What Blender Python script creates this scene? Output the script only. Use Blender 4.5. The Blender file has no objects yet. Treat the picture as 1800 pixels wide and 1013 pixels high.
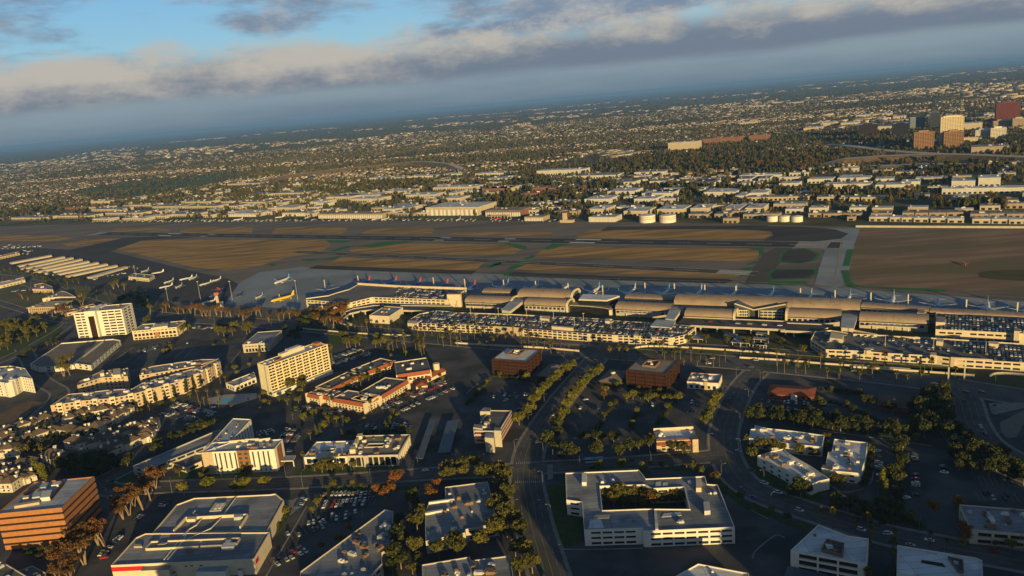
import bpy, math, random
import numpy as np
from math import sin, cos, radians, pi, sqrt, atan2, hypot
random.seed(7); rng = np.random.default_rng(11)
S = bpy.context.scene
COL = S.collection
# ------------------------------------------------------------------ camera
cam = bpy.data.cameras.new('camera'); cam.sensor_width = 36; cam.lens = 27.0
cam.clip_start = 1; cam.clip_end = 200000
co = bpy.data.objects.new('camera', cam); COL.objects.link(co)
from mathutils import Matrix, Vector
CAMH = 236.0
_p = radians(13.545); _r = radians(-5.05)
co.matrix_world = Matrix.Translation((0, 0, CAMH)) @ Matrix.Rotation(pi/2 - _p, 4, 'X') @ Matrix.Rotation(_r, 4, 'Z')
S.camera = co
# ------------------------------------------------------------------ exposure
S.view_settings.view_transform = 'Standard'; S.view_settings.look = 'None'
S.view_settings.gamma = 1; S.view_settings.use_curve_mapping = False
S.view_settings.exposure = 0.65
S.cycles.max_bounces = 5; S.cycles.diffuse_bounces = 2; S.cycles.glossy_bounces = 2
S.cycles.transmission_bounces = 2; S.cycles.transparent_max_bounces = 8; S.cycles.volume_bounces = 0
S.cycles.use_denoising = True
# ------------------------------------------------------------------ sun
SUN_EL = radians(7.5); SUN_AZ = radians(165)          # azimuth measured from +Y towards +X
sl = bpy.data.lights.new('sun', 'SUN'); sl.energy = 5.0; sl.angle = radians(0.55); sl.color = (1.0, 0.70, 0.27)
so = bpy.data.objects.new('sun', sl); COL.objects.link(so)
sd = Vector((sin(SUN_AZ)*cos(SUN_EL), cos(SUN_AZ)*cos(SUN_EL), sin(SUN_EL)))
so.rotation_euler = sd.to_track_quat('Z', 'Y').to_euler(); so.location = sd*1000
# ------------------------------------------------------------------ world: clear sky above a bank of low cloud
world = bpy.data.worlds.new('World'); S.world = world; world.use_nodes = True
nt = world.node_tree; N = nt.nodes; L = nt.links; N.clear()
def wn(t, **k):
    n = N.new(t)
    for a, b in k.items(): setattr(n, a, b)
    return n
def wmath(op, a, b=None, c=None, clamp=False):
    n = N.new('ShaderNodeMath'); n.operation = op; n.use_clamp = clamp
    for i, v in enumerate((a, b, c)):
        if v is None: continue
        if isinstance(v, (int, float)): n.inputs[i].default_value = v
        else: L.new(v, n.inputs[i])
    return n.outputs[0]
def wstep(v, lo, hi):
    n = N.new('ShaderNodeMapRange'); n.interpolation_type = 'SMOOTHSTEP'
    for i, x in ((0, v), (1, lo), (2, hi)):
        if isinstance(x, (int, float)): n.inputs[i].default_value = x
        else: L.new(x, n.inputs[i])
    return n.outputs[0]
def wmix(f, a, b):
    n = N.new('ShaderNodeMix'); n.data_type = 'RGBA'
    for sock, v in ((n.inputs[0], f), (n.inputs[6], a), (n.inputs[7], b)):
        if isinstance(v, (int, float)): sock.default_value = v
        elif isinstance(v, tuple): sock.default_value = v + (1,)
        else: L.new(v, sock)
    return n.outputs[2]
SKY = 0.060
sky = wn('ShaderNodeTexSky', sky_type='NISHITA', sun_disc=False)
sky.sun_elevation = SUN_EL; sky.sun_rotation = SUN_AZ; sky.altitude = 200; sky.air_density = 1.0; sky.dust_density = 1.2; sky.ozone_density = 2.0
tc = wn('ShaderNodeTexCoord'); sep = wn('ShaderNodeSeparateXYZ'); L.new(tc.outputs['Generated'], sep.inputs[0])
el = wmath('MULTIPLY', wmath('ARCSINE', sep.outputs[2]), 180/pi)          # degrees above the horizon
az = wmath('MULTIPLY', wmath('ARCTAN2', sep.outputs[0], sep.outputs[1]), 180/pi)
def wnoise(sa, se, scale, detail, off, rough=0.55):
    cb = wn('ShaderNodeCombineXYZ')
    L.new(wmath('MULTIPLY', az, sa), cb.inputs[0]); L.new(wmath('MULTIPLY', el, se), cb.inputs[1]); cb.inputs[2].default_value = off
    n = wn('ShaderNodeTexNoise'); n.inputs['Scale'].default_value = scale; n.inputs['Detail'].default_value = detail; n.inputs['Roughness'].default_value = rough
    L.new(cb.outputs[0], n.inputs['Vector']); return n.outputs['Fac']
n_low = wnoise(0.045, 0.10, 1.0, 2, 3.1)           # broad changes along the bank
n_puff = wnoise(0.19, 0.40, 1.0, 9, 0.0, 0.66)        # puffs
n_fine = wnoise(0.09, 0.60, 1.0, 6, 8.3, 0.6)        # streaks
n_hi = wnoise(0.085, 0.32, 1.0, 6, 33.7, 0.58)         # scattered higher patches
n_wide = wnoise(0.030, 0.16, 1.0, 3, 21.0)
bot = wmath('MULTIPLY_ADD', n_low, 1.4, 0.55)
bot = wmath('MULTIPLY_ADD', n_fine, 0.9, bot)
top = wmath('MULTIPLY_ADD', n_puff, 5.4, 2.1)
top = wmath('MULTIPLY_ADD', n_low, 1.0, top)
m_bank = wmath('MULTIPLY', wstep(el, bot, wmath('ADD', bot, 0.8)), wmath('SUBTRACT', 1.0, wstep(el, wmath('SUBTRACT', top, 1.3), wmath('ADD', top, 0.7))))
m_hi = wmath('MULTIPLY', wstep(n_hi, 0.43, 0.60), wmath('MULTIPLY', wstep(el, 3.6, 5.2), wmath('SUBTRACT', 1.0, wstep(el, 12.0, 30.0))))
# height inside the bank: dark flat base, lit upper part
hgt = wmath('DIVIDE', wmath('SUBTRACT', el, bot), 2.6)
lit = wmath('MULTIPLY_ADD', wmath('SUBTRACT', n_puff, 0.5), 2.7, hgt)
lit = wmath('SUBTRACT', lit, wmath('MULTIPLY', wmath('SUBTRACT', n_wide, 0.42), 2.4))
c_bank = wmix(wstep(lit, -0.1, 1.2), (1.75, 2.2, 2.9), (5.4, 5.0, 4.4))
c_hi = wmix(wstep(n_puff, 0.40, 0.68), (1.95, 2.5, 3.5), (4.6, 4.5, 4.5))
hz = wmath('MULTIPLY_ADD', wmath('SUBTRACT', n_fine, 0.5), 2.2, el)
haze_band = wmix(wstep(hz, -0.4, 2.2), (1.55, 2.25, 2.95), (2.6, 3.4, 3.9))
skyb = wmix(wstep(el, 2.0, 11.0), (3.7, 6.7, 8.1), (2.2, 5.4, 8.9))
base = wmix(wmath('MULTIPLY', wmath('SUBTRACT', 1.0, wstep(el, 9.0, 22.0)), 0.8), sky.outputs[0], skyb)
base = wmix(wstep(el, 2.4, 5.0), haze_band, base)
col = wmix(wmath('MULTIPLY', m_hi, 0.9), base, c_hi)
col = wmix(wmath('MULTIPLY', m_bank, 0.95), col, c_bank)
bg = wn('ShaderNodeBackground'); L.new(col, bg.inputs[0]); bg.inputs[1].default_value = SKY
ow = wn('ShaderNodeOutputWorld'); L.new(bg.outputs[0], ow.inputs[0])

# ------------------------------------------------------------------ materials
MATS = {}
def mat(name, c1, c2=None, scale=0.5, rough=0.8, detail=3, spec=0.3, metal=0.0, rnd=0.0, bump=0.0, lo=0.35, hi=0.65, kind='noise', c3=None, scale3=0.03, vec=(1,1,1), rot=0):
    """two-tone procedural surface: colour, grain and wear only"""
    if name in MATS: return MATS[name]
    m = bpy.data.materials.new(name); m.use_nodes = True
    n = m.node_tree.nodes; l = m.node_tree.links; b = n['Principled BSDF']
    b.inputs['Roughness'].default_value = rough; b.inputs['Metallic'].default_value = metal
    b.inputs['Specular IOR Level'].default_value = spec
    tcn = n.new('ShaderNodeTexCoord'); mp = n.new('ShaderNodeMapping'); mp.inputs['Scale'].default_value = vec; mp.inputs['Rotation'].default_value = (0,0,rot)
    l.new(tcn.outputs['Object'], mp.inputs[0])
    out = None
    if c2 is not None:
        t = n.new('ShaderNodeTexNoise') if kind == 'noise' else n.new('ShaderNodeTexVoronoi')
        t.inputs['Scale'].default_value = scale
        if kind == 'noise': t.inputs['Detail'].default_value = detail
        l.new(mp.outputs[0], t.inputs['Vector'])
        r = n.new('ShaderNodeMapRange'); r.inputs[1].default_value = lo; r.inputs[2].default_value = hi
        l.new(t.outputs['Fac'] if kind == 'noise' else t.outputs['Color'], r.inputs[0])
        mx = n.new('ShaderNodeMix'); mx.data_type = 'RGBA'
        mx.inputs[6].default_value = c1 + (1,); mx.inputs[7].default_value = c2 + (1,)
        l.new(r.outputs[0], mx.inputs[0]); out = mx.outputs[2]
        if c3 is not None:
            t3 = n.new('ShaderNodeTexNoise'); t3.inputs['Scale'].default_value = scale3; t3.inputs['Detail'].default_value = 5
            l.new(mp.outputs[0], t3.inputs['Vector'])
            r3 = n.new('ShaderNodeMapRange'); r3.inputs[1].default_value = 0.48; r3.inputs[2].default_value = 0.6
            l.new(t3.outputs['Fac'], r3.inputs[0])
            m3 = n.new('ShaderNodeMix'); m3.data_type = 'RGBA'; m3.inputs[7].default_value = c3 + (1,)
            l.new(r3.outputs[0], m3.inputs[0]); l.new(out, m3.inputs[6]); out = m3.outputs[2]
        if bump:
            bn = n.new('ShaderNodeBump'); bn.inputs['Strength'].default_value = bump; l.new(t.outputs[0], bn.inputs['Height']); l.new(bn.outputs[0], b.inputs['Normal'])
    if rnd:
        oi = n.new('ShaderNodeObjectInfo'); hs = n.new('ShaderNodeHueSaturation')
        mr = n.new('ShaderNodeMapRange'); mr.inputs[3].default_value = 1 - rnd; mr.inputs[4].default_value = 1 + rnd
        l.new(oi.outputs['Random'], mr.inputs[0]); l.new(mr.outputs[0], hs.inputs['Value'])
        mh = n.new('ShaderNodeMapRange'); mh.inputs[3].default_value = 0.5 + rnd*0.06; mh.inputs[4].default_value = 0.5 - rnd*0.06
        l.new(oi.outputs['Random'], mh.inputs[0]); l.new(mh.outputs[0], hs.inputs['Hue'])
        if out is not None: l.new(out, hs.inputs['Color'])
        else: hs.inputs['Color'].default_value = c1 + (1,)
        out = hs.outputs[0]
    if out is not None: l.new(out, b.inputs['Base Color'])
    else: b.inputs['Base Color'].default_value = c1 + (1,)
    MATS[name] = m; return m
def leafmat(name, c1, c2, rnd=0.25):
    m = mat(name, c1, c2, scale=0.6, rough=0.75, spec=0.2, rnd=rnd)
    n = m.node_tree.nodes; l = m.node_tree.links; b = n['Principled BSDF']; o = n['Material Output']
    src = b.inputs['Base Color'].links[0].from_socket
    tr = n.new('ShaderNodeBsdfTranslucent'); l.new(src, tr.inputs[0])
    mx = n.new('ShaderNodeMixShader'); mx.inputs[0].default_value = 0.25
    l.new(b.outputs[0], mx.inputs[1]); l.new(tr.outputs[0], mx.inputs[2]); l.new(mx.outputs[0], o.inputs[0])
    return m
def panelmat(name, c1, c2, c3, w=3.5, hgt=22.0, rough=0.85):
    """roofing felt laid in sheets: seams, patches and stains"""
    if name in MATS: return MATS[name]
    m = mat(name, c1, c2, scale=0.09, rough=rough, detail=6, c3=c3, scale3=0.05, lo=0.38, hi=0.62)
    n = m.node_tree.nodes; l = m.node_tree.links; b = n['Principled BSDF']
    src = b.inputs['Base Color'].links[0].from_socket
    tcn = n.new('ShaderNodeTexCoord'); br = n.new('ShaderNodeTexBrick')
    br.inputs['Scale'].default_value = 1.0; br.inputs['Brick Width'].default_value = hgt; br.inputs['Row Height'].default_value = w
    br.inputs['Mortar Size'].default_value = 0.13; br.offset = 0.0; br.squash = 1.0
    br.inputs['Color1'].default_value = (1, 1, 1, 1); br.inputs['Color2'].default_value = (0.80, 0.80, 0.82, 1); br.inputs['Mortar'].default_value = (0.45, 0.45, 0.45, 1)
    l.new(tcn.outputs['Object'], br.inputs['Vector'])
    mx = n.new('ShaderNodeMix'); mx.data_type = 'RGBA'; mx.blend_type = 'MULTIPLY'; mx.inputs[0].default_value = 1
    l.new(src, mx.inputs[6]); l.new(br.outputs[0], mx.inputs[7]); l.new(mx.outputs[2], b.inputs['Base Color'])
    return m
M_asph = mat('asphalt', (.046,.049,.058), (.086,.088,.097), scale=.05, detail=8, rough=.9, c3=(.032,.035,.043), scale3=.03)
M_road = mat('road_asphalt', (.075,.075,.081), (.105,.103,.106), scale=.1, detail=8, rough=.9, c3=(.058,.058,.065), scale3=.05)
M_walk = mat('pavement_concrete', (.17,.165,.155), (.24,.23,.21), scale=.25, detail=5, rough=.9)
M_lawn = mat('lawn', (.028,.055,.014), (.050,.080,.020), scale=.2, detail=6, rough=1)
M_soil = mat('bare_earth', (.11,.075,.045), (.16,.115,.07), scale=.08, detail=6, rough=1)
M_paint = mat('white_paint', (.36,.36,.35), (.22,.22,.22), scale=.6, rough=.8)
M_ypaint = mat('yellow_paint', (.42,.30,.06), (.30,.22,.06), scale=.6, rough=.8)
M_roofg = panelmat('grey_roofing', (.23,.25,.285), (.31,.33,.365), (.17,.187,.215))
M_roofd = panelmat('dark_roofing', (.12,.125,.135), (.16,.165,.175), (.095,.10,.11))
M_roofw = panelmat('white_roofing', (.58,.615,.66), (.68,.71,.75), (.44,.47,.52), w=5, hgt=16)
M_rooft = panelmat('tan_roofing', (.27,.23,.19), (.33,.285,.24), (.22,.19,.165))
M_roofb = panelmat('blue_white_roofing', (.36,.41,.49), (.46,.51,.58), (.27,.31,.38), w=4, hgt=14)
M_cream = mat('cream_stucco', (.50,.43,.31), (.56,.49,.37), scale=.3, detail=4)
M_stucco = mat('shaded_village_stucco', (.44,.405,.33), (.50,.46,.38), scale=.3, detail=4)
M_white = mat('white_stucco', (.56,.54,.48), (.62,.60,.54), scale=.3, detail=4)
M_tan = mat('tan_concrete', (.38,.30,.21), (.44,.355,.26), scale=.3, detail=4)
M_conc = mat('precast_concrete', (.36,.335,.29), (.43,.40,.345), scale=.2, detail=5)
M_grey = mat('grey_concrete', (.28,.28,.28), (.35,.35,.35), scale=.2, detail=5)
M_orange = mat('orange_brick', (.27,.12,.048), (.33,.15,.062), scale=.5, detail=5)
M_brown = mat('brown_cladding', (.036,.016,.010), (.050,.022,.013), scale=.3, rough=.45)
M_maroon = mat('maroon_panel', (.13,.03,.025), (.17,.045,.035), scale=.3)
M_brick = mat('red_brick', (.20,.055,.03), (.27,.085,.05), scale=1.2)
M_terra = mat('terracotta_tile', (.20,.055,.024), (.30,.095,.042), scale=1.5, detail=5, rough=.85)
M_shingle = mat('brown_shingle', (.085,.065,.05), (.13,.10,.08), scale=.8, detail=5, rough=.95)
M_glass = mat('dark_glass', (.018,.020,.024), rough=.12, spec=.6)
M_glassb = mat('brown_glass', (.030,.016,.010), rough=.15, spec=.6)
M_glassg = mat('grey_glass', (.05,.06,.06), rough=.15, spec=.6)
M_metal = mat('grey_metal', (.38,.39,.40), (.46,.47,.48), scale=.5, rough=.5, metal=.2)
M_pole = mat('lamp_post_grey', (.16,.165,.17), rough=.6)
M_duct = mat('pale_duct', (.62,.61,.58), (.52,.51,.49), scale=.8, rough=.6)
M_rust = mat('rust_panel', (.20,.13,.09), (.15,.095,.065), scale=.6)
M_vault = mat('tan_metal_roof', (.27,.205,.155), (.31,.24,.185), scale=.06, rough=.55, detail=4, c3=(.24,.185,.14), scale3=.12)
M_bluemetal = mat('blue_grey_metal_roof', (.05,.078,.115), (.068,.097,.14), scale=.1, rough=.5)
M_bark = mat('pale_bark', (.26,.19,.125), (.17,.12,.08), scale=1.5, rough=.9)
M_palmbark = mat('palm_bark', (.15,.11,.075), (.10,.075,.05), scale=2, rough=.95)
M_pav = mat('pavilion_shingle', (.15,.125,.11), (.21,.18,.16), scale=.6, rough=.9)
M_rpaint = mat('runway_paint', (.72,.72,.70), (.55,.55,.54), scale=.3, rough=.8)
M_red = mat('red_sign', (.42,.012,.02), rough=.6)
M_pool = mat('pool_water', (.02,.32,.46), (.03,.38,.52), scale=.5, rough=.05, spec=.6)
M_tyreshade = mat('tyre_and_shade_black', (.012,.012,.012), rough=.8)  # tyres, and the black shade put in garage openings and roof slot
L_green = leafmat('street_tree_leaves', (.10,.105,.014), (.16,.15,.02))
L_dark = leafmat('dark_leaves', (.034,.044,.012), (.065,.072,.016))
L_olive = leafmat('olive_leaves', (.075,.075,.016), (.125,.115,.022))
L_rust = leafmat('rusty_gum_leaves', (.11,.055,.014), (.17,.09,.022))
L_palm = leafmat('palm_fronds', (.10,.095,.020), (.17,.14,.026))
M_towerbrown = mat('brown_tower_stone', (.24,.14,.075), (.29,.175,.10), scale=.3)
M_bay = mat('brown_bay_panel', (.19,.085,.038), (.24,.11,.05), scale=.4)
M_hotel = mat('yellow_cream_stucco', (.58,.51,.33), (.64,.57,.39), scale=.3, detail=4)
L_orange = leafmat('orange_leaves', (.15,.065,.012), (.22,.10,.018))
# ------------------------------------------------------------------ mesh building
class MB:
    def __init__(s): s.v = []; s.f = []; s.m = []; s.uv = None
    def face(s, pts, m=0):
        i = len(s.v); s.v.extend(pts); s.f.append(tuple(range(i, i+len(pts)))); s.m.append(m)
    def box(s, x0, y0, z0, x1, y1, z1, m=0, bottom=True):
        i = len(s.v)
        s.v += [(x0,y0,z0),(x1,y0,z0),(x1,y1,z0),(x0,y1,z0),(x0,y0,z1),(x1,y0,z1),(x1,y1,z1),(x0,y1,z1)]
        fs = [(4,5,6,7),(0,1,5,4),(1,2,6,5),(2,3,7,6),(3,0,4,7)] + ([(3,2,1,0)] if bottom else [])
        for q in fs: s.f.append(tuple(i+k for k in q)); s.m.append(m)
    def obox(s, c, ux, lx, ly, z0, z1, m=0):
        """box centred at c (x,y), unit axis ux along its length"""
        vx = (-ux[1], ux[0]); P = []
        for z in (z0, z1):
            for a, b in ((-1,-1),(1,-1),(1,1),(-1,1)):
                P.append((c[0]+ux[0]*lx*a/2+vx[0]*ly*b/2, c[1]+ux[1]*lx*a/2+vx[1]*ly*b/2, z))
        i = len(s.v); s.v += P
        for q in ((4,5,6,7),(0,1,5,4),(1,2,6,5),(2,3,7,6),(3,0,4,7),(3,2,1,0)): s.f.append(tuple(i+k for k in q)); s.m.append(m)
    def prism(s, poly, z0, z1, m=0, mtop=None, cap=True, floor=False):
        n = len(poly); i = len(s.v)
        s.v += [(p[0],p[1],z0) for p in poly] + [(p[0],p[1],z1) for p in poly]
        for k in range(n):
            s.f.append((i+k, i+(k+1)%n, i+n+(k+1)%n, i+n+k)); s.m.append(m)
        if cap: s.f.append(tuple(i+n+k for k in range(n))); s.m.append(m if mtop is None else mtop)
        if floor: s.f.append(tuple(i+n-1-k for k in range(n))); s.m.append(m)
    def tube(s, pts, rad, seg=6, m=0, cap=True):
        """swept tube through pts with radius per point"""
        i0 = len(s.v); n = len(pts)
        for k, p in enumerate(pts):
            a = Vector(pts[max(k-1,0)]); b = Vector(pts[min(k+1,n-1)]); d = (b-a).normalized()
            u = d.cross(Vector((0,0,1)) if abs(d.z) < .95 else Vector((1,0,0))).normalized(); w = d.cross(u)
            r = rad[k] if isinstance(rad, (list,tuple)) else rad
            for q in range(seg):
                t = 2*pi*q/seg; c = Vector(p)+u*(cos(t)*r)+w*(sin(t)*r); s.v.append(tuple(c))
        for k in range(n-1):
            for q in range(seg):
                s.f.append((i0+k*seg+q, i0+(k+1)*seg+q, i0+(k+1)*seg+(q+1)%seg, i0+k*seg+(q+1)%seg)); s.m.append(m)
        if cap:
            s.f.append(tuple(i0+q for q in range(seg))); s.m.append(m)
            s.f.append(tuple(i0+(n-1)*seg+seg-1-q for q in range(seg))); s.m.append(m)
    def mesh(s, name, mats):
        me = bpy.data.meshes.new(name); me.from_pydata(s.v, [], s.f)
        for x in (mats if isinstance(mats, (list,tuple)) else [mats]): me.materials.append(x)
        if any(s.m): me.polygons.foreach_set('material_index', s.m)
        me.update(); return me
    def build(s, name, mats, parent=None, loc=(0,0,0), rz=0, smooth=False):
        me = s.mesh(name, mats)
        if smooth: me.polygons.foreach_set('use_smooth', [True]*len(me.polygons))
        return put(name, me, parent, loc, rz)
def put(name, me, parent=None, loc=(0,0,0), rz=0, sc=None):
    o = bpy.data.objects.new(name, me); COL.objects.link(o); o.location = loc; o.rotation_euler = (0,0,rz)
    if sc is not None: o.scale = sc if isinstance(sc, (tuple,list)) else (sc,sc,sc)
    if parent is not None: o.parent = parent
    return o
def tag(o, label, cat, group=None):
    o['label'] = label; o['category'] = cat
    if group: o['group'] = group
    return o
def thing(name, label, cat, loc=(0,0,0), rz=0, group=None, sc=None):
    return tag(put(name, None, None, loc, rz, sc), label, cat, group)
ORD = ('first second third fourth fifth sixth seventh eighth ninth tenth eleventh twelfth thirteenth fourteenth fifteenth sixteenth seventeenth eighteenth nineteenth twentieth '
       'twenty-first twenty-second twenty-third twenty-fourth twenty-fifth twenty-sixth').split()
def scr(p):
    """left-to-right order as seen from the helicopter"""
    c_ = p[1]*cos(_p)+CAMH*sin(_p); b_ = (p[1]*sin(_p)-CAMH*cos(_p))/c_; return p[0]/c_*cos(_r)+b_*sin(_r)
def ordinals(pts):
    o = sorted(range(len(pts)), key=lambda i: scr(pts[i])); return {i: ORD[k] for k, i in enumerate(o)} if len(pts) <= 26 else {}
def struct(o, kind='structure'): o['kind'] = kind; return o
# ------------------------------------------------------------------ plan geometry
def area2(p): return sum(p[i][0]*p[(i+1)%len(p)][1]-p[(i+1)%len(p)][0]*p[i][1] for i in range(len(p)))
def ccw(p): return list(p) if area2(p) > 0 else list(p)[::-1]
def cen(p): return (sum(q[0] for q in p)/len(p), sum(q[1] for q in p)/len(p))
def RECT(t):
    """rectangle from front edge A-B and any point C on the back edge"""
    A, B, C = t; dx, dy = B[0]-A[0], B[1]-A[1]; l = hypot(dx, dy); ux, uy = dx/l, dy/l; nx, ny = -uy, ux
    d = (C[0]-A[0])*nx+(C[1]-A[1])*ny
    return ccw([A, B, (B[0]+nx*d, B[1]+ny*d), (A[0]+nx*d, A[1]+ny*d)])
def inset(poly, t):
    p = ccw(poly); n = len(p); out = []
    for i in range(n):
        a, b, c = p[i-1], p[i], p[(i+1)%n]
        d1 = (b[0]-a[0], b[1]-a[1]); d2 = (c[0]-b[0], c[1]-b[1]); l1 = hypot(*d1) or 1; l2 = hypot(*d2) or 1
        n1 = (-d1[1]/l1, d1[0]/l1); n2 = (-d2[1]/l2, d2[0]/l2)
        k = 1+n1[0]*n2[0]+n1[1]*n2[1]
        if k < .25: k = .25
        out.append((b[0]+(n1[0]+n2[0])*t/k, b[1]+(n1[1]+n2[1])*t/k))
    return out
def inside(pt, poly):
    x, y = pt; c = False; n = len(poly); j = n-1
    for i in range(n):
        xi, yi = poly[i]; xj, yj = poly[j]
        if (yi > y) != (yj > y) and x < (xj-xi)*(y-yi)/(yj-yi)+xi: c = not c
        j = i
    return c
def bbox(p): return min(q[0] for q in p), min(q[1] for q in p), max(q[0] for q in p), max(q[1] for q in p)
def smooth_path(pts, k=8):
    out = []; n = len(pts)
    for i in range(n-1):
        p0 = pts[max(i-1,0)]; p1 = pts[i]; p2 = pts[i+1]; p3 = pts[min(i+2,n-1)]
        for j in range(k):
            t = j/k
            out.append(tuple(.5*((2*p1[a])+(-p0[a]+p2[a])*t+(2*p0[a]-5*p1[a]+4*p2[a]-p3[a])*t*t+(-p0[a]+3*p1[a]-3*p2[a]+p3[a])*t**3) for a in (0,1)))
    out.append(pts[-1]); return out
def offset_path(pts, d):
    out = []; n = len(pts)
    for i in range(n):
        a = pts[max(i-1,0)]; b = pts[min(i+1,n-1)]; dx, dy = b[0]-a[0], b[1]-a[1]; l = hypot(dx,dy) or 1
        out.append((pts[i][0]-dy/l*d, pts[i][1]+dx/l*d))
    return out
def strip(mb, pts, d0, d1, z0, z1=None, m=0):
    """ribbon between two offsets of a path; z1 gives it thickness"""
    A = offset_path(pts, d0); B = offset_path(pts, d1)
    for i in range(len(pts)-1):
        q = [A[i], A[i+1], B[i+1], B[i]]
        if area2(q) < 0: q = q[::-1]
        if z1 is None: mb.face([(x,y,z0) for x,y in q], m)
        else: mb.prism(q, z0, z1, m)
def sheet(name, poly, z, m):
    mb = MB(); mb.face([(x,y,z) for x,y in ccw(poly)]); return struct(mb.build(name, m))
# ------------------------------------------------------------------ buildings
FOOT = []          # building footprints, so that trees and cars stay outside
def blocked(x, y, pad=1.0):
    for p, hs, b in FOOT:
        if b[0]-pad < x < b[2]+pad and b[1]-pad < y < b[3]+pad and inside((x,y), p) and not any(inside((x,y), h) for h in hs): return True
    return False
PANES = {}
def pane(w, h, m, parent, x, y, z, rz, name='window'):
    k = (round(w,1), round(h,1), m.name)
    if k not in PANES:
        b = MB(); W_, H_ = k[0], k[1]
        b.box(-W_/2+.0, -.04, .0, W_/2, .04, H_)
        PANES[k] = b.mesh('window', m)
    return put(name, PANES[k], parent, (x,y,z), rz)
def facade(mb, P, Q, z0, z1, cols, rows, dep, m=0):
    """one wall face with recessed openings; outward normal is to the right of P->Q"""
    L_ = hypot(Q[0]-P[0], Q[1]-P[1]); u = ((Q[0]-P[0])/L_, (Q[1]-P[1])/L_); nrm = (u[1], -u[0])
    us = sorted(set([0, L_]+[round(c,3) for ab in cols for c in ab])); zs = sorted(set([z0, z1]+[c for ab in rows for c in ab]))
    def pt(a, z, d=0): return (P[0]+u[0]*a-nrm[0]*d, P[1]+u[1]*a-nrm[1]*d, z)
    co_ = [tuple(round(c,3) for c in ab) for ab in cols]
    if not co_ or not rows: us = [0, L_]; zs = [z0, z1]
    for i in range(len(us)-1):
        um = (us[i]+us[i+1])/2; inc = any(a < um < b for a, b in co_)
        if not inc:
            mb.face([pt(us[i],z0), pt(us[i+1],z0), pt(us[i+1],z1), pt(us[i],z1)], m); continue
        for j in range(len(zs)-1):
            zm = (zs[j]+zs[j+1])/2; a, b, c, d = us[i], us[i+1], zs[j], zs[j+1]
            if any(r0 < zm < r1 for r0, r1 in rows):
                mb.face([pt(a,c), pt(b,c), pt(b,c,dep), pt(a,c,dep)], m)
                mb.face([pt(a,d,dep), pt(b,d,dep), pt(b,d), pt(a,d)], m)
                mb.face([pt(a,c), pt(a,c,dep), pt(a,d,dep), pt(a,d)], m)
                mb.face([pt(b,c,dep), pt(b,c), pt(b,d), pt(b,d,dep)], m)
            else: mb.face([pt(a,c), pt(b,c), pt(b,d), pt(a,d)], m)
def columns(L_, bay, w, margin=1.0):
    n = int((L_-2*margin)/bay)
    if n < 1: return []
    s = (L_-n*bay)/2
    return [(s+bay*i+(bay-w)/2, s+bay*i+(bay+w)/2) for i in range(n)]
UNITS = []
def unit_meshes():
    for k, (a, b, c) in enumerate(((3,2,1.4),(2,2,1.1),(4.5,2.2,1.8),(1.2,1.2,.8),(6,2.4,1.6))):
        mb = MB(); mb.box(-a/2,-b/2,.25,a/2,b/2,c); mb.box(-a/2+.2,-b/2+.2,0,a/2-.2,b/2-.2,.25)
        mb.box(-a/2+.3,-b/2+.3,c,-a/2+.3+min(a,1.6)*.6,b/2-.3,c+.3); mb.box(a/2,-b*.25,.3,a/2+.8,b*.25,c*.6)
        for mm, nm in ((M_metal,'metal'),(M_duct,'pale'),(M_rust,'rust')): UNITS.append(mb.mesh('roof_unit_'+nm, mm))
unit_meshes()
def roof_units(root, poly, z, n, rs, o=(0,0), rz=0, only=None):
    x0,y0,x1,y1 = bbox(poly); k = 0; tries = 0; pin = inset(poly, 2.5)
    while k < n and tries < n*30:
        tries += 1; p = (rs.uniform(x0,x1), rs.uniform(y0,y1))
        if inside(p, pin):
            put('roof_unit', rs.choice(UNITS[:9] if only is None else only), root, (p[0]-o[0], p[1]-o[1], z), rz+rs.choice((0,pi/2))); k += 1
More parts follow.
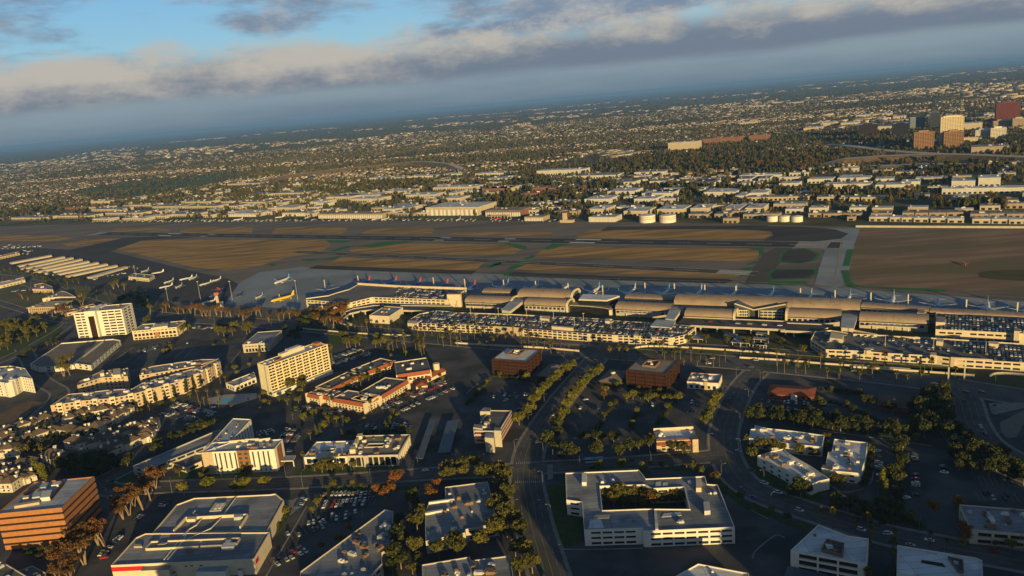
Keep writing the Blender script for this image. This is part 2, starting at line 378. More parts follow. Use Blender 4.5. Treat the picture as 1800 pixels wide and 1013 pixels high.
def building(name, label, cat, poly, h, wall, roofm, rows=(), bay=4.0, winw=2.4, dep=.35, glass=None, par=.7, z0=0, edges=None, holes=(), units=4, group=None, seed=None, margin=1.0, bays=None, pname='window'):
    poly = ccw(poly); c = cen(poly); rs = random.Random(seed if seed is not None else int(c[0]*13+c[1]*7))
    root = thing(name, label, cat, (c[0], c[1], z0), 0, group); FOOT.append((inset(poly, -1.2), [ccw(q) for q in holes], bbox(poly)))
    loc = [(x-c[0], y-c[1]) for x, y in poly]; hl = [[(x-c[0], y-c[1]) for x, y in ccw(q)][::-1] for q in holes]
    glass = glass or M_glass; mb = MB(); long_rz = 0; Lm = 0
    for li, loop in enumerate([loc]+hl):
        for i in range(len(loop)):
            P, Q = loop[i], loop[(i+1)%len(loop)]; L_ = hypot(Q[0]-P[0], Q[1]-P[1])
            if L_ < .05: continue
            a = atan2(Q[1]-P[1], Q[0]-P[0])
            if li == 0 and L_ > Lm: Lm = L_; long_rz = a
            cols = columns(L_, bay, winw, margin) if (rows and (edges is None or li > 0 or i in edges)) else []
            if bays and li == 0 and i in bays: cols = bays[i]
            facade(mb, P, Q, 0, h, cols, list(rows), dep)
            for c0, c1 in cols:
                for r0, r1 in rows:
                    m_ = (c0+c1)/2; ux, uy = cos(a), sin(a)
                    pane(c1-c0, r1-r0, glass, root, P[0]+ux*m_-uy*-1*0-(uy)*(dep-.05)*1, P[1]+uy*m_+ux*(dep-.05), r0, a, pname)
        # parapet
        t = .35; inn = inset(loop, t) if li == 0 else [ (x,y) for x,y in inset(loop[::-1], -t)][::-1]
        n = len(loop)
        for i in range(n):
            j = (i+1) % n
            mb.face([loop[i]+(h,), loop[j]+(h,), inn[j]+(h,), inn[i]+(h,)])
            mb.face([inn[i]+(h,), inn[j]+(h,), inn[j]+(h-par,), inn[i]+(h-par,)])
    mb.build('wall', wall, root)
    rb = MB(); rp = list(inset(loc, .3))
    for q in hl:
        # bridge the courtyard into the roof outline
        q = [ (x,y) for x,y in inset(q[::-1], -.3)][::-1]
        bi, bj = min(((i,j) for i in range(len(rp)) for j in range(len(q))), key=lambda ij: hypot(rp[ij[0]][0]-q[ij[1]][0], rp[ij[0]][1]-q[ij[1]][1]))
        rp = rp[:bi+1]+q[bj:]+q[:bj+1]+rp[bi:]
    rb.face([(x,y,h-par) for x,y in rp]); rb.build('roof', roofm, root)
    if units: 
        up = loc
        k = 0; tries = 0; x0,y0,x1,y1 = bbox(up); pin = inset(up, 2.5)
        while k < units and tries < units*40:
            tries += 1; p = (rs.uniform(x0,x1), rs.uniform(y0,y1))
            if inside(p, pin) and not any(inside(p, inset(q[::-1], -2.5)) for q in hl):
                put('roof_unit', rs.choice(UNITS[:12]), root, (p[0],p[1],h-par), long_rz+rs.choice((0,pi/2))); k += 1
    return root, c
def part_box(root, c, name, wpoly, z0, z1, m, mtop=None):
    """a box-like part given in world plan coordinates, z relative to the thing"""
    mb = MB(); mb.prism([(x-c[0], y-c[1]) for x,y in ccw(wpoly)], z0, z1, 0, 1 if mtop else 0, floor=True)
    return mb.build(name, [m, mtop] if mtop else m, root)
def slab_poly(A, B, d0, d1):
    """strip along A->B from offset d0 to d1 on its left"""
    l = hypot(B[0]-A[0], B[1]-A[1]); n = (-(B[1]-A[1])/l, (B[0]-A[0])/l)
    return ccw([(A[0]+n[0]*d0,A[1]+n[1]*d0),(B[0]+n[0]*d0,B[1]+n[1]*d0),(B[0]+n[0]*d1,B[1]+n[1]*d1),(A[0]+n[0]*d1,A[1]+n[1]*d1)])
def lerp(a, b, t): return (a[0]+(b[0]-a[0])*t, a[1]+(b[1]-a[1])*t)
def hip_roof(root, loc, z, rise, m, over=.5, ridge=.45, name='roof'):
    """hip roof over a four-cornered local polygon"""
    p = inset(loc, -over); c = cen(p); e0 = hypot(p[1][0]-p[0][0], p[1][1]-p[0][1]); e1 = hypot(p[2][0]-p[1][0], p[2][1]-p[1][1])
    if e0 < e1: p = p[1:]+p[:1]; e0, e1 = e1, e0
    mA = lerp(p[3], p[0], .5); mB = lerp(p[1], p[2], .5); f = min(.5, ridge*e1/e0)
    R0 = lerp(mA, mB, f)+(z+rise,); R1 = lerp(mA, mB, 1-f)+(z+rise,); q = [v+(z,) for v in p]; mb = MB()
    mb.face([q[0],q[1],R1,R0]); mb.face([q[1],q[2],R1]); mb.face([q[2],q[3],R0,R1]); mb.face([q[3],q[0],R0]); mb.face(q[::-1])
    return mb.build(name, m, root)

# ------------------------------------------------------------------ vegetation prototypes (mesh data shared by the copies)
def leaf_cloud(lobes, n, size, rs, flat=.0):
    """leaf-clump faces spread through ellipsoid lobes (x,y,z,rx,ry,rz)"""
    mb = MB(); wts = [l[3]*l[4]*l[5] for l in lobes]
    for _ in range(n):
        l = rs.choices(lobes, wts)[0]
        while True:
            d = Vector((rs.gauss(0,1), rs.gauss(0,1), rs.gauss(0,1)))
            if d.length > .01: break
        d.normalize(); r = rs.uniform(.25,1)**.45
        p = Vector((l[0]+d.x*r*l[3], l[1]+d.y*r*l[4], l[2]+d.z*r*l[5]))
        nn = (d*.9+Vector((rs.gauss(0,.6), rs.gauss(0,.6), rs.gauss(0,.6)+.25))).normalized()
        u = nn.orthogonal().normalized(); w = nn.cross(u); a = rs.uniform(0,2*pi); u, w = u*cos(a)+w*sin(a), w*cos(a)-u*sin(a)
        s = size*rs.uniform(.6,1.3)
        P = [p+u*s*.6, p+w*s*.42+nn*s*.08, p-u*s*.55, p-w*s*.45-nn*s*.1]
        mb.face([tuple(q) for q in P])
    return mb
def lobes_round(R, zc, rs, k=9, squash=.8):
    out = [(0,0,zc,R*.62,R*.62,R*.62*squash)]
    for i in range(k):
        a = 2*pi*i/k+rs.uniform(-.4,.4); e = rs.uniform(-.5,.9); rr = R*rs.uniform(.45,.68); s = R*rs.uniform(.3,.46)
        out.append((cos(a)*rr*cos(e), sin(a)*rr*cos(e), zc+sin(e)*rr*squash, s, s, s*squash))
    return out
def trunk_mesh(h, r, rs, limbs=4, spread=2.0, top=None, lean=.0, m=M_bark, name='trunk'):
    mb = MB(); top = top or h*1.25; lx, ly = rs.uniform(-lean,lean), rs.uniform(-lean,lean)
    mb.tube([(0,0,-.2),(lx*.3,ly*.3,h*.5),(lx,ly,h)], [r,r*.8,r*.6], 6)
    for i in range(limbs):
        a = 2*pi*i/limbs+rs.uniform(-.5,.5); s = spread*rs.uniform(.7,1.2)
        mb.tube([(lx,ly,h*.92),(lx+cos(a)*s*.5,ly+sin(a)*s*.5,h+(top-h)*.45),(lx+cos(a)*s,ly+sin(a)*s,top)], [r*.5,r*.35,r*.12], 5)
    return mb.mesh(name, m)
def leafmesh(lobes, n, size, rs, m, name='crown'): return leaf_cloud(lobes, n, size, rs).mesh(name, m)
PROTO = {}
def make_protos():
    for kind, leaf, R, zc, th, tr, n, sz, sq in (('street', L_green, 3.6, 4.9, 3.0, .22, 620, .95, .8), ('round', L_olive, 4.2, 6.2, 3.6, .28, 640, 1.05, .9), ('dark', L_dark, 4.4, 6.0, 3.2, .3, 620, 1.1, .95), ('orange', L_orange, 4.0, 6.5, 3.8, .28, 560, 1.0, 1.0)):
        vs = []
        for k in range(4):
            rs = random.Random(100+k+len(kind)*31)
            RR = R*rs.uniform(.9,1.1)
            vs.append((trunk_mesh(th, tr, rs, 5, R*.5, zc), leafmesh(lobes_round(RR, zc, rs, 8+k, sq), n, sz, rs, leaf)))
        PROTO[kind] = vs
    vs = []
    for k in range(4):          # tall gum trees: several pale stems, an open layered crown
        rs = random.Random(300+k); mb = MB(); lob = []
        for s in range(rs.choice((2,3,3))):
            a = rs.uniform(0,2*pi); sp = rs.uniform(1.6,3.4); hh = rs.uniform(9,12)
            p1 = (cos(a)*.4,sin(a)*.4,-.2); p2 = (cos(a)*sp*.45,sin(a)*sp*.45,hh*.45); p3 = (cos(a)*sp,sin(a)*sp,hh)
            mb.tube([p1,p2,p3], [.42,.32,.14], 6)
            for b in range(4):
                a2 = rs.uniform(0,2*pi); q = (p3[0]+cos(a2)*2.6, p3[1]+sin(a2)*2.6, hh+rs.uniform(.5,3.5))
                mb.tube([lerp(p2,p3,.55)+(hh*.75,), q], [.16,.05], 4)
                lob.append((q[0],q[1],q[2],rs.uniform(1.7,2.6),rs.uniform(1.7,2.6),rs.uniform(1.1,1.8)))
            lob.append((p3[0],p3[1],hh+1.5,2.6,2.6,2.0))
        vs.append((mb.mesh('trunk', M_bark), leafmesh(lob, 900, .9, rs, L_rust)))
    PROTO['gum'] = vs
    PROTO['shade'] = PROTO['dark']
    PROTO['gumg'] = [(t, c.copy()) for t, c in vs]
    for t, c in PROTO['gumg']: c.materials[0] = L_olive
    vs = []
    for k in range(3):          # tall narrow trees
        rs = random.Random(500+k); lob = [(rs.uniform(-.4,.4),rs.uniform(-.4,.4),2.5+i*1.5,1.7-.12*i,1.7-.12*i,1.5) for i in range(7)]
        vs.append((trunk_mesh(3, .25, rs, 3, 1, 8), leafmesh(lob, 520, .85, rs, L_dark)))
    PROTO['narrow'] = vs
    PROTO['narrowg'] = [(t, c.copy()) for t, c in vs]
    for t, c in PROTO['narrowg']: c.materials[0] = L_green
    vs = []
    for k in range(4):          # fan palms
        rs = random.Random(700+k); hh = (9.5,11,8.2,12.5)[k]; mb = MB()
        mb.tube([(0,0,-.2),(rs.uniform(-.2,.2),.1,hh*.5),(rs.uniform(-.4,.4),rs.uniform(-.3,.3),hh)], [.36,.25,.22], 6)
        tx, ty = 0, 0; fb = MB()
        for i in range(38):
            a = rs.uniform(0,2*pi); e = rs.uniform(-.9,1.25); l = rs.uniform(1.7,2.3)
            d = Vector((cos(a)*cos(e), sin(a)*cos(e), sin(e))); sd_ = Vector((-sin(a), cos(a), 0)); c0 = Vector((tx,ty,hh))
            m1 = c0+d*l*.55; tip = c0+d*l+Vector((0,0,-.45)); wd = .62
            fb.face([tuple(c0+sd_*.06), tuple(m1+sd_*wd), tuple(tip+sd_*.5), tuple(tip-Vector((0,0,.25)))])
            fb.face([tuple(c0-sd_*.06), tuple(tip-Vector((0,0,.25))), tuple(tip-sd_*.5), tuple(m1-sd_*wd)])
        for i in range(16):      # dead skirt
            a = rs.uniform(0,2*pi); c0 = Vector((cos(a)*.2,sin(a)*.2,hh-.1)); sd_ = Vector((-sin(a)*.25,cos(a)*.25,0)); t = Vector((cos(a)*.7,sin(a)*.7,hh-1.5))
            fb.face([tuple(c0-sd_), tuple(c0+sd_), tuple(t+sd_*.6), tuple(t-sd_*.6)])
        vs.append((mb.mesh('trunk', M_palmbark), fb.mesh('crown', L_palm)))
    PROTO['palm'] = vs
    vs = []
    for k in range(3):
        rs = random.Random(900+k); lob = [(rs.uniform(-1,1),rs.uniform(-1,1),.8+rs.uniform(0,.5),1.0,1.0,.8) for i in range(5)]
        mb = MB(); 
        for i in range(4): mb.tube([(0,0,-.1),(rs.uniform(-.6,.6),rs.uniform(-.6,.6),1.0)], [.07,.03], 4)
        vs.append((mb.mesh('trunk', M_bark), leafmesh(lob, 160, .5, rs, L_dark)))
    PROTO['bush'] = vs
make_protos()
TREE_NAME = dict(street='street_tree', round='broadleaf_tree', dark='evergreen_tree', orange='autumn_tree', gum='gum_tree', gumg='gum_tree', narrow='narrow_tree', narrowg='narrow_tree', shade='shade_tree', palm='palm_tree', bush='shrub')
TREE_CAT = dict(palm='palm tree', bush='shrub')
def tree(kind, x, y, label, group, sc=1.0, z=0, rs=random):
    for _ in range(16):
        if not blocked(x, y, 2): break
        l_ = hypot(x, y); x, y = x-2.5*x/l_, y-2.5*y/l_          # step out of the building, towards the street
    t, c = rs.choice(PROTO[kind]); s = sc*rs.uniform(.72,1.28)
    r = thing(TREE_NAME[kind], label, TREE_CAT.get(kind, 'tree'), (x,y,z), rs.uniform(0,2*pi), group, (s,s,s*rs.uniform(.93,1.08)))
    put('trunk', t, r); put('crown', c, r); return r
def trees(kind, pts, label, group, sc=1.0, z=0, seed=1):
    rs = random.Random(seed+len(pts)*17)
    od = ordinals(pts) if len(pts) > 1 else {}
    for i, (x, y) in enumerate(pts): tree(kind, x, y, label+(f', {od[i]} from the left' if i in od else ''), group, sc, z, rs)
def along(path, step, jit=.6, seed=3):
    rs = random.Random(seed); out = []; d = step*.5
    for i in range(len(path)-1):
        a, b = path[i], path[i+1]; l = hypot(b[0]-a[0], b[1]-a[1])
        while d <= l:
            p = lerp(a, b, d/l); out.append((p[0]+rs.uniform(-jit,jit), p[1]+rs.uniform(-jit,jit))); d += step
        d -= l
    return out
def fill(poly, n, seed, mind=4):
    rs = random.Random(seed); x0,y0,x1,y1 = bbox(poly); out = []; t = 0
    while len(out) < n and t < n*60:
        t += 1; p = (rs.uniform(x0,x1), rs.uniform(y0,y1))
        if inside(p, poly) and all(hypot(p[0]-q[0], p[1]-q[1]) > mind for q in out): out.append(p)
    return out
# ------------------------------------------------------------------ cars
PAINT = dict(white=(.62,.63,.64), silver=(.36,.38,.40), black=(.012,.012,.014), grey=(.10,.105,.115), navy=(.015,.028,.075), red=(.30,.015,.012), beige=(.36,.31,.23), blue=(.03,.10,.30))
CARM = {k: mat(k+'_car_paint', v, rough=.28, spec=.6) for k, v in PAINT.items()}
def car_geo(kind):
    """extruded side profile with tapered cabin and wheels; +x is the nose"""
    mb = MB(); w = .9
    if kind == 'sedan': L2, zb, zh, cab, zr = 2.3, .28, .92, ((-1.5,-1.0),(.95,.35)), 1.42
    else: L2, zb, zh, cab, zr = 2.35, .34, 1.08, ((-2.1,-1.85),(1.1,.55)), 1.75
    prof = [(-L2,zb+.1),(-L2+.05,zh-.08),(-L2+.5,zh),(L2-1.1,zh),(L2-.1,zh-.2),(L2,zb+.15),(L2-.1,zb),(-L2+.1,zb)]
    n = len(prof); i = len(mb.v)
    mb.v += [(x,-w,z) for x,z in prof]+[(x,w,z) for x,z in prof]
    for k in range(n): mb.f.append((i+k, i+(k+1)%n, i+n+(k+1)%n, i+n+k)[::-1]); mb.m.append(0)
    mb.f.append(tuple(i+k for k in range(n))[::-1]); mb.m.append(0); mb.f.append(tuple(i+n+k for k in range(n))); mb.m.append(0)
    (a0,a1),(b0,b1) = cab; i = len(mb.v)
    mb.v += [(a0,-w+.04,zh-.01),(b0,-w+.04,zh-.01),(b0,w-.04,zh-.01),(a0,w-.04,zh-.01),(a1,-w+.24,zr),(b1,-w+.24,zr),(b1,w-.24,zr),(a1,w-.24,zr)]
    for q, m in (((4,5,6,7),0),((0,1,5,4),1),((1,2,6,5),1),((2,3,7,6),1),((3,0,4,7),1)): mb.f.append(tuple(i+k for k in q)); mb.m.append(m)
    for x in (-1.42,1.42):
        for y in (-.92,.72):
            i = len(mb.v); k = 7
            for yy in (y,y+.2): mb.v += [(x+cos(2*pi*q/k)*.34, yy, .34+sin(2*pi*q/k)*.34) for q in range(k)]
            for q in range(k): mb.f.append((i+q,i+(q+1)%k,i+k+(q+1)%k,i+k+q)); mb.m.append(2)
            mb.f.append(tuple(range(i+k-1,i-1,-1))); mb.m.append(2); mb.f.append(tuple(range(i+k,i+2*k))); mb.m.append(2)
    return mb
CARGEO = {k: car_geo(k) for k in ('sedan','suv')}
CARMESH = {(k,c): CARGEO[k].mesh('car_'+c, [CARM[c], M_glass, M_tyreshade]) for k in CARGEO for c in PAINT}
CARCOL = ['white']*8+['silver']*6+['black']*5+['grey']*5+['navy']*2+['red']*1+['beige']*1+['blue']*1
def car(x, y, rz, where, group, color=None, z=.05, rs=random):
    c = color or rs.choice(CARCOL); k = rs.choice(('sedan','suv'))
    nm = {'sedan':'sedan','suv':'high-roofed car'}[k]
    return tag(put('parked_car' if 'driving' not in where else 'car', CARMESH[(k,c)], None, (x,y,z), rz), f'{c} {nm} {where}', 'car', f'{c} {nm}s {where}')
def car_field(name, label, spots, z):
    """many cars too small to pick apart, one mass"""
    V = []; Fq = []; MI = []; mats = [CARM[c] for c in PAINT]+[M_glass, M_tyreshade]; keys = list(PAINT); rs = random.Random(len(spots)); vi = 0
    for x, y, rz in spots:
        g = CARGEO[rs.choice(('sedan','suv'))]; ci = keys.index(rs.choice(CARCOL)); cs, sn = cos(rz), sin(rz)
        V += [(x+a*cs-b*sn, y+a*sn+b*cs, z+c_) for a,b,c_ in g.v]
        Fq += [tuple(vi+k for k in f) for f in g.f]; MI += [ci if m == 0 else len(keys)+m-1 for m in g.m]; vi += len(g.v)
    me = bpy.data.meshes.new(name); me.from_pydata(V, [], Fq)
    for m in mats: me.materials.append(m)
    me.polygons.foreach_set('material_index', MI); o = put(name, me); tag(o, label, 'cars'); o['kind'] = 'stuff'; return o
# ------------------------------------------------------------------ aircraft
def fuselage(L_, r, nose=.12, tail=.32, seg=10):
    """body of revolution along x (nose at +x), tail swept up"""
    mb = MB(); st = []
    for t, k in ((0,.12),(.03,.45),(.07,.75),(nose,.97),(nose+.06,1),(1-tail,1),(1-tail*.6,.82),(1-tail*.25,.42),(1,.08)):
        up = max(0, (t-(1-tail))/tail)**1.3*r*.75 - max(0,(nose-t)/nose)*r*.12
        st.append((L_*(.5-t), up, r*k))
    for x, z, rr in st:
        for q in range(seg): a = 2*pi*q/seg; mb.v.append((x, cos(a)*rr, z+sin(a)*rr))
    for i in range(len(st)-1):
        for q in range(seg): mb.f.append((i*seg+q, (i+1)*seg+q, (i+1)*seg+(q+1)%seg, i*seg+(q+1)%seg)); mb.m.append(0)
    mb.f.append(tuple(range(seg))); mb.m.append(0)
    return mb
def airfoil(root, tip, th):
    """root/tip = (x_lead, x_trail, y, z)"""
    mb = MB(); P = []
    for (xl,xt,y,z), k in ((root,th),(tip,th*.45)): P += [(xl,y,z),(lerp((xl,0),(xt,0),.35)[0],y,z+k),(xt,y,z),(lerp((xl,0),(xt,0),.35)[0],y,z-k)]
    mb.v = P
    for k in range(4): mb.f.append((k,(k+1)%4,4+(k+1)%4,4+k)); mb.m.append(0)
    mb.f += [(3,2,1,0),(4,5,6,7)]; mb.m += [0,0]; return mb
def fin(x0, x1, z0, xt0, xt1, z1, th):
    mb = MB(); mb.v = [(x0,0,z0),((x0+x1)/2,th,z0),(x1,0,z0),((x0+x1)/2,-th,z0),(xt0,0,z1),((xt0+xt1)/2,th*.5,z1),(xt1,0,z1),((xt0+xt1)/2,-th*.5,z1)]
    for k in range(4): mb.f.append((k,(k+1)%4,4+(k+1)%4,4+k)); mb.m.append(0)
    mb.f += [(4,5,6,7),(3,2,1,0)]; mb.m += [0,0]; return mb
ACM = {k: mat(k+'_aircraft_paint', v, rough=.35, spec=.5) for k, v in dict(white=(.50,.51,.52), blue=(.03,.075,.30), red=(.50,.07,.03), yellow=(.58,.40,.03), sky=(.10,.30,.55), orange=(.60,.12,.02), grey=(.30,.32,.34), navy=(.015,.03,.10)).items()}
JET = {}
def jet_meshes(key, L_, r, span):
    zc = r+.9*r/1.9+.4; d = {}
    d['fuselage'] = fuselage(L_, r); W0 = L_*.10
    d['wing'] = airfoil((W0+L_*.09, W0-L_*.13, r*.6, -r*.45), (W0-L_*.17, W0-L_*.21, span/2, r*.25), r*.22)
    d['wingr'] = airfoil((W0+L_*.09, W0-L_*.13, -r*.6, -r*.45), (W0-L_*.17, W0-L_*.21, -span/2, r*.25), r*.22)
    d['winglet'] = fin(W0-L_*.17, W0-L_*.21, r*.25, W0-L_*.20, W0-L_*.225, r*1.5, .08)
    d['stab'] = airfoil((-L_*.40,-L_*.475,r*.2,r*.45),(-L_*.455,-L_*.485,span*.2,r*.6), r*.09)
    d['stabr'] = airfoil((-L_*.40,-L_*.475,-r*.2,r*.45),(-L_*.455,-L_*.485,-span*.2,r*.6), r*.09)
    d['tail'] = fin(-L_*.345, -L_*.475, r*.75, -L_*.455, -L_*.505, r*.75+L_*.165, r*.14)
    e = MB(); e.tube([(W0+L_*.115,0,0),(W0+L_*.10,0,0),(W0+L_*.03,0,0),(W0-L_*.0,0,0.0)], [r*.36,r*.46,r*.42,r*.24], 8); d['engine'] = e
    g = MB(); g.tube([(0,0,-zc+.0),(0,0,-r*.7)], .15, 5); g.box(-.5,-.35,-zc,.5,.35,-zc+.8); d['gear'] = g
    for k in d: d[k] = d[k]
    JET[key] = (d, zc, L_, r, span)
jet_meshes('airliner', 36, 1.9, 34); jet_meshes('bizjet', 19, 1.05, 17)
ACCACHE = {}
def jet(kind, x, y, hd, body, tailc, label, group=None, wing='white', sc=1.0):
    d, zc, L_, r, span = JET[kind]
    root = thing('airliner' if kind == 'airliner' else 'business_jet', label, 'airplane', (x,y,zc*sc+.1), hd, group, sc)
    def p(nm, key, m, loc=(0,0,0), smooth=False):
        k = (kind, key, m)
        if k not in ACCACHE:
            me = d[key].mesh(nm, ACM[m])
            if smooth: me.polygons.foreach_set('use_smooth', [True]*len(me.polygons))
            ACCACHE[k] = me
        return put(nm, ACCACHE[k], root, loc)
    p('fuselage','fuselage',body,smooth=True); p('wing','wing',wing); p('wing','wingr',wing); p('tail_fin','tail',tailc)
    p('tail_plane','stab',wing if body != 'yellow' else 'yellow'); p('tail_plane','stabr',wing if body != 'yellow' else 'yellow')
    if kind == 'airliner':
        p('engine','engine',body,(0,span*.15,-r*.75)); p('engine','engine',body,(0,-span*.15,-r*.75))
        p('winglet','winglet',tailc,(0,span/2,0)); p('winglet','winglet',tailc,(0,-span/2,0))
    else:
        p('engine','engine',body,(-L_*.36,r*1.25,r*.35)); p('engine','engine',body,(-L_*.36,-r*1.25,r*.35))
    p('nose_gear','gear','grey',(L_*.36,0,0)); p('main_gear','gear','grey',(L_*.03,span*.08,0)); p('main_gear','gear','grey',(L_*.03,-span*.08,0))
    return root
def lightplane_geo():
    mb = MB(); f = fuselage(8, .62, .16, .5, 8)
    def add(o, dz=0):
        i = len(mb.v); mb.v += [(x,y,z+dz) for x,y,z in o.v]; mb.f += [tuple(i+k for k in q) for q in o.f]; mb.m += o.m
    add(f,1.25); add(airfoil((1.5,.1,0,.55),(1.3,.3,5.4,.75),.1),1.25); add(airfoil((1.5,.1,0,.55),(1.3,.3,-5.4,.75),.1),1.25)
    add(airfoil((-3.0,-3.8,0,.35),(-3.2,-3.8,1.8,.35),.05),1.25); add(airfoil((-3.0,-3.8,0,.35),(-3.2,-3.8,-1.8,.35),.05),1.25); add(fin(-2.8,-3.9,.4,-3.5,-4.1,1.9,.07),1.25)
    for x,y in ((2,0),(.3,1),(.3,-1)): mb.box(x-.2,y-.1,0,x+.2,y+.1,.75)
    return mb
LPG = lightplane_geo(); LP = [LPG.mesh('light_plane', ACM[c]) for c in ('white',)]
def lightplane(x, y, hd, where, group, rs=random):
    return tag(put('light_airplane', rs.choice(LP), None, (x,y,.06), hd), f'small white propeller plane {where}', 'airplane', group)

# ------------------------------------------------------------------ setting: ground, airfield, roads
AX = (0.857, -0.515); AN = (0.515, 0.857)               # along the runways / away from the camera
AANG = atan2(AX[1], AX[0])
M_ground = mat('district_ground', (.066,.074,.034), (.112,.112,.058), scale=.012, detail=8, rough=1, c3=(.033,.042,.018), scale3=.006)
def big_ground():
    mb = MB(); R_ = [-60000,-20000,-6000,-2000,0,2000,6000,20000,60000]; Y_ = [-4000,-500,1000,2500,5000,10000,20000,40000,75000]
    for i in range(8):
        for j in range(8): mb.face([(R_[i],Y_[j],0),(R_[i+1],Y_[j],0),(R_[i+1],Y_[j+1],0),(R_[i],Y_[j+1],0)])
    return struct(mb.build('ground', M_ground))
big_ground()
M_field = mat('airfield_pavement', (.15,.130,.112), (.18,.158,.136), scale=.02, detail=8, rough=.9, c3=(.11,.098,.09), scale3=.012, vec=(.3,2,1), rot=-AANG)
M_apron = mat('apron_concrete', (.205,.245,.295), (.255,.295,.345), scale=.03, detail=6, rough=.85, c3=(.17,.205,.245), scale3=.012)
M_dry = mat('dry_grass', (.29,.168,.046), (.41,.25,.082), scale=.035, detail=12, rough=1, lo=.42, hi=.58, c3=(.19,.13,.042), scale3=.02, vec=(.35,2.0,1), rot=-AANG)
M_dirt = mat('dirt_infield', (.17,.115,.074), (.24,.165,.105), scale=.03, detail=12, rough=1, lo=.42, hi=.58, c3=(.13,.105,.055), scale3=.009, vec=(.35,2.0,1), rot=-AANG)
M_turf = mat('green_edge_turf', (.013,.12,.036), (.03,.15,.05), scale=.2, rough=.95)
M_rwy = mat('runway_asphalt', (.036,.035,.036), (.050,.048,.047), scale=.03, detail=5, rough=.9, c3=(.026,.026,.028), scale3=.02, vec=(.25,2,1), rot=-AANG)
sheet('airfield_pavement', [(-1707.2,2446.8),(-1216.1,2233.9),(-688.3,1986.9),(12.2,1570.1),(358.3,1330.5),(543.9,1187.2),(763.7,1052.9),(463.3,628.2),(343.8,746.9),(66.7,891.5),(-248.9,953.4),(-364.9,950.9),(-559.4,1140.8),(-852.9,1473.9),(-1252.0,1770.7)], .04, M_field)
sheet('apron', [(-396.9,1033.5),(-422.2,1171.1),(-413.7,1246.3),(-346.7,1260.9),(-47.4,1087.6),(292.0,888.4),(373.2,840.2),(528.5,712.5),(457.6,613.5),(343.8,746.9),(66.2,886.2),(-200.0,1010.6),(-272.8,961.5)], .09, M_apron)
sheet('general_aviation_ramp', [(-1219.7,1722.7),(-1202.7,1818.3),(-1113.5,1804.9),(-838.0,1625.6),(-562.9,1326.5),(-455.3,1216.2),(-419.3,1162.3),(-396.9,1033.5),(-544.6,1107.8),(-1034.3,1551.0)], .08, mat('ramp_asphalt',(.040,.040,.050),(.052,.052,.06),scale=.03,rough=.9))
for k, s in enumerate((
  [(-1041.7,2039.0),(-1043.0,2063.7),(-848.7,1945.8),(-827.5,1881.0),(-1026.1,1988.7)], [(-810.5,1915.5),(-782.5,1924.3),(-602.6,1828.5),(-572.7,1723.1),(-783.1,1840.1)], [(-523.4,1708.3),(-531.5,1769.1),(-482.6,1758.4),(-345.9,1673.7),(-343.4,1596.6),(-515.3,1688.5)],
  [(-302.7,1589.2),(-278.3,1624.3),(-151.7,1561.3),(-143.6,1531.4),(-148.4,1492.3),(-292.9,1566.0)], [(-116.7,1468.6),(-100.8,1480.2),(76.5,1390.9),(85.2,1367.2),(76.6,1347.3),(-110.2,1452.0)],
  [(117.1,1326.0),(153.1,1374.8),(300.1,1296.7),(411.4,1220.7),(417.1,1189.7),(394.9,1159.0),(356.6,1163.3),(124.8,1304.4)],
  [(-871.3,1681.2),(-848.9,1755.9),(-716.2,1718.3),(-364.5,1528.1),(-339.1,1461.3),(-344.3,1377.3),(-402.2,1361.1),(-429.3,1308.0),(-479.4,1287.0),(-562.0,1350.2),(-740.0,1542.7)],
  [(-1076.3,1847.0),(-1031.5,1879.9),(-903.1,1830.0),(-896.7,1787.6),(-924.1,1749.2),(-1020.1,1781.6)], [(-1569.7,2242.6),(-1410.5,2148.2),(-1170.0,2002.8),(-1082.4,1922.6),(-1110.4,1895.8),(-1444.1,2056.0)],
  [(-294.3,1398.3),(-267.5,1414.3),(-181.0,1401.2),(11.3,1291.7),(26.4,1250.0),(9.4,1213.2),(-41.2,1222.2),(-278.5,1357.5)],
  [(36.0,1172.9),(64.0,1247.3),(347.5,1093.5),(355.8,1056.8),(334.5,1021.5),(317.9,1013.3)],
  [(-310.5,1252.3),(-291.3,1318.8),(-38.6,1165.9),(-52.1,1109.0),(-232.2,1203.4)], [(4.8,1093.1),(28.8,1127.8),(290.8,962.7),(299.0,949.1),(276.7,928.4)])):
    sheet('infield_grass', s, .10+.001*k, M_dry)
sheet('infield_dirt', [(537.9,1162.4),(765.5,1044.2),(550.6,743.5),(479.5,789.6),(397.5,836.5),(393.1,855.2),(417.0,920.3),(469.9,1024.2)], .12, M_dirt)
sheet('infield_lawn', [(534.9,852.1),(552.5,857.2),(618.7,838.8),(579.0,783.2),(530.2,821.6),(526.7,834.5)], .16, mat('olive_grass',(.045,.05,.014),(.07,.065,.02),scale=.05,rough=1))
def rline(a, b, w): 
    l = hypot(b[0]-a[0], b[1]-a[1]); return slab_poly(a, b, -w/2, w/2)
RW = [(-1079.6,1994.9),(469.0,1061.6)]; SRW = [(-396.1,1418.2),(309.5,941.4)]
sheet('runway', rline(RW[0], RW[1], 46), .20, M_rwy)
sheet('short_runway', rline(SRW[0], SRW[1], 23), .19, mat('short_runway_asphalt',(.060,.053,.048),(.074,.066,.06),scale=.03,rough=.9))
sheet('taxiway_shoulder', [(-11.6,1058.6),(5.0,1075.8),(140.5,992.4),(268.5,925.7),(272.0,913.7),(257.7,904.9),(137.1,970.0),(-3.6,1050.5)], .17, M_rwy)
sheet('taxiway_shoulder', [(-331.0,1244.0),(-321.4,1262.9),(-178.0,1179.3),(-49.2,1107.0),(-56.0,1084.5),(-174.2,1149.3),(-317.0,1231.5)], .17, M_rwy)
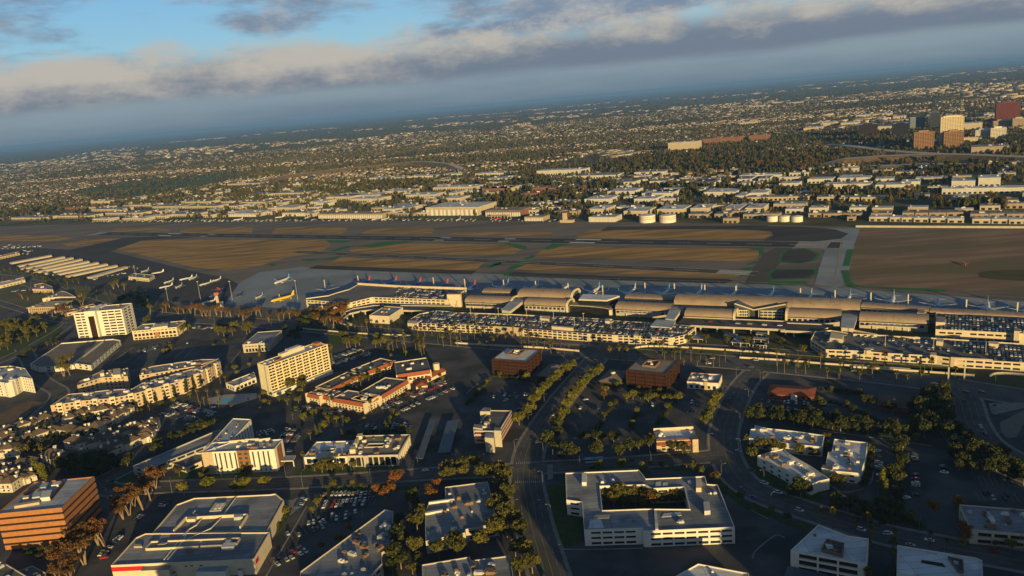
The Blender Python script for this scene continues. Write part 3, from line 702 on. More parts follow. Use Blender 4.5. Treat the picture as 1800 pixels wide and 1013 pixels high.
sheet('taxiway', [(-983.5,1714.2),(-921.2,1839.3),(-763.6,1805.1),(-706.6,1743.6),(-840.7,1766.8),(-850.4,1651.0),(-848.4,1574.1)], .18, M_rwy)
sheet('taxiway', [(306.1,953.0),(354.7,1048.8),(394.1,1096.0),(413.8,1086.4),(386.7,1042.4),(343.3,965.2),(305.2,883.3),(279.8,893.1)], .18, mat('taxiway_asphalt',(.070,.062,.058),(.085,.076,.07),scale=.03,rough=.9))
sheet('taxiway', [(486.9,1201.9),(546.2,1168.9),(487.4,1059.3),(384.1,852.9),(366.6,839.9),(352.3,865.2),(390.5,945.2),(437.3,1039.7),(434.4,1071.8),(413.2,1091.3),(399.9,1111.9),(400.8,1150.8),(432.4,1214.9)], .175, M_apron)
sheet('taxiway', [(392.8,1280.1),(479.1,1226.1),(511.2,1180.9),(514.0,1137.3),(488.3,1105.8),(449.2,1101.6),(385.2,1139.3),(412.9,1173.4),(421.9,1209.6),(383.9,1251.3)], .185, M_rwy)
sheet('taxiway', [(184.4,1390.7),(435.3,1263.3),(425.4,1234.5),(201.9,1346.0),(165.2,1351.3)], .187, M_rwy)
def ring(mb, poly, t, z):
    q = inset(poly, t); p = ccw(poly); n = len(p)
    for i in range(n):
        j = (i+1)%n; mb.face([p[i]+(z,), p[j]+(z,), q[j]+(z,), q[i]+(z,)])
tb = MB()
ISL = [[(374.2,1038.9),(393.8,1065.2),(419.8,1062.5),(422.3,1016.7),(401.0,982.9),(375.6,971.4),(354.5,993.0)], [(315.9,926.5),(335.1,956.0),(384.7,938.0),(377.3,915.1),(356.6,892.6),(312.9,903.9)]]
for q in ISL: ring(tb, q, 4.5, .24)
for q in ([(304.0,892.1),(310.8,897.9),(349.0,882.9),(347.2,873.6),(326.6,868.6),(303.5,882.3)], [(351.2,1100.6),(369.1,1091.9),(357.5,1052.5),(344.9,1038.7),(358.6,1075.8)], [(315.4,997.5),(338.4,1012.8),(330.9,998.0),(315.9,991.1)], [(302.9,976.4),(314.2,975.6),(299.2,937.9),(285.2,932.6),(299.2,951.8)],
  [(464.4,1031.5),(472.9,1029.9),(425.3,937.1),(418.1,940.2)], [(406.6,919.5),(414.8,916.0),(391.4,856.5),(393.3,840.0),(466.3,797.4),(460.9,787.9),(382.6,840.2),(383.8,857.1)],
  [(-7.6,1325.5),(29.6,1272.1),(30.1,1237.1),(18.5,1246.0),(-6.1,1311.5)], [(55.2,1225.1),(74.1,1271.7),(99.8,1253.6),(65.7,1220.1)], [(22.0,1167.3),(38.4,1187.5),(39.9,1168.3),(26.0,1156.5)], [(-34.0,1124.0),(-10.7,1163.9),(-9.4,1145.8),(-28.2,1114.7)], [(-6.2,1098.7),(15.4,1145.1),(35.9,1136.0),(2.5,1088.5)], [(-14.2,1072.2),(2.4,1082.0),(-3.6,1050.5)],
  [(-363.0,1524.7),(-302.5,1494.0),(-313.9,1475.2),(-351.5,1497.8)], [(-327.3,1395.6),(-306.6,1437.2),(-283.9,1426.0),(-314.1,1379.5)], [(-279.4,1409.9),(-237.5,1446.1),(-170.1,1415.7),(-190.9,1404.8),(-248.3,1391.4)], [(-367.6,1335.0),(-317.3,1323.0),(-345.8,1306.0)], [(-422.2,1317.7),(-399.6,1310.8),(-401.9,1287.7)], [(-326.8,1312.3),(-291.4,1341.8),(-299.4,1307.4)], [(-44.5,1122.9),(-14.0,1159.8),(-11.5,1139.6)]):
    tb.face([v+(.24,) for v in ccw(q)])
struct(tb.build('green_edge_turf', M_turf))
sheet('taxiway_island', inset(ISL[0], 4.5), .23, M_rwy); sheet('taxiway_island', inset(ISL[1], 4.5), .23, M_rwy)
# painted runway marks
pm = MB()
def along_line(A, B, s0, s1, d0, d1, z, mb):
    l = hypot(B[0]-A[0], B[1]-A[1]); u = ((B[0]-A[0])/l, (B[1]-A[1])/l); n = (-u[1], u[0])
    mb.face([(A[0]+u[0]*s+n[0]*d, A[1]+u[1]*s+n[1]*d, z) for s, d in ((s0,d0),(s1,d0),(s1,d1),(s0,d1))])
RL = hypot(RW[1][0]-RW[0][0], RW[1][1]-RW[0][1])
for e in (-22.4, 21.4): along_line(RW[0], RW[1], 0, RL, e, e+1.0, .25, pm)
for s in range(30, int(RL)-30, 61): along_line(RW[0], RW[1], s, s+37, -.5, .5, .25, pm)
for s0, s1 in ((300,346),(RL-420,RL-374)):
    for d in (-16, 9.5): along_line(RW[0], RW[1], s0, s1, d, d+6.5, .25, pm)
for s0 in (12, RL-60):
    for i in range(8): d = -19+i*5.2; along_line(RW[0], RW[1], s0, s0+44, d, d+1.9, .25, pm)
for s0 in (450, RL-560, RL-700):
    for d in (-15,-11,8,12): along_line(RW[0], RW[1], s0, s0+22, d, d+2.2, .25, pm)
SL_ = hypot(SRW[1][0]-SRW[0][0], SRW[1][1]-SRW[0][1])
for s in range(10, int(SL_), 61): along_line(SRW[0], SRW[1], s, s+34, -.4, .4, .25, pm)
for e in (-11.2, 10.4): along_line(SRW[0], SRW[1], 0, SL_, e, e+.8, .25, pm)
for i in range(6): d = -9.5+i*3.4; along_line(SRW[0], SRW[1], SL_-50, SL_-8, d, d+1.5, .25, pm)
struct(pm.build('runway_markings', M_rpaint))
ym = MB()
TL = [(-328.3,1224.1),(300.7,894.0),(538.6,726.8)]
strip(ym, TL, -.5, .5, .25)
for a in [(442.7,1072.2),(418.7,1084.0)]: pass
strip(ym, [(479.8,1086.1),(371.7,857.7)], -.5, .5, .25)
for k in range(22):
    a = lerp(TL[0], TL[1], k/22+.02); b = (a[0]-AN[0]*42, a[1]-AN[1]*42); strip(ym, [a,b], -.25, .25, .255)
struct(ym.build('taxi_lines', M_ypaint))
# ------------------------------------------------------------------ foreground district
sheet('parking_ground', [(-279.5,224.0),(-831.1,899.2),(-768.2,1128.6),(-691.0,1159.6),(-507.7,1008.4),(-416.1,951.4),(-225.2,848.1),(-33.7,734.6),(143.8,638.7),(264.9,573.3),(368.1,488.2),(220.6,177.5)], .03, M_asph)
R_main = smooth_path([(85.6,704.2),(65.9,659.5),(47.1,617.4),(30.8,578.6),(15.3,536.8),(2.8,495.3),(-1.6,454.2),(-0.5,421.2),(1.6,389.1),(6.1,346.6),(11.4,296.1)])
R_mac = smooth_path([(390.4,471.3),(358.1,508.5),(302.7,558.6),(231.5,605.1),(147.3,653.3),(49.3,703.9),(-33.9,751.6),(-128.3,805.7),(-229.0,865.3),(-334.9,925.5),(-423.3,969.8),(-515.5,1025.4),(-606.1,1096.2),(-694.6,1182.4),(-788.1,1283.2),(-896.9,1382.4),(-1080.4,1515.9)])
R_right = smooth_path([(198.6,606.7),(176.5,574.7),(154.2,530.6),(138.5,495.3),(130.1,461.2),(128.5,431.5),(134.9,409.6),(149.6,390.7),(167.4,372.5),(184.2,356.2),(210.2,339.4),(234.8,324.9),(268.5,304.9)])
R_cross = smooth_path([(-289.3,530.0),(-299.2,511.2),(-301.7,499.8),(-284.1,488.4),(-253.5,487.7),(-204.8,481.3),(-156.9,476.6),(-110.2,473.5),(-64.0,471.4),(-25.8,468.2),(0.8,467.3),(34.5,464.1),(64.4,462.4),(94.2,461.6),(128.0,461.6)])
R_ramp = smooth_path([(321.7,548.8),(314.5,517.8),(297.2,480.3),(287.5,449.7),(288.2,425.2),(297.5,398.6),(311.4,370.0)])
R_air = smooth_path([(-279.1,902.7),(-198.8,860.6),(-130.5,823.7),(-65.3,793.1),(-13.9,765.3),(34.2,739.4),(83.9,715.5),(146.6,693.8),(193.8,669.9),(266.4,630.0),(283.7,614.6),(347.8,584.2),(394.2,562.3),(425.2,543.8)])
R_left = smooth_path([(-622.2,1079.3),(-592.3,991.2),(-583.8,913.7),(-589.2,844.4),(-605.7,792.6)])
R_left2 = smooth_path([(-592.8,893.7),(-497.7,765.2),(-445.9,709.2),(-432.8,653.1),(-430.6,615.8),(-439.2,584.3)])
R_acc = smooth_path([(-889.2,1260.2),(-725.2,1114.1),(-627.7,1030.2),(-555.2,995.8),(-494.3,979.0),(-440.0,956.4)])
ROADS = [(R_main,9.5),(R_mac,15),(R_right,9),(R_cross,7.5),(R_ramp,15),(R_left,7),(R_left2,7),(R_acc,6),(R_air,5)]
for i, (pth, hw) in enumerate(ROADS):
    mb = MB(); strip(mb, pth, -hw, hw, .06+.004*i); struct(mb.build('road', M_road))
def near_road(p, skip=None, extra=0):
    for pth, hw in ROADS:
        if pth is skip: continue
        for q in pth:
            if hypot(p[0]-q[0], p[1]-q[1]) < hw+extra+2: return True
    return False
wk = MB()
for pth, hw in ROADS:
    for sgn in (-1, 1):
        o = offset_path(pth, sgn*(hw+1.1))
        for i in range(len(o)-1):
            mid = lerp(o[i], o[i+1], .5)
            if near_road(mid, pth): continue
            A = offset_path(pth, sgn*hw); B = offset_path(pth, sgn*(hw+2.2))
            q = ccw([A[i],A[i+1],B[i+1],B[i]]); wk.prism(q, .02, .17)
struct(wk.build('pavement', M_walk))
lm = MB()
def dashes(pth, d, on, off, w=.14, m=0, z=.10):
    s = 0; on_ = True
    for i in range(len(pth)-1):
        a, b = pth[i], pth[i+1]; l = hypot(b[0]-a[0], b[1]-a[1])
        if int(s/(on+off)*2) % 2 == 0 or off == 0: strip(lm, [a,b], d-w, d+w, z, None, m)
        s += l
dense = lambda p: smooth_path(p[::8] if len(p) > 16 else p, 40)
for pth, hw, n in ((R_main,9.5,5),(R_mac,15,8),(R_right,9,4),(R_cross,7.5,4),(R_ramp,15,7)):
    dp = dense(pth)
    for k in range(1, n):
        d = -hw+2*hw*k/n
        mid = abs(d) < .6 or (n % 2 and k in (n//2, n//2+1))
        dashes(dp, d, 3, 0 if mid else 9, .10, 1 if mid else 0)
# crosswalks of the two signalled crossings
def crosswalk(p, u, w, dep):
    n = int(w/1.3)
    for k in range(n):
        c = (p[0]+u[0]*(k-n/2)*1.3, p[1]+u[1]*(k-n/2)*1.3); lm.obox(c, u, .6, dep, .115, .118, 0)
for a, b in ([(-8.5,475.7),(10.7,474.5)], [(-11.0,449.7),(10.1,446.6)], [(43.6,642.6),(68.6,640.5)]):
    l = hypot(b[0]-a[0], b[1]-a[1]); u = ((b[0]-a[0])/l, (b[1]-a[1])/l); crosswalk(lerp(a,b,.5), u, 18, 2.8)
struct(lm.build('road_markings', [M_paint, M_ypaint]))
for q in ([(13.0,469.0),(16.9,470.0),(15.4,449.5),(12.0,448.6)],): sheet('pavement_panel', q, .13, M_walk)
# lawns and planted strips
LAWNS = [[(11.2,440.1),(23.5,444.8),(21.4,421.3),(30.4,416.0),(26.1,376.9),(24.0,373.1),(15.8,371.4),(11.4,396.7)], [(-251.9,500.0),(-244.5,510.2),(-225.3,506.6),(-173.4,489.6),(-172.8,487.4),(-213.1,491.4),(-249.6,496.1)], [(-135.8,462.8),(-71.5,456.3),(-70.7,451.9),(-100.7,452.3),(-132.9,457.2)], [(-162.3,497.7),(-124.8,493.4),(-88.8,489.3),(-87.6,483.4),(-110.5,482.2),(-158.8,487.5)],
 [(149.6,480.3),(151.4,480.7),(148.2,454.5),(154.6,415.0),(164.9,410.8),(167.7,405.1),(168.4,398.8),(163.8,394.2),(154.8,397.9),(147.1,407.1),(140.5,426.0),(140.5,447.8),(142.8,466.9)], [(208.4,621.5),(289.4,592.7),(353.5,569.0),(349.2,557.0),(269.8,584.0),(206.8,612.1)], [(198.0,651.3),(251.2,633.8),(276.0,614.2),(322.8,596.6),(326.2,603.1),(267.2,632.0),(199.5,656.3)], [(-213.5,840.6),(-195.4,831.4),(-185.9,783.3),(-192.4,785.1),(-202.2,787.9)], [(-139.8,760.4),(-119.7,757.9),(-88.0,733.5),(-106.8,729.7),(-131.9,745.7)],
 [(109.8,692.8),(140.0,681.3),(179.7,650.8),(177.4,648.8),(139.9,664.5),(109.6,681.3)], [(-707.0,1031.5),(-623.5,1014.4),(-578.2,960.1),(-576.1,938.5),(-591.6,903.7),(-587.3,859.1),(-592.9,850.3)], [(-296.7,498.0),(-287.8,508.6),(-278.7,509.4),(-266.2,497.2),(-291.0,491.0)], [(269.1,601.1),(357.4,569.8),(356.0,563.2),(306.0,579.3),(267.5,597.4)], [(-262.2,890.8),(-197.7,854.8),(-148.6,820.9),(-82.0,783.2),(-51.9,764.3),(-51.7,757.6),(-147.4,812.6),(-219.6,853.8),(-259.1,878.5)]]
for q in LAWNS: sheet('lawn', q, .125, M_lawn)
sheet('construction_soil', [(-477.2,666.7),(-471.4,685.9),(-464.3,693.8),(-451.1,688.4),(-446.9,664.3),(-445.8,650.9),(-458.4,636.8)], .1, M_soil)
sheet('kerbed_forecourt', [(-158.7,454.3),(-153.1,451.7),(-146.6,458.8),(-145.0,442.3),(-148.4,433.6),(-154.3,443.9)], .12, M_walk)
sheet('hotel_pool_deck', [(-283.5,658.1),(-268.1,663.8),(-239.1,660.4),(-234.9,646.6),(-251.5,634.8),(-276.2,642.8)], .12, M_grey)
sheet('traffic_island', [(329.6,503.8),(352.7,500.5),(346.7,491.6),(330.9,487.2),(322.6,485.1),(321.6,487.3)], .16, M_walk)
sheet('traffic_island', [(317.8,472.8),(344.4,488.1),(331.0,468.1),(314.3,450.4),(307.6,450.0),(310.3,459.9)], .16, mat('island_gravel',(.16,.14,.12),(.2,.18,.15),scale=.3,rough=1))
# stall lines of the open lots
sm = MB()
def stalls(A, B, rows, pitch=2.7, depth=5.2, gap=7.0, z=.075):
    """rows of painted bays along A->B stepping to the left"""
    l = hypot(B[0]-A[0], B[1]-A[1]); u = ((B[0]-A[0])/l, (B[1]-A[1])/l); n = (-u[1], u[0]); out = []
    d = 0
    for r in range(rows):
        k = int(l/pitch)
        for i in range(k+1):
            c = (A[0]+u[0]*i*pitch+n[0]*(d+depth/2), A[1]+u[1]*i*pitch+n[1]*(d+depth/2)); sm.obox(c, n, depth, .16, z, z+.003)
            if i < k: out.append((c[0]+u[0]*pitch/2, c[1]+u[1]*pitch/2, atan2(n[1], n[0])))
        d += depth if r % 2 == 0 else depth+gap
    return out

# ------------------------------------------------------------------ foreground buildings
def storeys(n, f=3.6, sill=1.0, head=2.6, base=0.0): return [(base+f*i+sill, base+f*i+head) for i in range(n)]
def band_building(name, label, poly, h, n, band, glass, roofm, bfrac=.7, base=0, cat='office building', units=5, proud=.45, pier=None):
    """office block of proud spandrel bands over a recessed glass core"""
    poly = ccw(poly); c = cen(poly); loc = [(x-c[0],y-c[1]) for x,y in poly]; root = thing(name, label, cat, (c[0],c[1],0)); FOOT.append((inset(poly, -1.2), [], bbox(poly)))
    mb = MB(); mb.prism(inset(loc, proud), 0, h-.8, 0); mb.build('glass_core', glass, root)
    f = (h-base)/n
    for i in range(n):
        mb = MB(); z1 = h-i*f; z0 = z1-f*bfrac; p = loc; q = inset(loc, proud+.1); k = len(p)
        if i == 0: q2 = inset(loc, .4)
        for a in range(k):
            b = (a+1)%k
            mb.face([p[a]+(z0,),p[b]+(z0,),p[b]+(z1,),p[a]+(z1,)]); mb.face([p[b]+(z0,),p[a]+(z0,),q[a]+(z0,),q[b]+(z0,)]); mb.face([p[a]+(z1,),p[b]+(z1,),q[b]+(z1,),q[a]+(z1,)])
            if i == 0: mb.face([q[a]+(z1,),q[b]+(z1,),q[b]+(z1-.9,),q[a]+(z1-.9,)])
        mb.build('spandrel_band', band, root)
    mb = MB(); mb.face([v+(h-.7,) for v in inset(loc, proud+.05)]); mb.build('roof', roofm, root)
    if units: roof_units(root, loc, h-.7, units, random.Random(int(h*100)))
    if pier:
        for a in range(len(loc)):
            P, Q = loc[a], loc[(a+1)%len(loc)]; L_ = hypot(Q[0]-P[0],Q[1]-P[1]); k = max(1,int(L_/pier))
            for i in range(k+1):
                pb = MB(); pb.obox(lerp(P,Q,i/k), ((Q[0]-P[0])/L_,(Q[1]-P[1])/L_), .5, 1.0, 0, h-.5); pb.build('pier', band, root)
    return root, c
# orange banded office in the lower left corner
P = RECT([(-317.1,418.4),(-278.3,419.1),(-284.6,458.6)])
r, c = band_building('office_block', 'orange brick office block with dark window bands, cut by the left edge', P, 25.5, 6, M_orange, M_glassb, M_roofb, .68, units=0)
for nm, q, z0, z1, m in (('roof_screen', [(-309.8,424.5),(-296.2,427.1),(-297.6,430.2),(-310.9,427.5)], 24.8, 26.4, M_tan), ('plant_unit', [(-297.7,430.9),(-292.1,431.4),(-296.0,441.0),(-302.1,440.6)], 24.8, 27.2, M_duct), ('plant_unit', [(-304.3,433.6),(-299.8,433.9),(-302.8,441.0),(-306.6,439.9)], 24.8, 26.8, M_metal),
   ('plant_unit', [(-306.8,446.8),(-303.1,446.9),(-305.4,453.6),(-309.2,453.5)], 24.8, 26.6, M_metal), ('plant_unit', [(-300.7,448.0),(-296.4,448.5),(-297.2,453.4),(-302.2,453.3)], 24.8, 26.8, M_duct), ('plant_unit', [(-310.9,434.7),(-307.6,435.3),(-308.8,438.1),(-312.1,437.9)], 24.8, 26.3, M_cream), ('roof_screen', [(-291.3,431.3),(-294.8,452.4),(-296.1,453.5),(-293.0,433.0)], 24.8, 26.6, M_brown), ('roof_screen', [(-313.1,439.6),(-310.0,449.7),(-311.7,451.3),(-314.5,441.3)], 24.8, 26.4, M_brown)):
    part_box(r, c, nm, q, z0, z1, m)
# department store: two joined flat roofs with ducts
P = [(-232.0,377.6),(-151.5,371.4),(-150.6,397.8),(-226.9,409.0),(-230.9,404.9)]
r, c = building('department_store', 'large grey-roofed store with red stripe and U-shaped roof ducts', 'store', P, 9.5, M_cream, M_roofg, units=0)
lp = lambda q: [(x-c[0],y-c[1]) for x,y in q]
def wallstrip(r, c, name, A, B, z0, z1, m, out=.12):
    d = slab_poly(A, B, -out, .02) if True else None
    return part_box(r, c, name, d, z0, z1, m)
fl, fr = P[0], P[1]
wallstrip(r, c, 'red_stripe', lerp(fl,fr,.0), lerp(fl,fr,.235), 5.6, 8.2, M_red)
wallstrip(r, c, 'red_sign', lerp(fr,P[2],.06), lerp(fr,P[2],.22), 5.0, 7.6, M_red)
for t in (.515,.555,.62): wallstrip(r, c, 'vent_window', lerp(fl,fr,t), lerp(fl,fr,t+.018), 6.6, 7.2, M_glass)
rear = [(-223.3,409.7),(-152.9,400.9),(-152.7,435.7),(-160.6,445.5),(-163.6,445.0),(-213.7,449.2),(-222.3,442.4)]
mb = MB(); q = lp(ccw(rear)); mb.prism(q, 0, 8.2, 0, 1); 
iq = inset(q, .4)
for i in range(len(q)):
    j = (i+1)%len(q); mb.face([q[i]+(8.2,),q[j]+(8.2,),q[j]+(9.0,),q[i]+(9.0,)]); mb.face([q[i]+(9.0,),q[j]+(9.0,),iq[j]+(9.0,),iq[i]+(9.0,)]); mb.face([iq[j]+(8.2,),iq[i]+(8.2,),iq[i]+(9.0,),iq[j]+(9.0,)])
mb.build('rear_hall', [M_cream, M_roofg], r)
for i, s in enumerate(([(-209.1,423.2),(-170.7,420.6)], [(-208.9,422.9),(-210.3,409.0)], [(-170.4,420.3),(-170.4,406.4)], [(-218.7,391.1),(-188.0,388.7)], [(-219.0,398.3),(-214.8,398.1)], [(-208.9,397.6),(-166.3,393.7)], [(-186.8,388.7),(-174.0,387.8)], [(-218.8,391.3),(-218.9,398.1)], [(-166.1,387.5),(-166.2,393.3)])):
    mb = MB(); A, B = s; l = hypot(B[0]-A[0],B[1]-A[1]); mb.obox((lerp(A,B,.5)[0]-c[0],lerp(A,B,.5)[1]-c[1]), ((B[0]-A[0])/l,(B[1]-A[1])/l), l, .7, 8.2, 10.1); mb.build('roof_screen_wall', M_cream, r)
for s in ([(-185.3,445.6),(-186.4,417.9),(-188.3,408.4),(-198.6,398.3)], [(-198.3,421.1),(-198.8,413.7),(-201.7,409.4),(-203.0,393.3),(-203.4,379.2)], [(-201.4,408.7),(-200.3,392.9),(-201.4,378.9)], [(-206.3,431.6),(-206.7,428.4),(-202.0,425.6)]):
    mb = MB(); mb.tube([(x-c[0],y-c[1],9.15) for x,y in s], .32, 6); mb.build('roof_pipe', M_duct, r)
for q, z1, m in (([(-173.4,384.2),(-166.4,383.7),(-166.6,388.1),(-173.7,388.7)],10.6,M_duct),([(-207.2,420.1),(-201.6,419.4),(-201.6,422.0),(-207.2,422.6)],10.2,M_cream),([(-177.5,417.0),(-172.1,416.8),(-172.8,420.0),(-178.3,420.3)],10.4,M_metal),([(-213.5,394.4),(-209.6,394.1),(-208.5,395.8),(-212.4,396.1)],9.8,M_tan),([(-227.3,394.9),(-222.3,394.3),(-224.3,397.2),(-228.6,397.5)],9.7,M_tan),([(-173.0,388.6),(-169.9,388.5),(-170.3,391.5),(-173.5,391.7)],10.6,M_metal),([(-193.4,384.1),(-190.5,383.9),(-190.6,386.4),(-193.4,386.6)],9.9,M_rust)):
    part_box(r, c, 'roof_unit', q, 8.3, z1, m)
sk = part_box(r, c, 'skylight_curb', [(-196.5,428.8),(-189.1,428.4),(-190.0,438.4),(-196.6,439.0)], 8.2, 9.6, M_cream)
A_, B_, D_ = [(-194.8,430.5)], [(-189.7,430.6)], [(-195.2,437.3)]
for i in range(6):
    for j in range(2):
        o = A_[0]; u = ((B_[0][0]-o[0])*(j*.5+.08), (B_[0][1]-o[1])*(j*.5+.08)); v = ((D_[0][0]-o[0])*(i/6+.02), (D_[0][1]-o[1])*(i/6+.02))
        u2 = ((B_[0][0]-o[0])*.36, (B_[0][1]-o[1])*.36); v2 = ((D_[0][0]-o[0])*.11, (D_[0][1]-o[1])*.11); b0 = (o[0]+u[0]+v[0]-c[0], o[1]+u[1]+v[1]-c[1])
        mb = MB(); mb.prism(ccw([b0,(b0[0]+u2[0],b0[1]+u2[1]),(b0[0]+u2[0]+v2[0],b0[1]+u2[1]+v2[1]),(b0[0]+v2[0],b0[1]+v2[1])]), 9.55, 9.85); mb.build('skylight_pane', M_roofw, sk)
for nm, q, z1, m, mt in (('entrance_block', [(-213.4,371.9),(-197.5,370.6),(-198.8,378.8),(-214.5,380.6)], 8.0, M_cream, M_rooft), ('loading_block', [(-182.8,369.3),(-166.3,367.4),(-165.9,373.4),(-182.3,375.2)], 6.0, M_white, M_roofb), ('vestibule', [(-161.0,370.1),(-158.3,370.1),(-159.4,374.4),(-161.9,374.5)], 4, M_white, M_roofg), ('loading_canopy', [(-199.0,372.2),(-196.2,372.8),(-195.4,376.8),(-197.5,376.0)], 4, M_tan, M_rooft)):
    part_box(r, c, nm, q, 0, z1, m, mt)
# five-storey hotel with orange bay
P = RECT([(-226.9,500.8),(-174.4,495.6),(-175.9,512.0)]); A, B = P[0], P[1]
Wf = hypot(B[0]-A[0],B[1]-A[1])
fb = [(Wf*f-.6, Wf*f+.6) for f in (.185,.245,.315,.385,.455,.525,.60,.70,.775,.845,.91)]
r, c = building('hotel', 'white five-storey hotel with brown corner bay and L-shaped blue-grey roof', 'hotel', P, 17, M_white, M_roofb, rows=[(1.0,2.6),(3.9,15.8)], bays={0: fb}, edges=(1,), bay=5, winw=1.2, units=9, glass=M_glassg)
wallstrip(r, c, 'tan_end_panel', lerp(A,B,-.002), lerp(A,B,.145), 0, 17.1, M_tan, .18)
wl = [[(-227.0,501.1),(-212.1,513.7),(-209.2,555.9),(-210.7,558.7),(-224.8,560.9)]]
W2 = ccw([P[0], lerp(P[3],P[0],0), (0,0)])
wing = ccw([A, [(-211.9,513.0)][0], [(-209.1,555.6)][0], [(-224.8,560.9)][0]])
wloc = [(x-c[0],y-c[1]) for x,y in wing]; mb = MB(); rowsw = [(1.0,2.6),(3.9,15.8)]
for i in range(4):
    p, q = wloc[i], wloc[(i+1)%4]; L_ = hypot(q[0]-p[0],q[1]-p[1]); cols = columns(L_, 5, 1.5) if L_ > 25 else []
    facade(mb, p, q, 0, 16.9, cols, rowsw, .3); a = atan2(q[1]-p[1], q[0]-p[0])
    for c0, c1 in cols:
        for r0, r1 in rowsw: pane(c1-c0, r1-r0, M_glassg, r, p[0]+cos(a)*(c0+c1)/2-sin(a)*.25, p[1]+sin(a)*(c0+c1)/2+cos(a)*.25, r0, a)
iw = inset(wloc, .35)
for i in range(4):
    j = (i+1)%4; mb.face([wloc[i]+(16.9,),wloc[j]+(16.9,),iw[j]+(16.9,),iw[i]+(16.9,)]); mb.face([iw[i]+(16.9,),iw[j]+(16.9,),iw[j]+(16.2,),iw[i]+(16.2,)])
mb.build('rear_wing_wall', M_white, r)
mb = MB(); mb.face([v+(16.25,) for v in iw]); mb.build('rear_wing_roof', M_roofb, r); roof_units(r, wloc, 16.25, 9, random.Random(5), only=UNITS[9:12])
bb = slab_poly(lerp(A,B,.488), lerp(A,B,.655), -.9, .1); bay_ = part_box(r, c, 'brown_bay', bb, 0, 17.4, M_bay, M_roofd)
for t in (.53,.612):
    for z0, z1 in storeys(5,3.25,1.0,2.7):
        q = lerp(A,B,t); a = atan2(B[1]-A[1],B[0]-A[0]); pane(2.4, 1.7, M_glassg, bay_, q[0]-c[0]+sin(a)*.92, q[1]-c[1]-cos(a)*.92, z0, a)
ee = slab_poly(lerp(P[1],P[2],.25), lerp(P[1],P[2],.75), -.3, .05); part_box(r, c, 'brown_end_panel', ee, 0, 16.2, M_bay)
can = [(-175.6,502.6),(-164.4,501.2),(-164.6,509.6),(-176.8,512.0)]; part_box(r, c, 'entrance_canopy', can, 4.0, 4.6, M_white, M_roofb)
for q in (can[0],can[1]): mb = MB(); mb.tube([(q[0]-c[0],q[1]-c[1],0),(q[0]-c[0],q[1]-c[1],4)], .35, 6); mb.build('canopy_post', M_white, r)
for s in ([(-212.2,514.0),(-200.5,514.0)], [(-200.4,514.7),(-190.5,513.8)], [(-189.8,512.5),(-182.0,513.0)]):
    part_box(r, c, 'roof_screen', slab_poly(s[0], s[1], 0, .5), 16.3, 18.2, M_cream)
# long low parking building beside it
def garage(name, label, poly, h, lv, wall, deck, bay=8.5, ow=7.0, deckz=None, sill=.95, head=2.55, edges=None, group=None):
    rows = [(h/lv*i+sill, h/lv*i+head) for i in range(lv)]
    return building(name, label, 'parking garage', poly, h, wall, deck, rows=rows, bay=bay, winw=ow, dep=.35, glass=M_tyreshade, par=1.1, units=0, edges=edges, pname='opening_shade_pane', group=group)  # openings closed by black panes; the inner shade is put in colour
M_deck = mat('deck_concrete', (.13,.135,.145), (.17,.175,.185), scale=.06, detail=6, rough=.9, c3=(.10,.105,.115), scale3=.03)
garage('parking_building', 'long narrow grey-roofed parking building behind the white hotel', [(-282.7,511.8),(-270.1,503.4),(-238.6,536.7),(-238.1,566.1),(-239.5,566.9)], 6.5, 2, M_grey, M_roofg, 7, 5.6)
garage('parking_building', 'small open parking deck against the hotel tan end', [(-257.0,516.6),(-242.4,506.0),(-234.7,515.3),(-240.2,530.2),(-248.5,531.4)], 4, 1, M_cream, M_deck, 8, 6.8)
# two pavilions with roof openings
P = RECT([(-157.6,503.0),(-125.2,498.4),(-125.6,524.2)]); A,B = P[0],P[1]
hole = [(-147.2,509.9),(-137.5,509.2),(-137.0,513.6),(-146.5,514.7)]
building('pavilion', 'low white-roofed pavilion with roof opening, nearest the hotel canopy', 'office building', P, 5.5, M_white, M_roofw, rows=[(.4,4.2)], bay=5, winw=3.4, holes=[hole], units=10)
P = RECT([(-124.4,492.7),(-88.0,487.4),(-87.0,520.5)]); hole = [(-113.7,505.1),(-100.8,503.3),(-100.1,508.2),(-111.8,510.1)]
r, c = building('pavilion', 'grey-roofed pavilion with colonnade of tall dark windows and overhanging roof', 'office building', P, 8.5, M_conc, M_rooft, rows=[(.3,7.0)], bay=4.2, winw=3.5, dep=1.2, holes=[hole], units=14, margin=.6)
for q in ([(-122.9,496.8),(-118.9,496.6),(-119.6,502.8),(-123.1,502.5)], [(-121.9,518.6),(-117.8,518.6),(-118.2,523.8),(-121.8,523.4)], [(-122.0,506.4),(-119.7,506.3),(-119.5,515.3),(-121.8,515.2)]): part_box(r, c, 'penthouse', q, 7.8, 11.0, M_cream)
eb = slab_poly(lerp(P[0],P[1],.33), lerp(P[0],P[1],.42), -1.0, .2); part_box(r, c, 'entrance_portal', eb, 0, 8.6, M_conc)
# solar-style carports
for k, (q, lb) in enumerate((([(-76.7,490.2),(-71.6,489.6),(-67.4,555.6),(-72.6,557.4)],'long blue-grey carport roof, left one of two'),([(-62.1,495.7),(-53.0,496.2),(-49.5,552.8),(-58.6,550.9)],'broad blue-grey carport roof, right one of two'))):
    q = ccw(q); c = cen(q); t = thing('carport', lb, 'carport', (c[0],c[1],0), 0, None); l = [(x-c[0],y-c[1]) for x,y in q]
    mb = MB(); mb.prism(l, 2.8, 3.05, 0, floor=True); mb.build('roof', M_bluemetal, t)
    a, b = lerp(l[0],l[1],.5), lerp(l[2],l[3],.5)
    for i in range(7): p = lerp(a,b,(i+.5)/7); mb = MB(); mb.tube([(p[0],p[1],0),(p[0],p[1],2.85)], .15, 5); mb.build('post', M_metal, t)
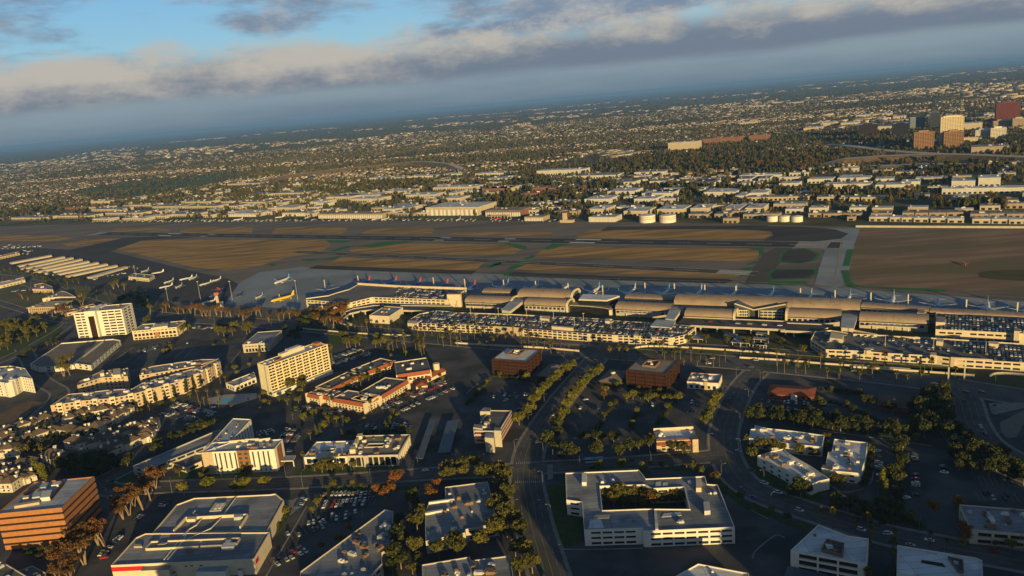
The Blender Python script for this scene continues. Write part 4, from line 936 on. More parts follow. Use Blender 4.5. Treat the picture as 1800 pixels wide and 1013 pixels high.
# banded maroon and white block with stair towers
P = RECT([(-35.4,509.5),(-18.1,504.8),(-16.5,542.6)]); r, c = band_building('office_block', 'small maroon and white striped office block with white stair towers', P, 11.5, 4, M_conc, M_maroon, M_roofd, .38, units=4)
for q, z in (([(-36.5,513.0),(-29.8,509.4),(-29.9,516.1),(-36.0,518.5)],12.5),([(-28.2,497.3),(-21.9,495.0),(-21.8,503.4),(-27.9,505.2)],11),([(-21.6,504.4),(-16.6,502.7),(-16.9,508.2),(-21.2,509.8)],12.5),([(-32.1,538.9),(-24.5,537.2),(-24.1,544.5),(-29.4,546.2)],13.5)): part_box(r, c, 'stair_tower', q, 0, z, M_conc, M_roofg)
# grey-roofed industrial offices along the main street
r, c = building('office_building', 'stepped grey-roofed office with light wall notch, left of main street', 'office building', [(-59.2,376.4),(-37.6,381.5),(-37.5,384.9),(-19.8,388.5),(-25.6,438.4),(-52.5,436.3),(-51.0,421.1),(-61.1,419.1),(-62.2,406.4)], 8, M_conc, M_roofg, rows=[(1,3),(4.6,6.4)], bay=5, winw=4, units=14)
mb_ = part_box(r, c, 'low_wall', [(-62.0,404.9),(-48.2,407.4),(-48.5,409.0),(-62.1,406.8)], 7, 8.6, M_white)
part_box(r, c, 'low_wall', [(-60.9,417.3),(-45.6,418.7),(-45.8,420.1),(-61.0,418.8)], 7, 8.6, M_white)
building('office_building', 'pointed triangular grey-roofed building beside the full car park', 'office building', [(-123.4,357.9),(-87.0,414.9),(-81.5,411.9),(-77.3,373.6),(-82.3,368.9),(-80.4,358.7),(-85.8,346.6),(-121.8,351.2)], 8, M_conc, M_roofg, rows=[(1,3),(4.6,6.4)], bay=5, winw=4, units=22)
building('office_building', 'grey-roofed building with roof step at the bottom edge', 'office building', [(-59.2,354.5),(-34.5,358.0),(-33.5,354.4),(-13.4,355.8),(-11.4,331.0),(-57.0,335.0)], 8, M_conc, M_roofg, rows=[(1,3),(4.6,6.4)], bay=5, winw=4, units=12)
building('office_building', 'small dark-roofed building in the bottom left corner', 'office building', [(-307.3,395.3),(-303.6,395.9),(-279.0,378.3),(-273.2,372.3),(-293.2,373.1)], 7, M_conc, M_roofd, rows=[(1,3)], bay=5, winw=4, units=3)
building('office_building', 'low dark roof among gum trees at the bottom left', 'office building', [(-290.5,388.3),(-284.6,392.0),(-271.8,383.3),(-270.4,380.3),(-273.4,376.3),(-282.8,381.0)], 5, M_conc, M_roofd, rows=[(1,3)], bay=5, winw=4, units=4)
# courtyard office
P = [(22.9,437.2),(20.6,404.3),(29.3,400.3),(27.2,370.7),(58.0,367.6),(58.0,364.9),(60.5,364.3),(105.6,360.8),(109.4,406.2),(103.8,408.2),(104.9,417.7),(70.2,421.0),(68.1,432.8)]
hole = [(41.8,417.0),(39.7,389.2),(62.9,387.0),(87.2,382.4),(90.0,407.2),(71.5,408.6),(68.2,414.0)]
r, c = building('courtyard_office', 'three-storey white office ring around a tree-filled courtyard', 'office building', P, 9.8, M_white, M_roofg, rows=[(.6,2.2),(3.9,5.3),(7.0,8.3)], bay=6.2, winw=5.2, dep=.6, holes=[hole], units=8, margin=.8)
for q, z, m in (([(31.5,420.3),(34.2,419.8),(35.6,431.6),(32.8,432.1)],11.5,M_duct),([(95.5,401.1),(98.4,400.6),(101.2,411.4),(98.3,412.0)],11.8,M_cream),([(93.6,375.8),(96.9,375.9),(98.9,385.5),(95.6,385.6)],11.6,M_metal),([(64.5,364.7),(66.1,364.4),(68.8,383.4),(67.7,383.6)],10.2,M_roofw),([(29.6,372.5),(38.1,371.7),(37.6,380.8),(31.8,381.3)],9.35,M_roofw),([(70.5,377.5),(81.4,377.4),(81.7,381.1),(72.4,381.1)],9.35,M_roofw),([(33.6,381.5),(42.2,380.5),(42.9,383.9),(34.6,384.6)],9.9,M_tan),([(73.9,411.2),(77.3,411.0),(78.3,416.8),(75.3,416.8)],9.35,M_roofw),([(78.2,411.1),(81.3,411.1),(81.7,415.1),(79.2,415.1)],9.35,M_roofw)):
    part_box(r, c, 'roof_unit' if z > 9.5 else 'roof_patch', q, 9.1, z, m)
# white two-storey trio on the right bend
rw = [(.5,2.0),(4.0,5.2)]
building('office_building', 'white-roofed long office at the back of the trio on the bend', 'office building', [(147.7,468.3),(153.2,482.0),(155.7,481.6),(157.9,487.8),(163.7,481.3),(178.2,474.0),(195.6,463.0),(187.6,447.1),(169.7,455.5),(160.8,462.0)], 7, M_white, M_roofw, rows=rw, bay=6, winw=3, units=16)
building('office_building', 'white-roofed long office with sawtooth windows facing the bend', 'office building', [(144.7,442.9),(162.4,401.8),(168.2,405.1),(175.1,406.8),(170.8,424.1),(164.5,441.6),(163.7,449.4),(155.3,447.2)], 7, M_white, M_roofw, rows=rw, bay=6.5, winw=2.6, units=16)
r, c = building('office_building', 'white-roofed square office, right one of the trio on the bend', 'office building', [(199.3,456.6),(216.9,447.7),(205.5,426.3),(194.7,409.9),(180.3,415.8),(181.1,425.9),(188.1,439.7),(190.6,439.8)], 7, M_white, M_roofw, rows=rw, bay=6.5, winw=2.6, units=22)
part_box(r, c, 'entrance_box', [(175.7,419.4),(180.2,414.9),(184.2,421.3),(177.6,423.1)], 0, 7.6, M_white, M_roofd)
# white-roofed offices at the bottom right
P = [(124.7,333.1),(154.5,317.0),(165.0,337.0),(156.5,341.0),(146.6,353.2)]; r, c = building('office_building', 'dark-glazed office with white piers, white roof and square plant well, below the palms', 'office building', P, 11.8, M_white, M_roofw, rows=[(.6,3.4),(4.4,7.2),(8.2,10.6)], bay=9, winw=8.2, dep=1.0, units=2)
w = [(138.6,330.3),(146.5,324.2),(151.3,333.4),(144.5,338.4)]; part_box(r, c, 'plant_well_floor', inset(w,.8), 11.12, 11.2, M_roofd)
for i in range(4): part_box(r, c, 'plant_well_screen', slab_poly(ccw(w)[i], ccw(w)[(i+1)%4], 0, .4), 11.1, 13.0, M_rust)
roof_units(r, [(x-c[0],y-c[1]) for x,y in inset(w,-1.0)], 11.2, 4, random.Random(9))
P2 = [(118.4,324.8),(123.1,332.5),(138.4,323.7),(136.8,317.5),(115.3,316.1)]; part_box(r, c, 'entrance_deck', P2, 0, 3.5, M_grey, M_bluemetal)
P = [(176.8,332.3),(206.2,317.0),(207.6,314.6),(196.2,295.2),(165.6,310.8)]; r, c = building('office_building', 'white-roofed office with dark slot and triangular plant well, bottom right', 'office building', P, 10, M_white, M_roofw, rows=[(.6,2.8),(4,6),(7.2,9)], bay=9, winw=8, units=3)
part_box(r, c, 'slot_shade_sheet', [(180.5,317.7),(189.4,312.6),(189.8,316.0),(182.0,319.8)], 9.31, 9.4, M_tyreshade)  # flat black sheet; shade inside the slot put in as colour
w = [(194.1,319.2),(192.3,307.9),(194.5,307.0),(199.3,315.7)]; part_box(r, c, 'plant_well_floor', w, 9.31, 9.42, M_roofd)
for i in range(4): part_box(r, c, 'plant_well_screen', slab_poly(ccw(w)[i], ccw(w)[(i+1)%4], 0, .35), 9.3, 10.6, M_rust)
P = RECT([(219.1,342.8),(251.4,331.3),(251.7,357.6)]); building('office_building', 'grey-roofed building with cream framed openings at the right edge', 'office building', P, 8, M_cream, M_roofg, rows=[(.4,2.8),(4.2,6.6)], bay=7, winw=6, dep=1.2, units=14)
building('office_building', 'white-roofed corner rising into the bottom edge right of main street', 'office building', [(64.4,322.4),(78.8,331.6),(99.9,320.5),(97.2,307.7),(61.4,311.2)], 10, M_white, M_roofw, rows=[(.6,2.8),(4,6),(7.2,9)], bay=8, winw=7, units=2)
# the two brown office cubes and their pavilions
for lb, T4, well, pav, k, rm in (
  ('dark brown glass office cube with white flat roof, left of the avenue', [(-23.6,653.3),(7.0,638.5),(22.0,667.6),(-8.7,684.8)], [(-10.0,662.0),(1.2,654.4),(7.0,667.2),(-3.3,673.8)], [(14.3,631.1),(30.1,622.3),(45.8,651.1),(27.9,659.8)], 0, M_roofw),
  ('dark brown office cube with tan flat roof, right of the avenue', [(87.4,595.2),(116.2,577.9),(132.5,606.9),(102.2,622.6)], [(101.6,601.6),(111.4,595.0),(117.9,607.2),(108.9,612.5)], [(63.2,604.4),(81.9,595.2),(91.8,623.6),(78.5,632.0)], 1, M_rooft)):
    P = RECT((T4[0],T4[1],T4[2])); r, c = band_building('office_block', lb, P, 15.2, 5, M_brown, M_glassb, rm, .45, units=0, pier=7.5)
    for i in range(4): part_box(r, c, 'plant_screen', slab_poly(ccw(well)[i], ccw(well)[(i+1)%4], 0, .4), 14.5, 16.4, M_rust)
    roof_units(r, [(x-c[0],y-c[1]) for x,y in inset(well,-1.0)], 14.6, 4, random.Random(k), only=UNITS[1:9:3])
    pc = cen(pav); t = thing('pavilion', ('low brown hipped pavilion beside the left brown cube','brown pyramid-roofed pavilion beside the right brown cube')[k], 'office building', (pc[0],pc[1],0)); l = [(x-pc[0],y-pc[1]) for x,y in ccw(pav)]
    mb = MB(); mb.prism(inset(l,2.2), 0, 3.6); mb.build('glass_wall', M_glassb, t); hip_roof(t, l, 3.6, 2.6, M_pav, .2, .42)
    put('roof_unit', UNITS[1], t, (0,0,6.0), .5); part_box(t, pc, 'eave_beam', inset(pav,.6), 3.0, 3.6, M_brown)
# small white branch office
P = RECT([(133.9,581.6),(156.6,571.6),(162.7,590.6)]); r, c = building('branch_office', 'small white building with orange parapet rim behind the avenue lots', 'office building', P, 6, M_white, M_roofb, rows=[(.6,3.2)], bay=4.5, winw=2.6, units=9)
for i in range(4): part_box(r, c, 'parapet_rim', slab_poly(P[i], P[(i+1)%4], -.15, .45), 6.0, 6.35, M_orange)
part_box(r, c, 'entrance_pier', slab_poly(lerp(P[0],P[1],.55), lerp(P[0],P[1],.66), -.8, .1), 0, 6.9, M_tan)
# restaurants
P = RECT([(188.0,548.1),(217.6,534.3),(224.6,552.1)]); pc = cen(P); t = thing('restaurant', 'long brick restaurant with rust-red roof facing the lot', 'restaurant', (pc[0],pc[1],0)); l = [(x-pc[0],y-pc[1]) for x,y in P]
mb = MB(); mb.prism(l, 0, 3.6); mb.build('wall', M_brick, t); hip_roof(t, l, 3.6, 1.6, M_terra, .8, .3)
part_box(t, pc, 'white_entrance', slab_poly(lerp(P[0],P[1],.5), lerp(P[0],P[1],.64), -1.2, .1), 0, 3.9, M_white)
for f in (.08,.22,.36,.78,.9): q = lerp(l[0],l[1],f); a = atan2(l[1][1]-l[0][1], l[1][0]-l[0][0]); pane(2.4,1.4,M_glass,t,q[0]+sin(a)*.05,q[1]-cos(a)*.05,1.2,a)
P = RECT([(253.6,508.8),(270.7,499.7),(281.0,518.2)]); pc = cen(P); t = thing('restaurant', 'dark hip-roofed restaurant with red wall half hidden by trees', 'restaurant', (pc[0],pc[1],0)); l = [(x-pc[0],y-pc[1]) for x,y in P]
mb = MB(); mb.prism(l, 0, 3.6); mb.build('wall', M_brick, t); hip_roof(t, l, 3.6, 3.0, M_shingle, .8, .4)
part_box(t, pc, 'red_porch', slab_poly(lerp(P[0],P[1],.7), lerp(P[0],P[1],1), -4, 0), 0, 2.6, M_maroon)
# tan building with orange tile roof at the crossing
P = RECT([(87.3,473.9),(114.3,471.6),(116.6,488.4)]); r, c = building('office_building', 'tan two-storey building with orange tile front roof by the crossing', 'office building', P, 8, M_tan, M_roofw, rows=[(1,2.6),(3.6,5.0)], bay=4.5, winw=2.6, units=4)
A, B = P[0], P[1]; n = ((B[1]-A[1])/hypot(B[0]-A[0],B[1]-A[1]), -(B[0]-A[0])/hypot(B[0]-A[0],B[1]-A[1])); mb = MB(); B2 = lerp(A,B,.84)
e = [(A[0]-c[0]+n[0]*2.0,A[1]-c[1]+n[1]*2.0,5.9),(B2[0]-c[0]+n[0]*2.0,B2[1]-c[1]+n[1]*2.0,5.9),(B2[0]-c[0]-n[0]*1.6,B2[1]-c[1]-n[1]*1.6,8.3),(A[0]-c[0]-n[0]*1.6,A[1]-c[1]-n[1]*1.6,8.3)]
mb.face(e); mb.face([e[3],e[2],(e[2][0]-n[0]*2,e[2][1]-n[1]*2,7.2),(e[3][0]-n[0]*2,e[3][1]-n[1]*2,7.2)]); mb.face([e[1],e[0],(e[0][0],e[0][1],5.3),(e[1][0],e[1][1],5.3)]); mb.build('tile_roof', M_terra, r)
part_box(r, c, 'corner_tower', slab_poly(lerp(A,B,.86), lerp(A,B,1.0), -3.2, 4), 0, 9.4, M_tan, M_roofd)
part_box(r, c, 'rear_parapet', slab_poly(P[3], P[2], -.1, .5), 7.9, 9.6, M_cream)
# ten-storey hotel slab
P = RECT([(-221.5,648.5),(-179.5,698.6),(-235.5,656.3)]); A,B = P[0],P[1]; Lh = hypot(B[0]-A[0],B[1]-A[1]); nb = 9; bw = Lh/nb
cols = []
for i in range(nb): cols += [(bw*i+.55, bw*i+bw/2-.12), (bw*i+bw/2+.12, bw*i+bw-.55)]
r, c = building('hotel', 'tall cream ten-storey hotel slab with rows of balconies and white fins', 'hotel', P, 29, M_hotel, M_roofb, rows=storeys(10,2.75,.45,2.25,1.2), bays={0:cols}, edges=(2,), bay=6.6, winw=4.6, dep=.45, units=8, glass=M_glassb)
a = atan2(B[1]-A[1],B[0]-A[0]); nrm = (sin(a),-cos(a))
for i in range(nb+1):
    q = lerp(A,B,i/nb); mb = MB(); mb.obox((q[0]-c[0]+nrm[0]*.35,q[1]-c[1]+nrm[1]*.35), (cos(a),sin(a)), .5, .9, 3.5, 29.2); mb.build('fin', M_hotel, r)
rail = MB(); rail.box(-bw/2+.3,-.1,0,bw/2-.3,.1,.6); rm_ = rail.mesh('balcony_rail', M_hotel)
for i in range(nb):
    q = lerp(A,B,(i+.5)/nb)
    for z0, z1 in storeys(10,2.75,.15,2.35,1.2): put('balcony_rail', rm_, r, (q[0]-c[0]+nrm[0]*.12,q[1]-c[1]+nrm[1]*.12,z0), a)
E0, E1 = P[3], P[0]; part_box(r, c, 'end_grey_strip', slab_poly(lerp(E0,E1,.62), lerp(E0,E1,.74), -.06, .1), 0, 28.6, M_grey)  # flat grey strip on the end wall, no recess cut
part_box(r, c, 'podium', slab_poly(A, B, -3.5, .05), 0, 3.6, M_white, M_roofg)
pw = [lerp(P[3],P[2],.33), lerp(P[3],P[2],.72)]
part_box(r, c, 'penthouse', slab_poly(pw[0], pw[1], -6, -1), 28.3, 31.6, M_cream, M_roofw); part_box(r, c, 'penthouse', slab_poly(lerp(P[3],P[2],.45), lerp(P[3],P[2],.66), -6.6, -1.2), 31.6, 33.4, M_metal)
part_box(r, c, 'penthouse', slab_poly(lerp(P[3],P[2],.9), lerp(P[3],P[2],.99), -9, -2), 28.3, 30.6, M_orange)
building('annex', 'low white hotel annex between the pool and the apartments', 'annex', [(-273.9,681.4),(-261.9,669.7),(-248.2,690.3),(-254.8,706.1)], 5.5, M_white, M_roofb, rows=[(.6,3.4)], bay=4.5, winw=3.2, units=3)
part_pool = sheet('pool_water', [(-269.5,649.0),(-268.9,653.5),(-264.6,653.6),(-257.3,652.4),(-256.4,647.1),(-259.4,643.3),(-266.8,645.0)], .14, M_pool)
# white eight-storey office with entrance shaft
P = RECT([(-535.8,914.4),(-476.5,914.1),(-482.1,941.8)]); A,B = P[0],P[1]; Lw = hypot(B[0]-A[0],B[1]-A[1])
cols = [(Lw*a_,Lw*b_) for a_,b_ in ((.03,.125),(.145,.25),(.575,.68),(.70,.83),(.85,.97))]
r, c = building('office_tower', 'white eight-storey office with strip windows and tall entrance shaft', 'office building', P, 33, M_white, M_roofg, rows=storeys(9,3.55,.9,2.6,.3), bays={0:cols}, edges=(1,2,3), bay=9, winw=7.4, dep=.4, units=5, glass=M_glassb)
sh = slab_poly(lerp(A,B,.265), lerp(A,B,.49), -5, 6); part_box(r, c, 'entrance_shaft', sh, 0, 34.5, M_white, M_roofw)
part_box(r, c, 'shaft_glass', slab_poly(lerp(A,B,.335), lerp(A,B,.455), -5.25, -4.9), 0, 28, M_glassb)
for t in (.29,.40): part_box(r, c, 'roof_beam', slab_poly(lerp(P[0],P[1],t), lerp(P[0],P[1],t+.05), 6, 30), 32, 34.6, M_white)
P = RECT([(-454.4,884.3),(-401.5,884.9),(-409.5,913.3)]); A,B = P[0],P[1]; r, c = building('office_building', 'cream three-storey office with arched openings and rust door panel', 'office building', P, 11.5, M_cream, M_roofg, rows=[(.5,2.6),(4.0,7.2),(9.2,10.1)], bay=4.6, winw=3.4, dep=.8, units=6, glass=M_glassb)
part_box(r, c, 'rust_entrance', slab_poly(lerp(A,B,.50), lerp(A,B,.60), -.6, .1), 1.5, 7.4, M_orange)
part_box(r, c, 'penthouse', [(-430.8,883.3),(-412.6,886.9),(-417.3,900.6),(-433.4,900.2)], 10.8, 13.4, M_cream)
garage('parking_deck', 'white two-level parking deck in front of the white tower', [(-528.2,801.8),(-536.7,878.5),(-473.2,876.0),(-460.8,867.1),(-448.7,775.7),(-471.9,788.0),(-488.1,783.1),(-509.4,785.7)], 6, 2, M_white, mat('tan_deck',(.15,.135,.12),(.19,.17,.15),scale=.06,detail=6,rough=.9), 10, 4)
part_ = [(-472.3,785.9),(-481.6,868.0)]
rr = thing('ramp_wall', 'sloping white ramp wall across the parking deck roof', 'wall', (0,0,0)); mb = MB(); l = hypot(part_[1][0]-part_[0][0],part_[1][1]-part_[0][1]); mb.obox(lerp(part_[0],part_[1],.5), ((part_[1][0]-part_[0][0])/l,(part_[1][1]-part_[0][1])/l), l, .5, 4.9, 7.2); mb.build('wall', M_white, rr)
P = RECT([(-696.3,1081.3),(-651.5,1070.2),(-649.9,1102.8)]); r, c = building('office_pavilion', 'tan colonnaded office with overhanging brown roof at the far left', 'office building', P, 10, M_tan, M_rooft, rows=[(.6,4.2),(5.0,8.2)], bay=3.6, winw=2.5, dep=1.5, units=6)
part_box(r, c, 'eave', inset(P, -1.5), 9.1, 9.9, M_tan)
building('cream_office', 'cream three-storey office with deep window band near the hotel slab', 'office building', RECT([(-292.8,791.2),(-264.9,789.8),(-268.3,835.9)]), 9.5, M_conc, M_roofg, rows=[(.6,4.2),(6.2,7.2)], bay=3.4, winw=2.5, dep=1.0, units=3)
q = [(-285.2,804.7),(-276.1,800.3),(-279.6,813.5),(-289.4,820.1)]; 
# apartment blocks on the left
arow = storeys(4,3.1,.9,2.4,.2)
fw = [(-412.8,639.8),(-387.8,645.0),(-362.5,644.6),(-345.8,650.8),(-329.1,664.3),(-312.4,676.4),(-299.9,695.9),(-293.3,726.1),(-299.1,737.3),(-306.9,716.6),(-328.3,697.5),(-350.4,679.7),(-352.9,666.1),(-374.2,668.6),(-393.6,666.9),(-412.2,666.7)]
r, c = building('apartment_block', 'long winding cream apartment block with projecting bays, front wing', 'apartment building', fw, 13, M_tan, M_roofg, rows=arow, bay=4.2, winw=2.0, dep=.5, units=40)
fr_ = fw[:8]
for p in along(fr_, 15, 0, 2):
    k = min(range(len(fr_)-1), key=lambda i: hypot(*(lerp(fr_[i],fr_[i+1],.5)[j]-p[j] for j in (0,1)))); u = (fr_[k+1][0]-fr_[k][0], fr_[k+1][1]-fr_[k][1]); l = hypot(*u); u = (u[0]/l,u[1]/l)
    mb = MB(); mb.obox((p[0]-c[0],p[1]-c[1]), u, 4.6, 2.6, 0, 14.2, 0); mb.build('projecting_bay', M_cream, r)
    for z0, z1 in arow: pane(2.8,1.5,M_glassb,r,p[0]-c[0]+u[1]*1.3,p[1]-c[1]-u[0]*1.3,z0,atan2(u[1],u[0]))
building('apartment_block', 'cream apartment wing closing the courtyard behind the winding block', 'apartment building', [(-363.7,704.4),(-353.1,706.1),(-315.1,717.8),(-299.4,734.5),(-315.2,738.8),(-340.6,735.0),(-362.2,730.3),(-369.9,723.0)], 13, M_tan, M_roofg, rows=arow, bay=4.2, winw=2.0, dep=.5, units=18)
r, c = building('apartment_block', 'cream apartment wing with stepped roof at the left of the courtyard', 'apartment building', [(-415.8,689.7),(-402.5,707.7),(-375.5,705.2),(-387.1,731.8),(-412.9,728.3),(-420.5,701.4)], 13, M_tan, M_roofg, rows=arow, bay=4.2, winw=2.0, dep=.5, units=16)
part_box(r, c, 'roof_turret', [(-388.8,703.9),(-381.3,704.2),(-391.2,724.8),(-397.9,724.3)], 12, 15.5, M_cream); part_box(r, c, 'roof_turret', [(-405.2,712.6),(-401.8,713.5),(-407.3,724.5),(-410.1,723.8)], 12, 15.5, M_cream)
P = [(-520.2,721.0),(-502.4,714.8),(-495.0,710.4),(-491.9,713.9),(-491.4,727.1),(-473.9,717.3),(-503.6,755.3),(-526.7,769.2),(-551.8,770.0)]; r, c = building('apartment_block', 'white five-storey apartment block at the left edge', 'apartment building', P, 15, M_white, M_roofb, rows=storeys(5,2.95,.8,2.3,.2), bay=4, winw=2.2, dep=.6, units=14)
mb = MB(); q = [(-494.5,719.0)][0]; mb.tube([(q[0]-c[0],q[1]-c[1],0),(q[0]-c[0],q[1]-c[1],15.8)], 3.2, 12); mb.build('round_bay', M_white, r)
# Spanish-style motel: wings around a palm court
def span_wing(lb, P, h=8.6, tile=(0,), rows=((.5,2.3),(3.3,5.1))):
    P = ccw(P); r, c = building('motel_wing', lb, 'motel', P, h, M_cream, M_roofd, rows=rows, bay=3.6, winw=2.5, dep=1.0, units=4)
    for i in tile:
        A, B = P[i], P[(i+1)%4]; l = hypot(B[0]-A[0],B[1]-A[1]); n = ((B[1]-A[1])/l, -(B[0]-A[0])/l)
        e = [(A[0]-c[0]+n[0]*1.3,A[1]-c[1]+n[1]*1.3,h-2.6),(B[0]-c[0]+n[0]*1.3,B[1]-c[1]+n[1]*1.3,h-2.6),(B[0]-c[0]-n[0]*.1,B[1]-c[1]-n[1]*.1,h+.3),(A[0]-c[0]-n[0]*.1,A[1]-c[1]-n[1]*.1,h+.3)]
        mb = MB(); mb.face(e); mb.face([e[3],e[2],(e[2][0]-n[0]*.8,e[2][1]-n[1]*.8,h-.2),(e[3][0]-n[0]*.8,e[3][1]-n[1]*.8,h-.2)]); mb.face([e[1],e[0],(e[0][0],e[0][1],h-2.9),(e[1][0],e[1][1],h-2.9)]); mb.build('tile_roof', M_terra, r)
        for t in (0,1): q = lerp(A,B,t); mb = MB(); mb.obox((q[0]-c[0]+n[0]*.5,q[1]-c[1]+n[1]*.5), ((B[0]-A[0])/l,(B[1]-A[1])/l), .9, 2.4, 0, h+.5); mb.build('end_pier', M_cream, r)
    return r, c
span_wing('red-tiled motel wing facing the front lot, wide section', RECT([(-158.4,607.9),(-127.8,589.0),(-149.1,624.9)]), rows=((.4,2.2),(2.9,4.4)))
span_wing('red-tiled motel wing at its left front corner', RECT([(-183.7,624.8),(-169.6,614.9),(-181.0,638.4)]), rows=((.4,2.2),(2.9,4.4)))
span_wing('short red-tiled motel wing between the two front sections', RECT([(-169.3,618.0),(-159.7,610.6),(-167.3,633.8)]), 8.2, rows=((.4,2.2),(2.9,4.4)))
span_wing('red-tiled motel wing running back along the car park', RECT([(-117.4,601.7),(-97.9,636.5),(-116.8,653.3)]), rows=((.4,2.2),(2.9,4.4)))
span_wing('angled red-tiled motel corner with rounded gable', RECT([(-127.5,593.0),(-118.8,604.2),(-131.4,617.0)]), rows=((.4,2.2),(2.9,4.4)))
span_wing('long motel wing behind the palm court, near half', RECT([(-165.1,630.0),(-143.3,663.0),(-179.7,640.0)]), rows=((.4,2.2),(2.9,4.4)))
span_wing('long motel wing behind the palm court, far half', RECT([(-141.1,665.4),(-117.0,692.3),(-153.7,680.7)]), rows=((.4,2.2),(2.9,4.4)))
r, c = span_wing('motel lobby block with gabled red roofs and cream turret', RECT([(-109.2,648.9),(-79.4,654.4),(-108.8,687.5)]), 9.5, rows=((.4,2.2),(3.2,5)))
mb = MB(); q = [(-75.2,667.6)][0]; mb.tube([(q[0]-c[0],q[1]-c[1],0),(q[0]-c[0],q[1]-c[1],11)], 3.0, 10); mb.build('turret', M_cream, r)
for kk, s in enumerate(([(-105.0,650.7),(-90.9,651.2),(-93.7,664.4),(-108.0,663.9)], [(-91.7,631.7),(-80.1,632.7),(-82.8,647.1),(-93.3,646.6)], [(-83.3,646.6),(-66.4,667.2),(-69.9,676.9),(-87.4,660.0)])):
    pc = cen(s); t = thing('porch', 'red-tiled motel porch beside the lobby, %s' % ('left one','front one','long right one')[kk], 'porch', (pc[0],pc[1],0)); l = [(x-pc[0],y-pc[1]) for x,y in ccw(s)]
    mb = MB(); mb.prism(inset(l,.8), 0, 3.2); mb.build('wall', M_cream, t); hip_roof(t, l, 3.2, 2.2, M_terra, .3, .4)
# clustered white condominiums with chimneys
def condo(lb, x, y, rz, w, d, h, seed):
    rs = random.Random(seed); t = thing('condominium', lb, 'condominium', (x,y,0), rz, 'white condominiums with chimneys')
    def blk(x0,y0,x1,y1,h, rise):
        q = [(x0,y0),(x1,y0),(x1,y1),(x0,y1)]; mb = MB(); rows = storeys(int(h//3), 3, .9, 2.3)
        for i in range(4):
            p, e = q[i], q[(i+1)%4]; L_ = hypot(e[0]-p[0],e[1]-p[1]); cols = columns(L_, 3.6, 1.6, .6); facade(mb, p, e, 0, h, cols, rows, .4); a = atan2(e[1]-p[1],e[0]-p[0])
            for c0,c1 in cols:
                for r0,r1 in rows: pane(1.6,1.4,M_glassb,t,p[0]+cos(a)*(c0+c1)/2-sin(a)*.35,p[1]+sin(a)*(c0+c1)/2+cos(a)*.35,r0,a)
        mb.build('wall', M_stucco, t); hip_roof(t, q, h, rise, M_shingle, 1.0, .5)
    blk(-w/2,-d/2,w*.22,d/2,h,3.2); blk(w*.22+.02,-d/2-1.2,w/2,d/2-1,h-1.4,2.6)
    for i in range(rs.choice((1,2,2))):
        px_, py_ = rs.uniform(-w*.42,w*.42), rs.uniform(-d*.4,d*.4); z1 = h+rs.uniform(2.2,3.4); mb = MB(); mb.box(px_-.65,py_-.65,h-3,px_+.65,py_+.65,z1); ch = mb.build('chimney', M_white, t)
        mb = MB(); mb.box(px_-.9,py_-.9,z1,px_+.9,py_+.9,z1+.5); mb.build('chimney_cap', M_white, ch)
    for i in range(2):
        y0 = rs.uniform(-d*.4,d*.3); mb = MB(); mb.box(-w/2-1.4,y0,2.8,-w/2-.01,y0+3,3.8); mb.box(w/2+.01,y0,0,w/2+1.6,y0+2.4,rs.uniform(3,5.4)); mb.build('balcony', M_white, t)
CON = [([(-361.1,549.1),(-345.5,542.0),(-333.3,543.6),(-322.0,547.1),(-315.2,555.8),(-307.0,565.4),(-301.0,575.8),(-304.5,592.5)],'front arc beside the hedge'),([(-376.3,600.2),(-360.6,593.0),(-352.8,600.9),(-352.4,614.7),(-347.9,624.0),(-346.9,632.2)],'middle ring of the condominium village'),([(-383.1,636.1),(-373.3,638.1),(-365.0,638.4),(-389.4,629.0)],'back row of the condominium village below the apartments'),
  ([(-431.2,611.9),(-424.6,618.4),(-419.2,627.3),(-412.8,632.1)],'left back row above the village palms'),([(-425.0,595.3),(-409.1,584.7),(-402.5,590.6),(-395.4,594.7),(-388.9,602.9)],'left middle row of the village'),([(-414.2,568.1),(-404.1,567.8),(-422.1,566.2)],'left lower row of the village'),
  ([(-355.6,571.9),(-344.4,567.8),(-338.8,570.2),(-331.7,575.9),(-322.9,568.7)],'sunken court of the village'),([(-321.5,588.5),(-316.6,593.1)],'upper right of the village court'),([(-385.4,519.7),(-381.5,524.6),(-371.9,519.0),(-366.4,507.1),(-365.0,517.8),(-390.9,534.0)],'just above the orange office block'),([(-378.5,515.2),(-380.7,528.5),(-378.2,538.7)],'lower left behind the orange office')]
k = 0
for pts, where in CON:
    od = ordinals(pts)
    for i, (x, y) in enumerate(pts):
        j = min(i+1, len(pts)-1); a = atan2(pts[j][1]-pts[j-1][1], pts[j][0]-pts[j-1][0]) if len(pts) > 1 else .3
        if abs(a) > pi/2: a += pi
        k += 1; condo(f'white chimneyed condominium, {where}, {od[i]} from left', x, y, a, 14.5, 10, 5.9+(k%3)*.7, 40+k)

# ------------------------------------------------------------------ office blocks added unseen below and behind the helicopter to shade the street
for lb, q, h in (('wide unseen office block added to shade the lower right street', [(150,165),(330,150),(334,185),(154,200)], 35), ('unseen office block added to shade the courtyard office', [(62,170),(106,166),(109,196),(65,200)], 35),
   ('unseen office block added to shade the store', [(-150,165),(-106,163),(-104,195),(-148,197)], 36), ('slender unseen office block added to shade the triangular roof', [(-75,170),(-30,168),(-28,192),(-73,194)], 30), ('long unseen office block added for shade right of the lower street', [(335,230),(520,210),(524,245),(339,265)], 42)):
    band_building('office_block', lb, q, h, 9, M_conc, M_glass, M_roofg, .5)

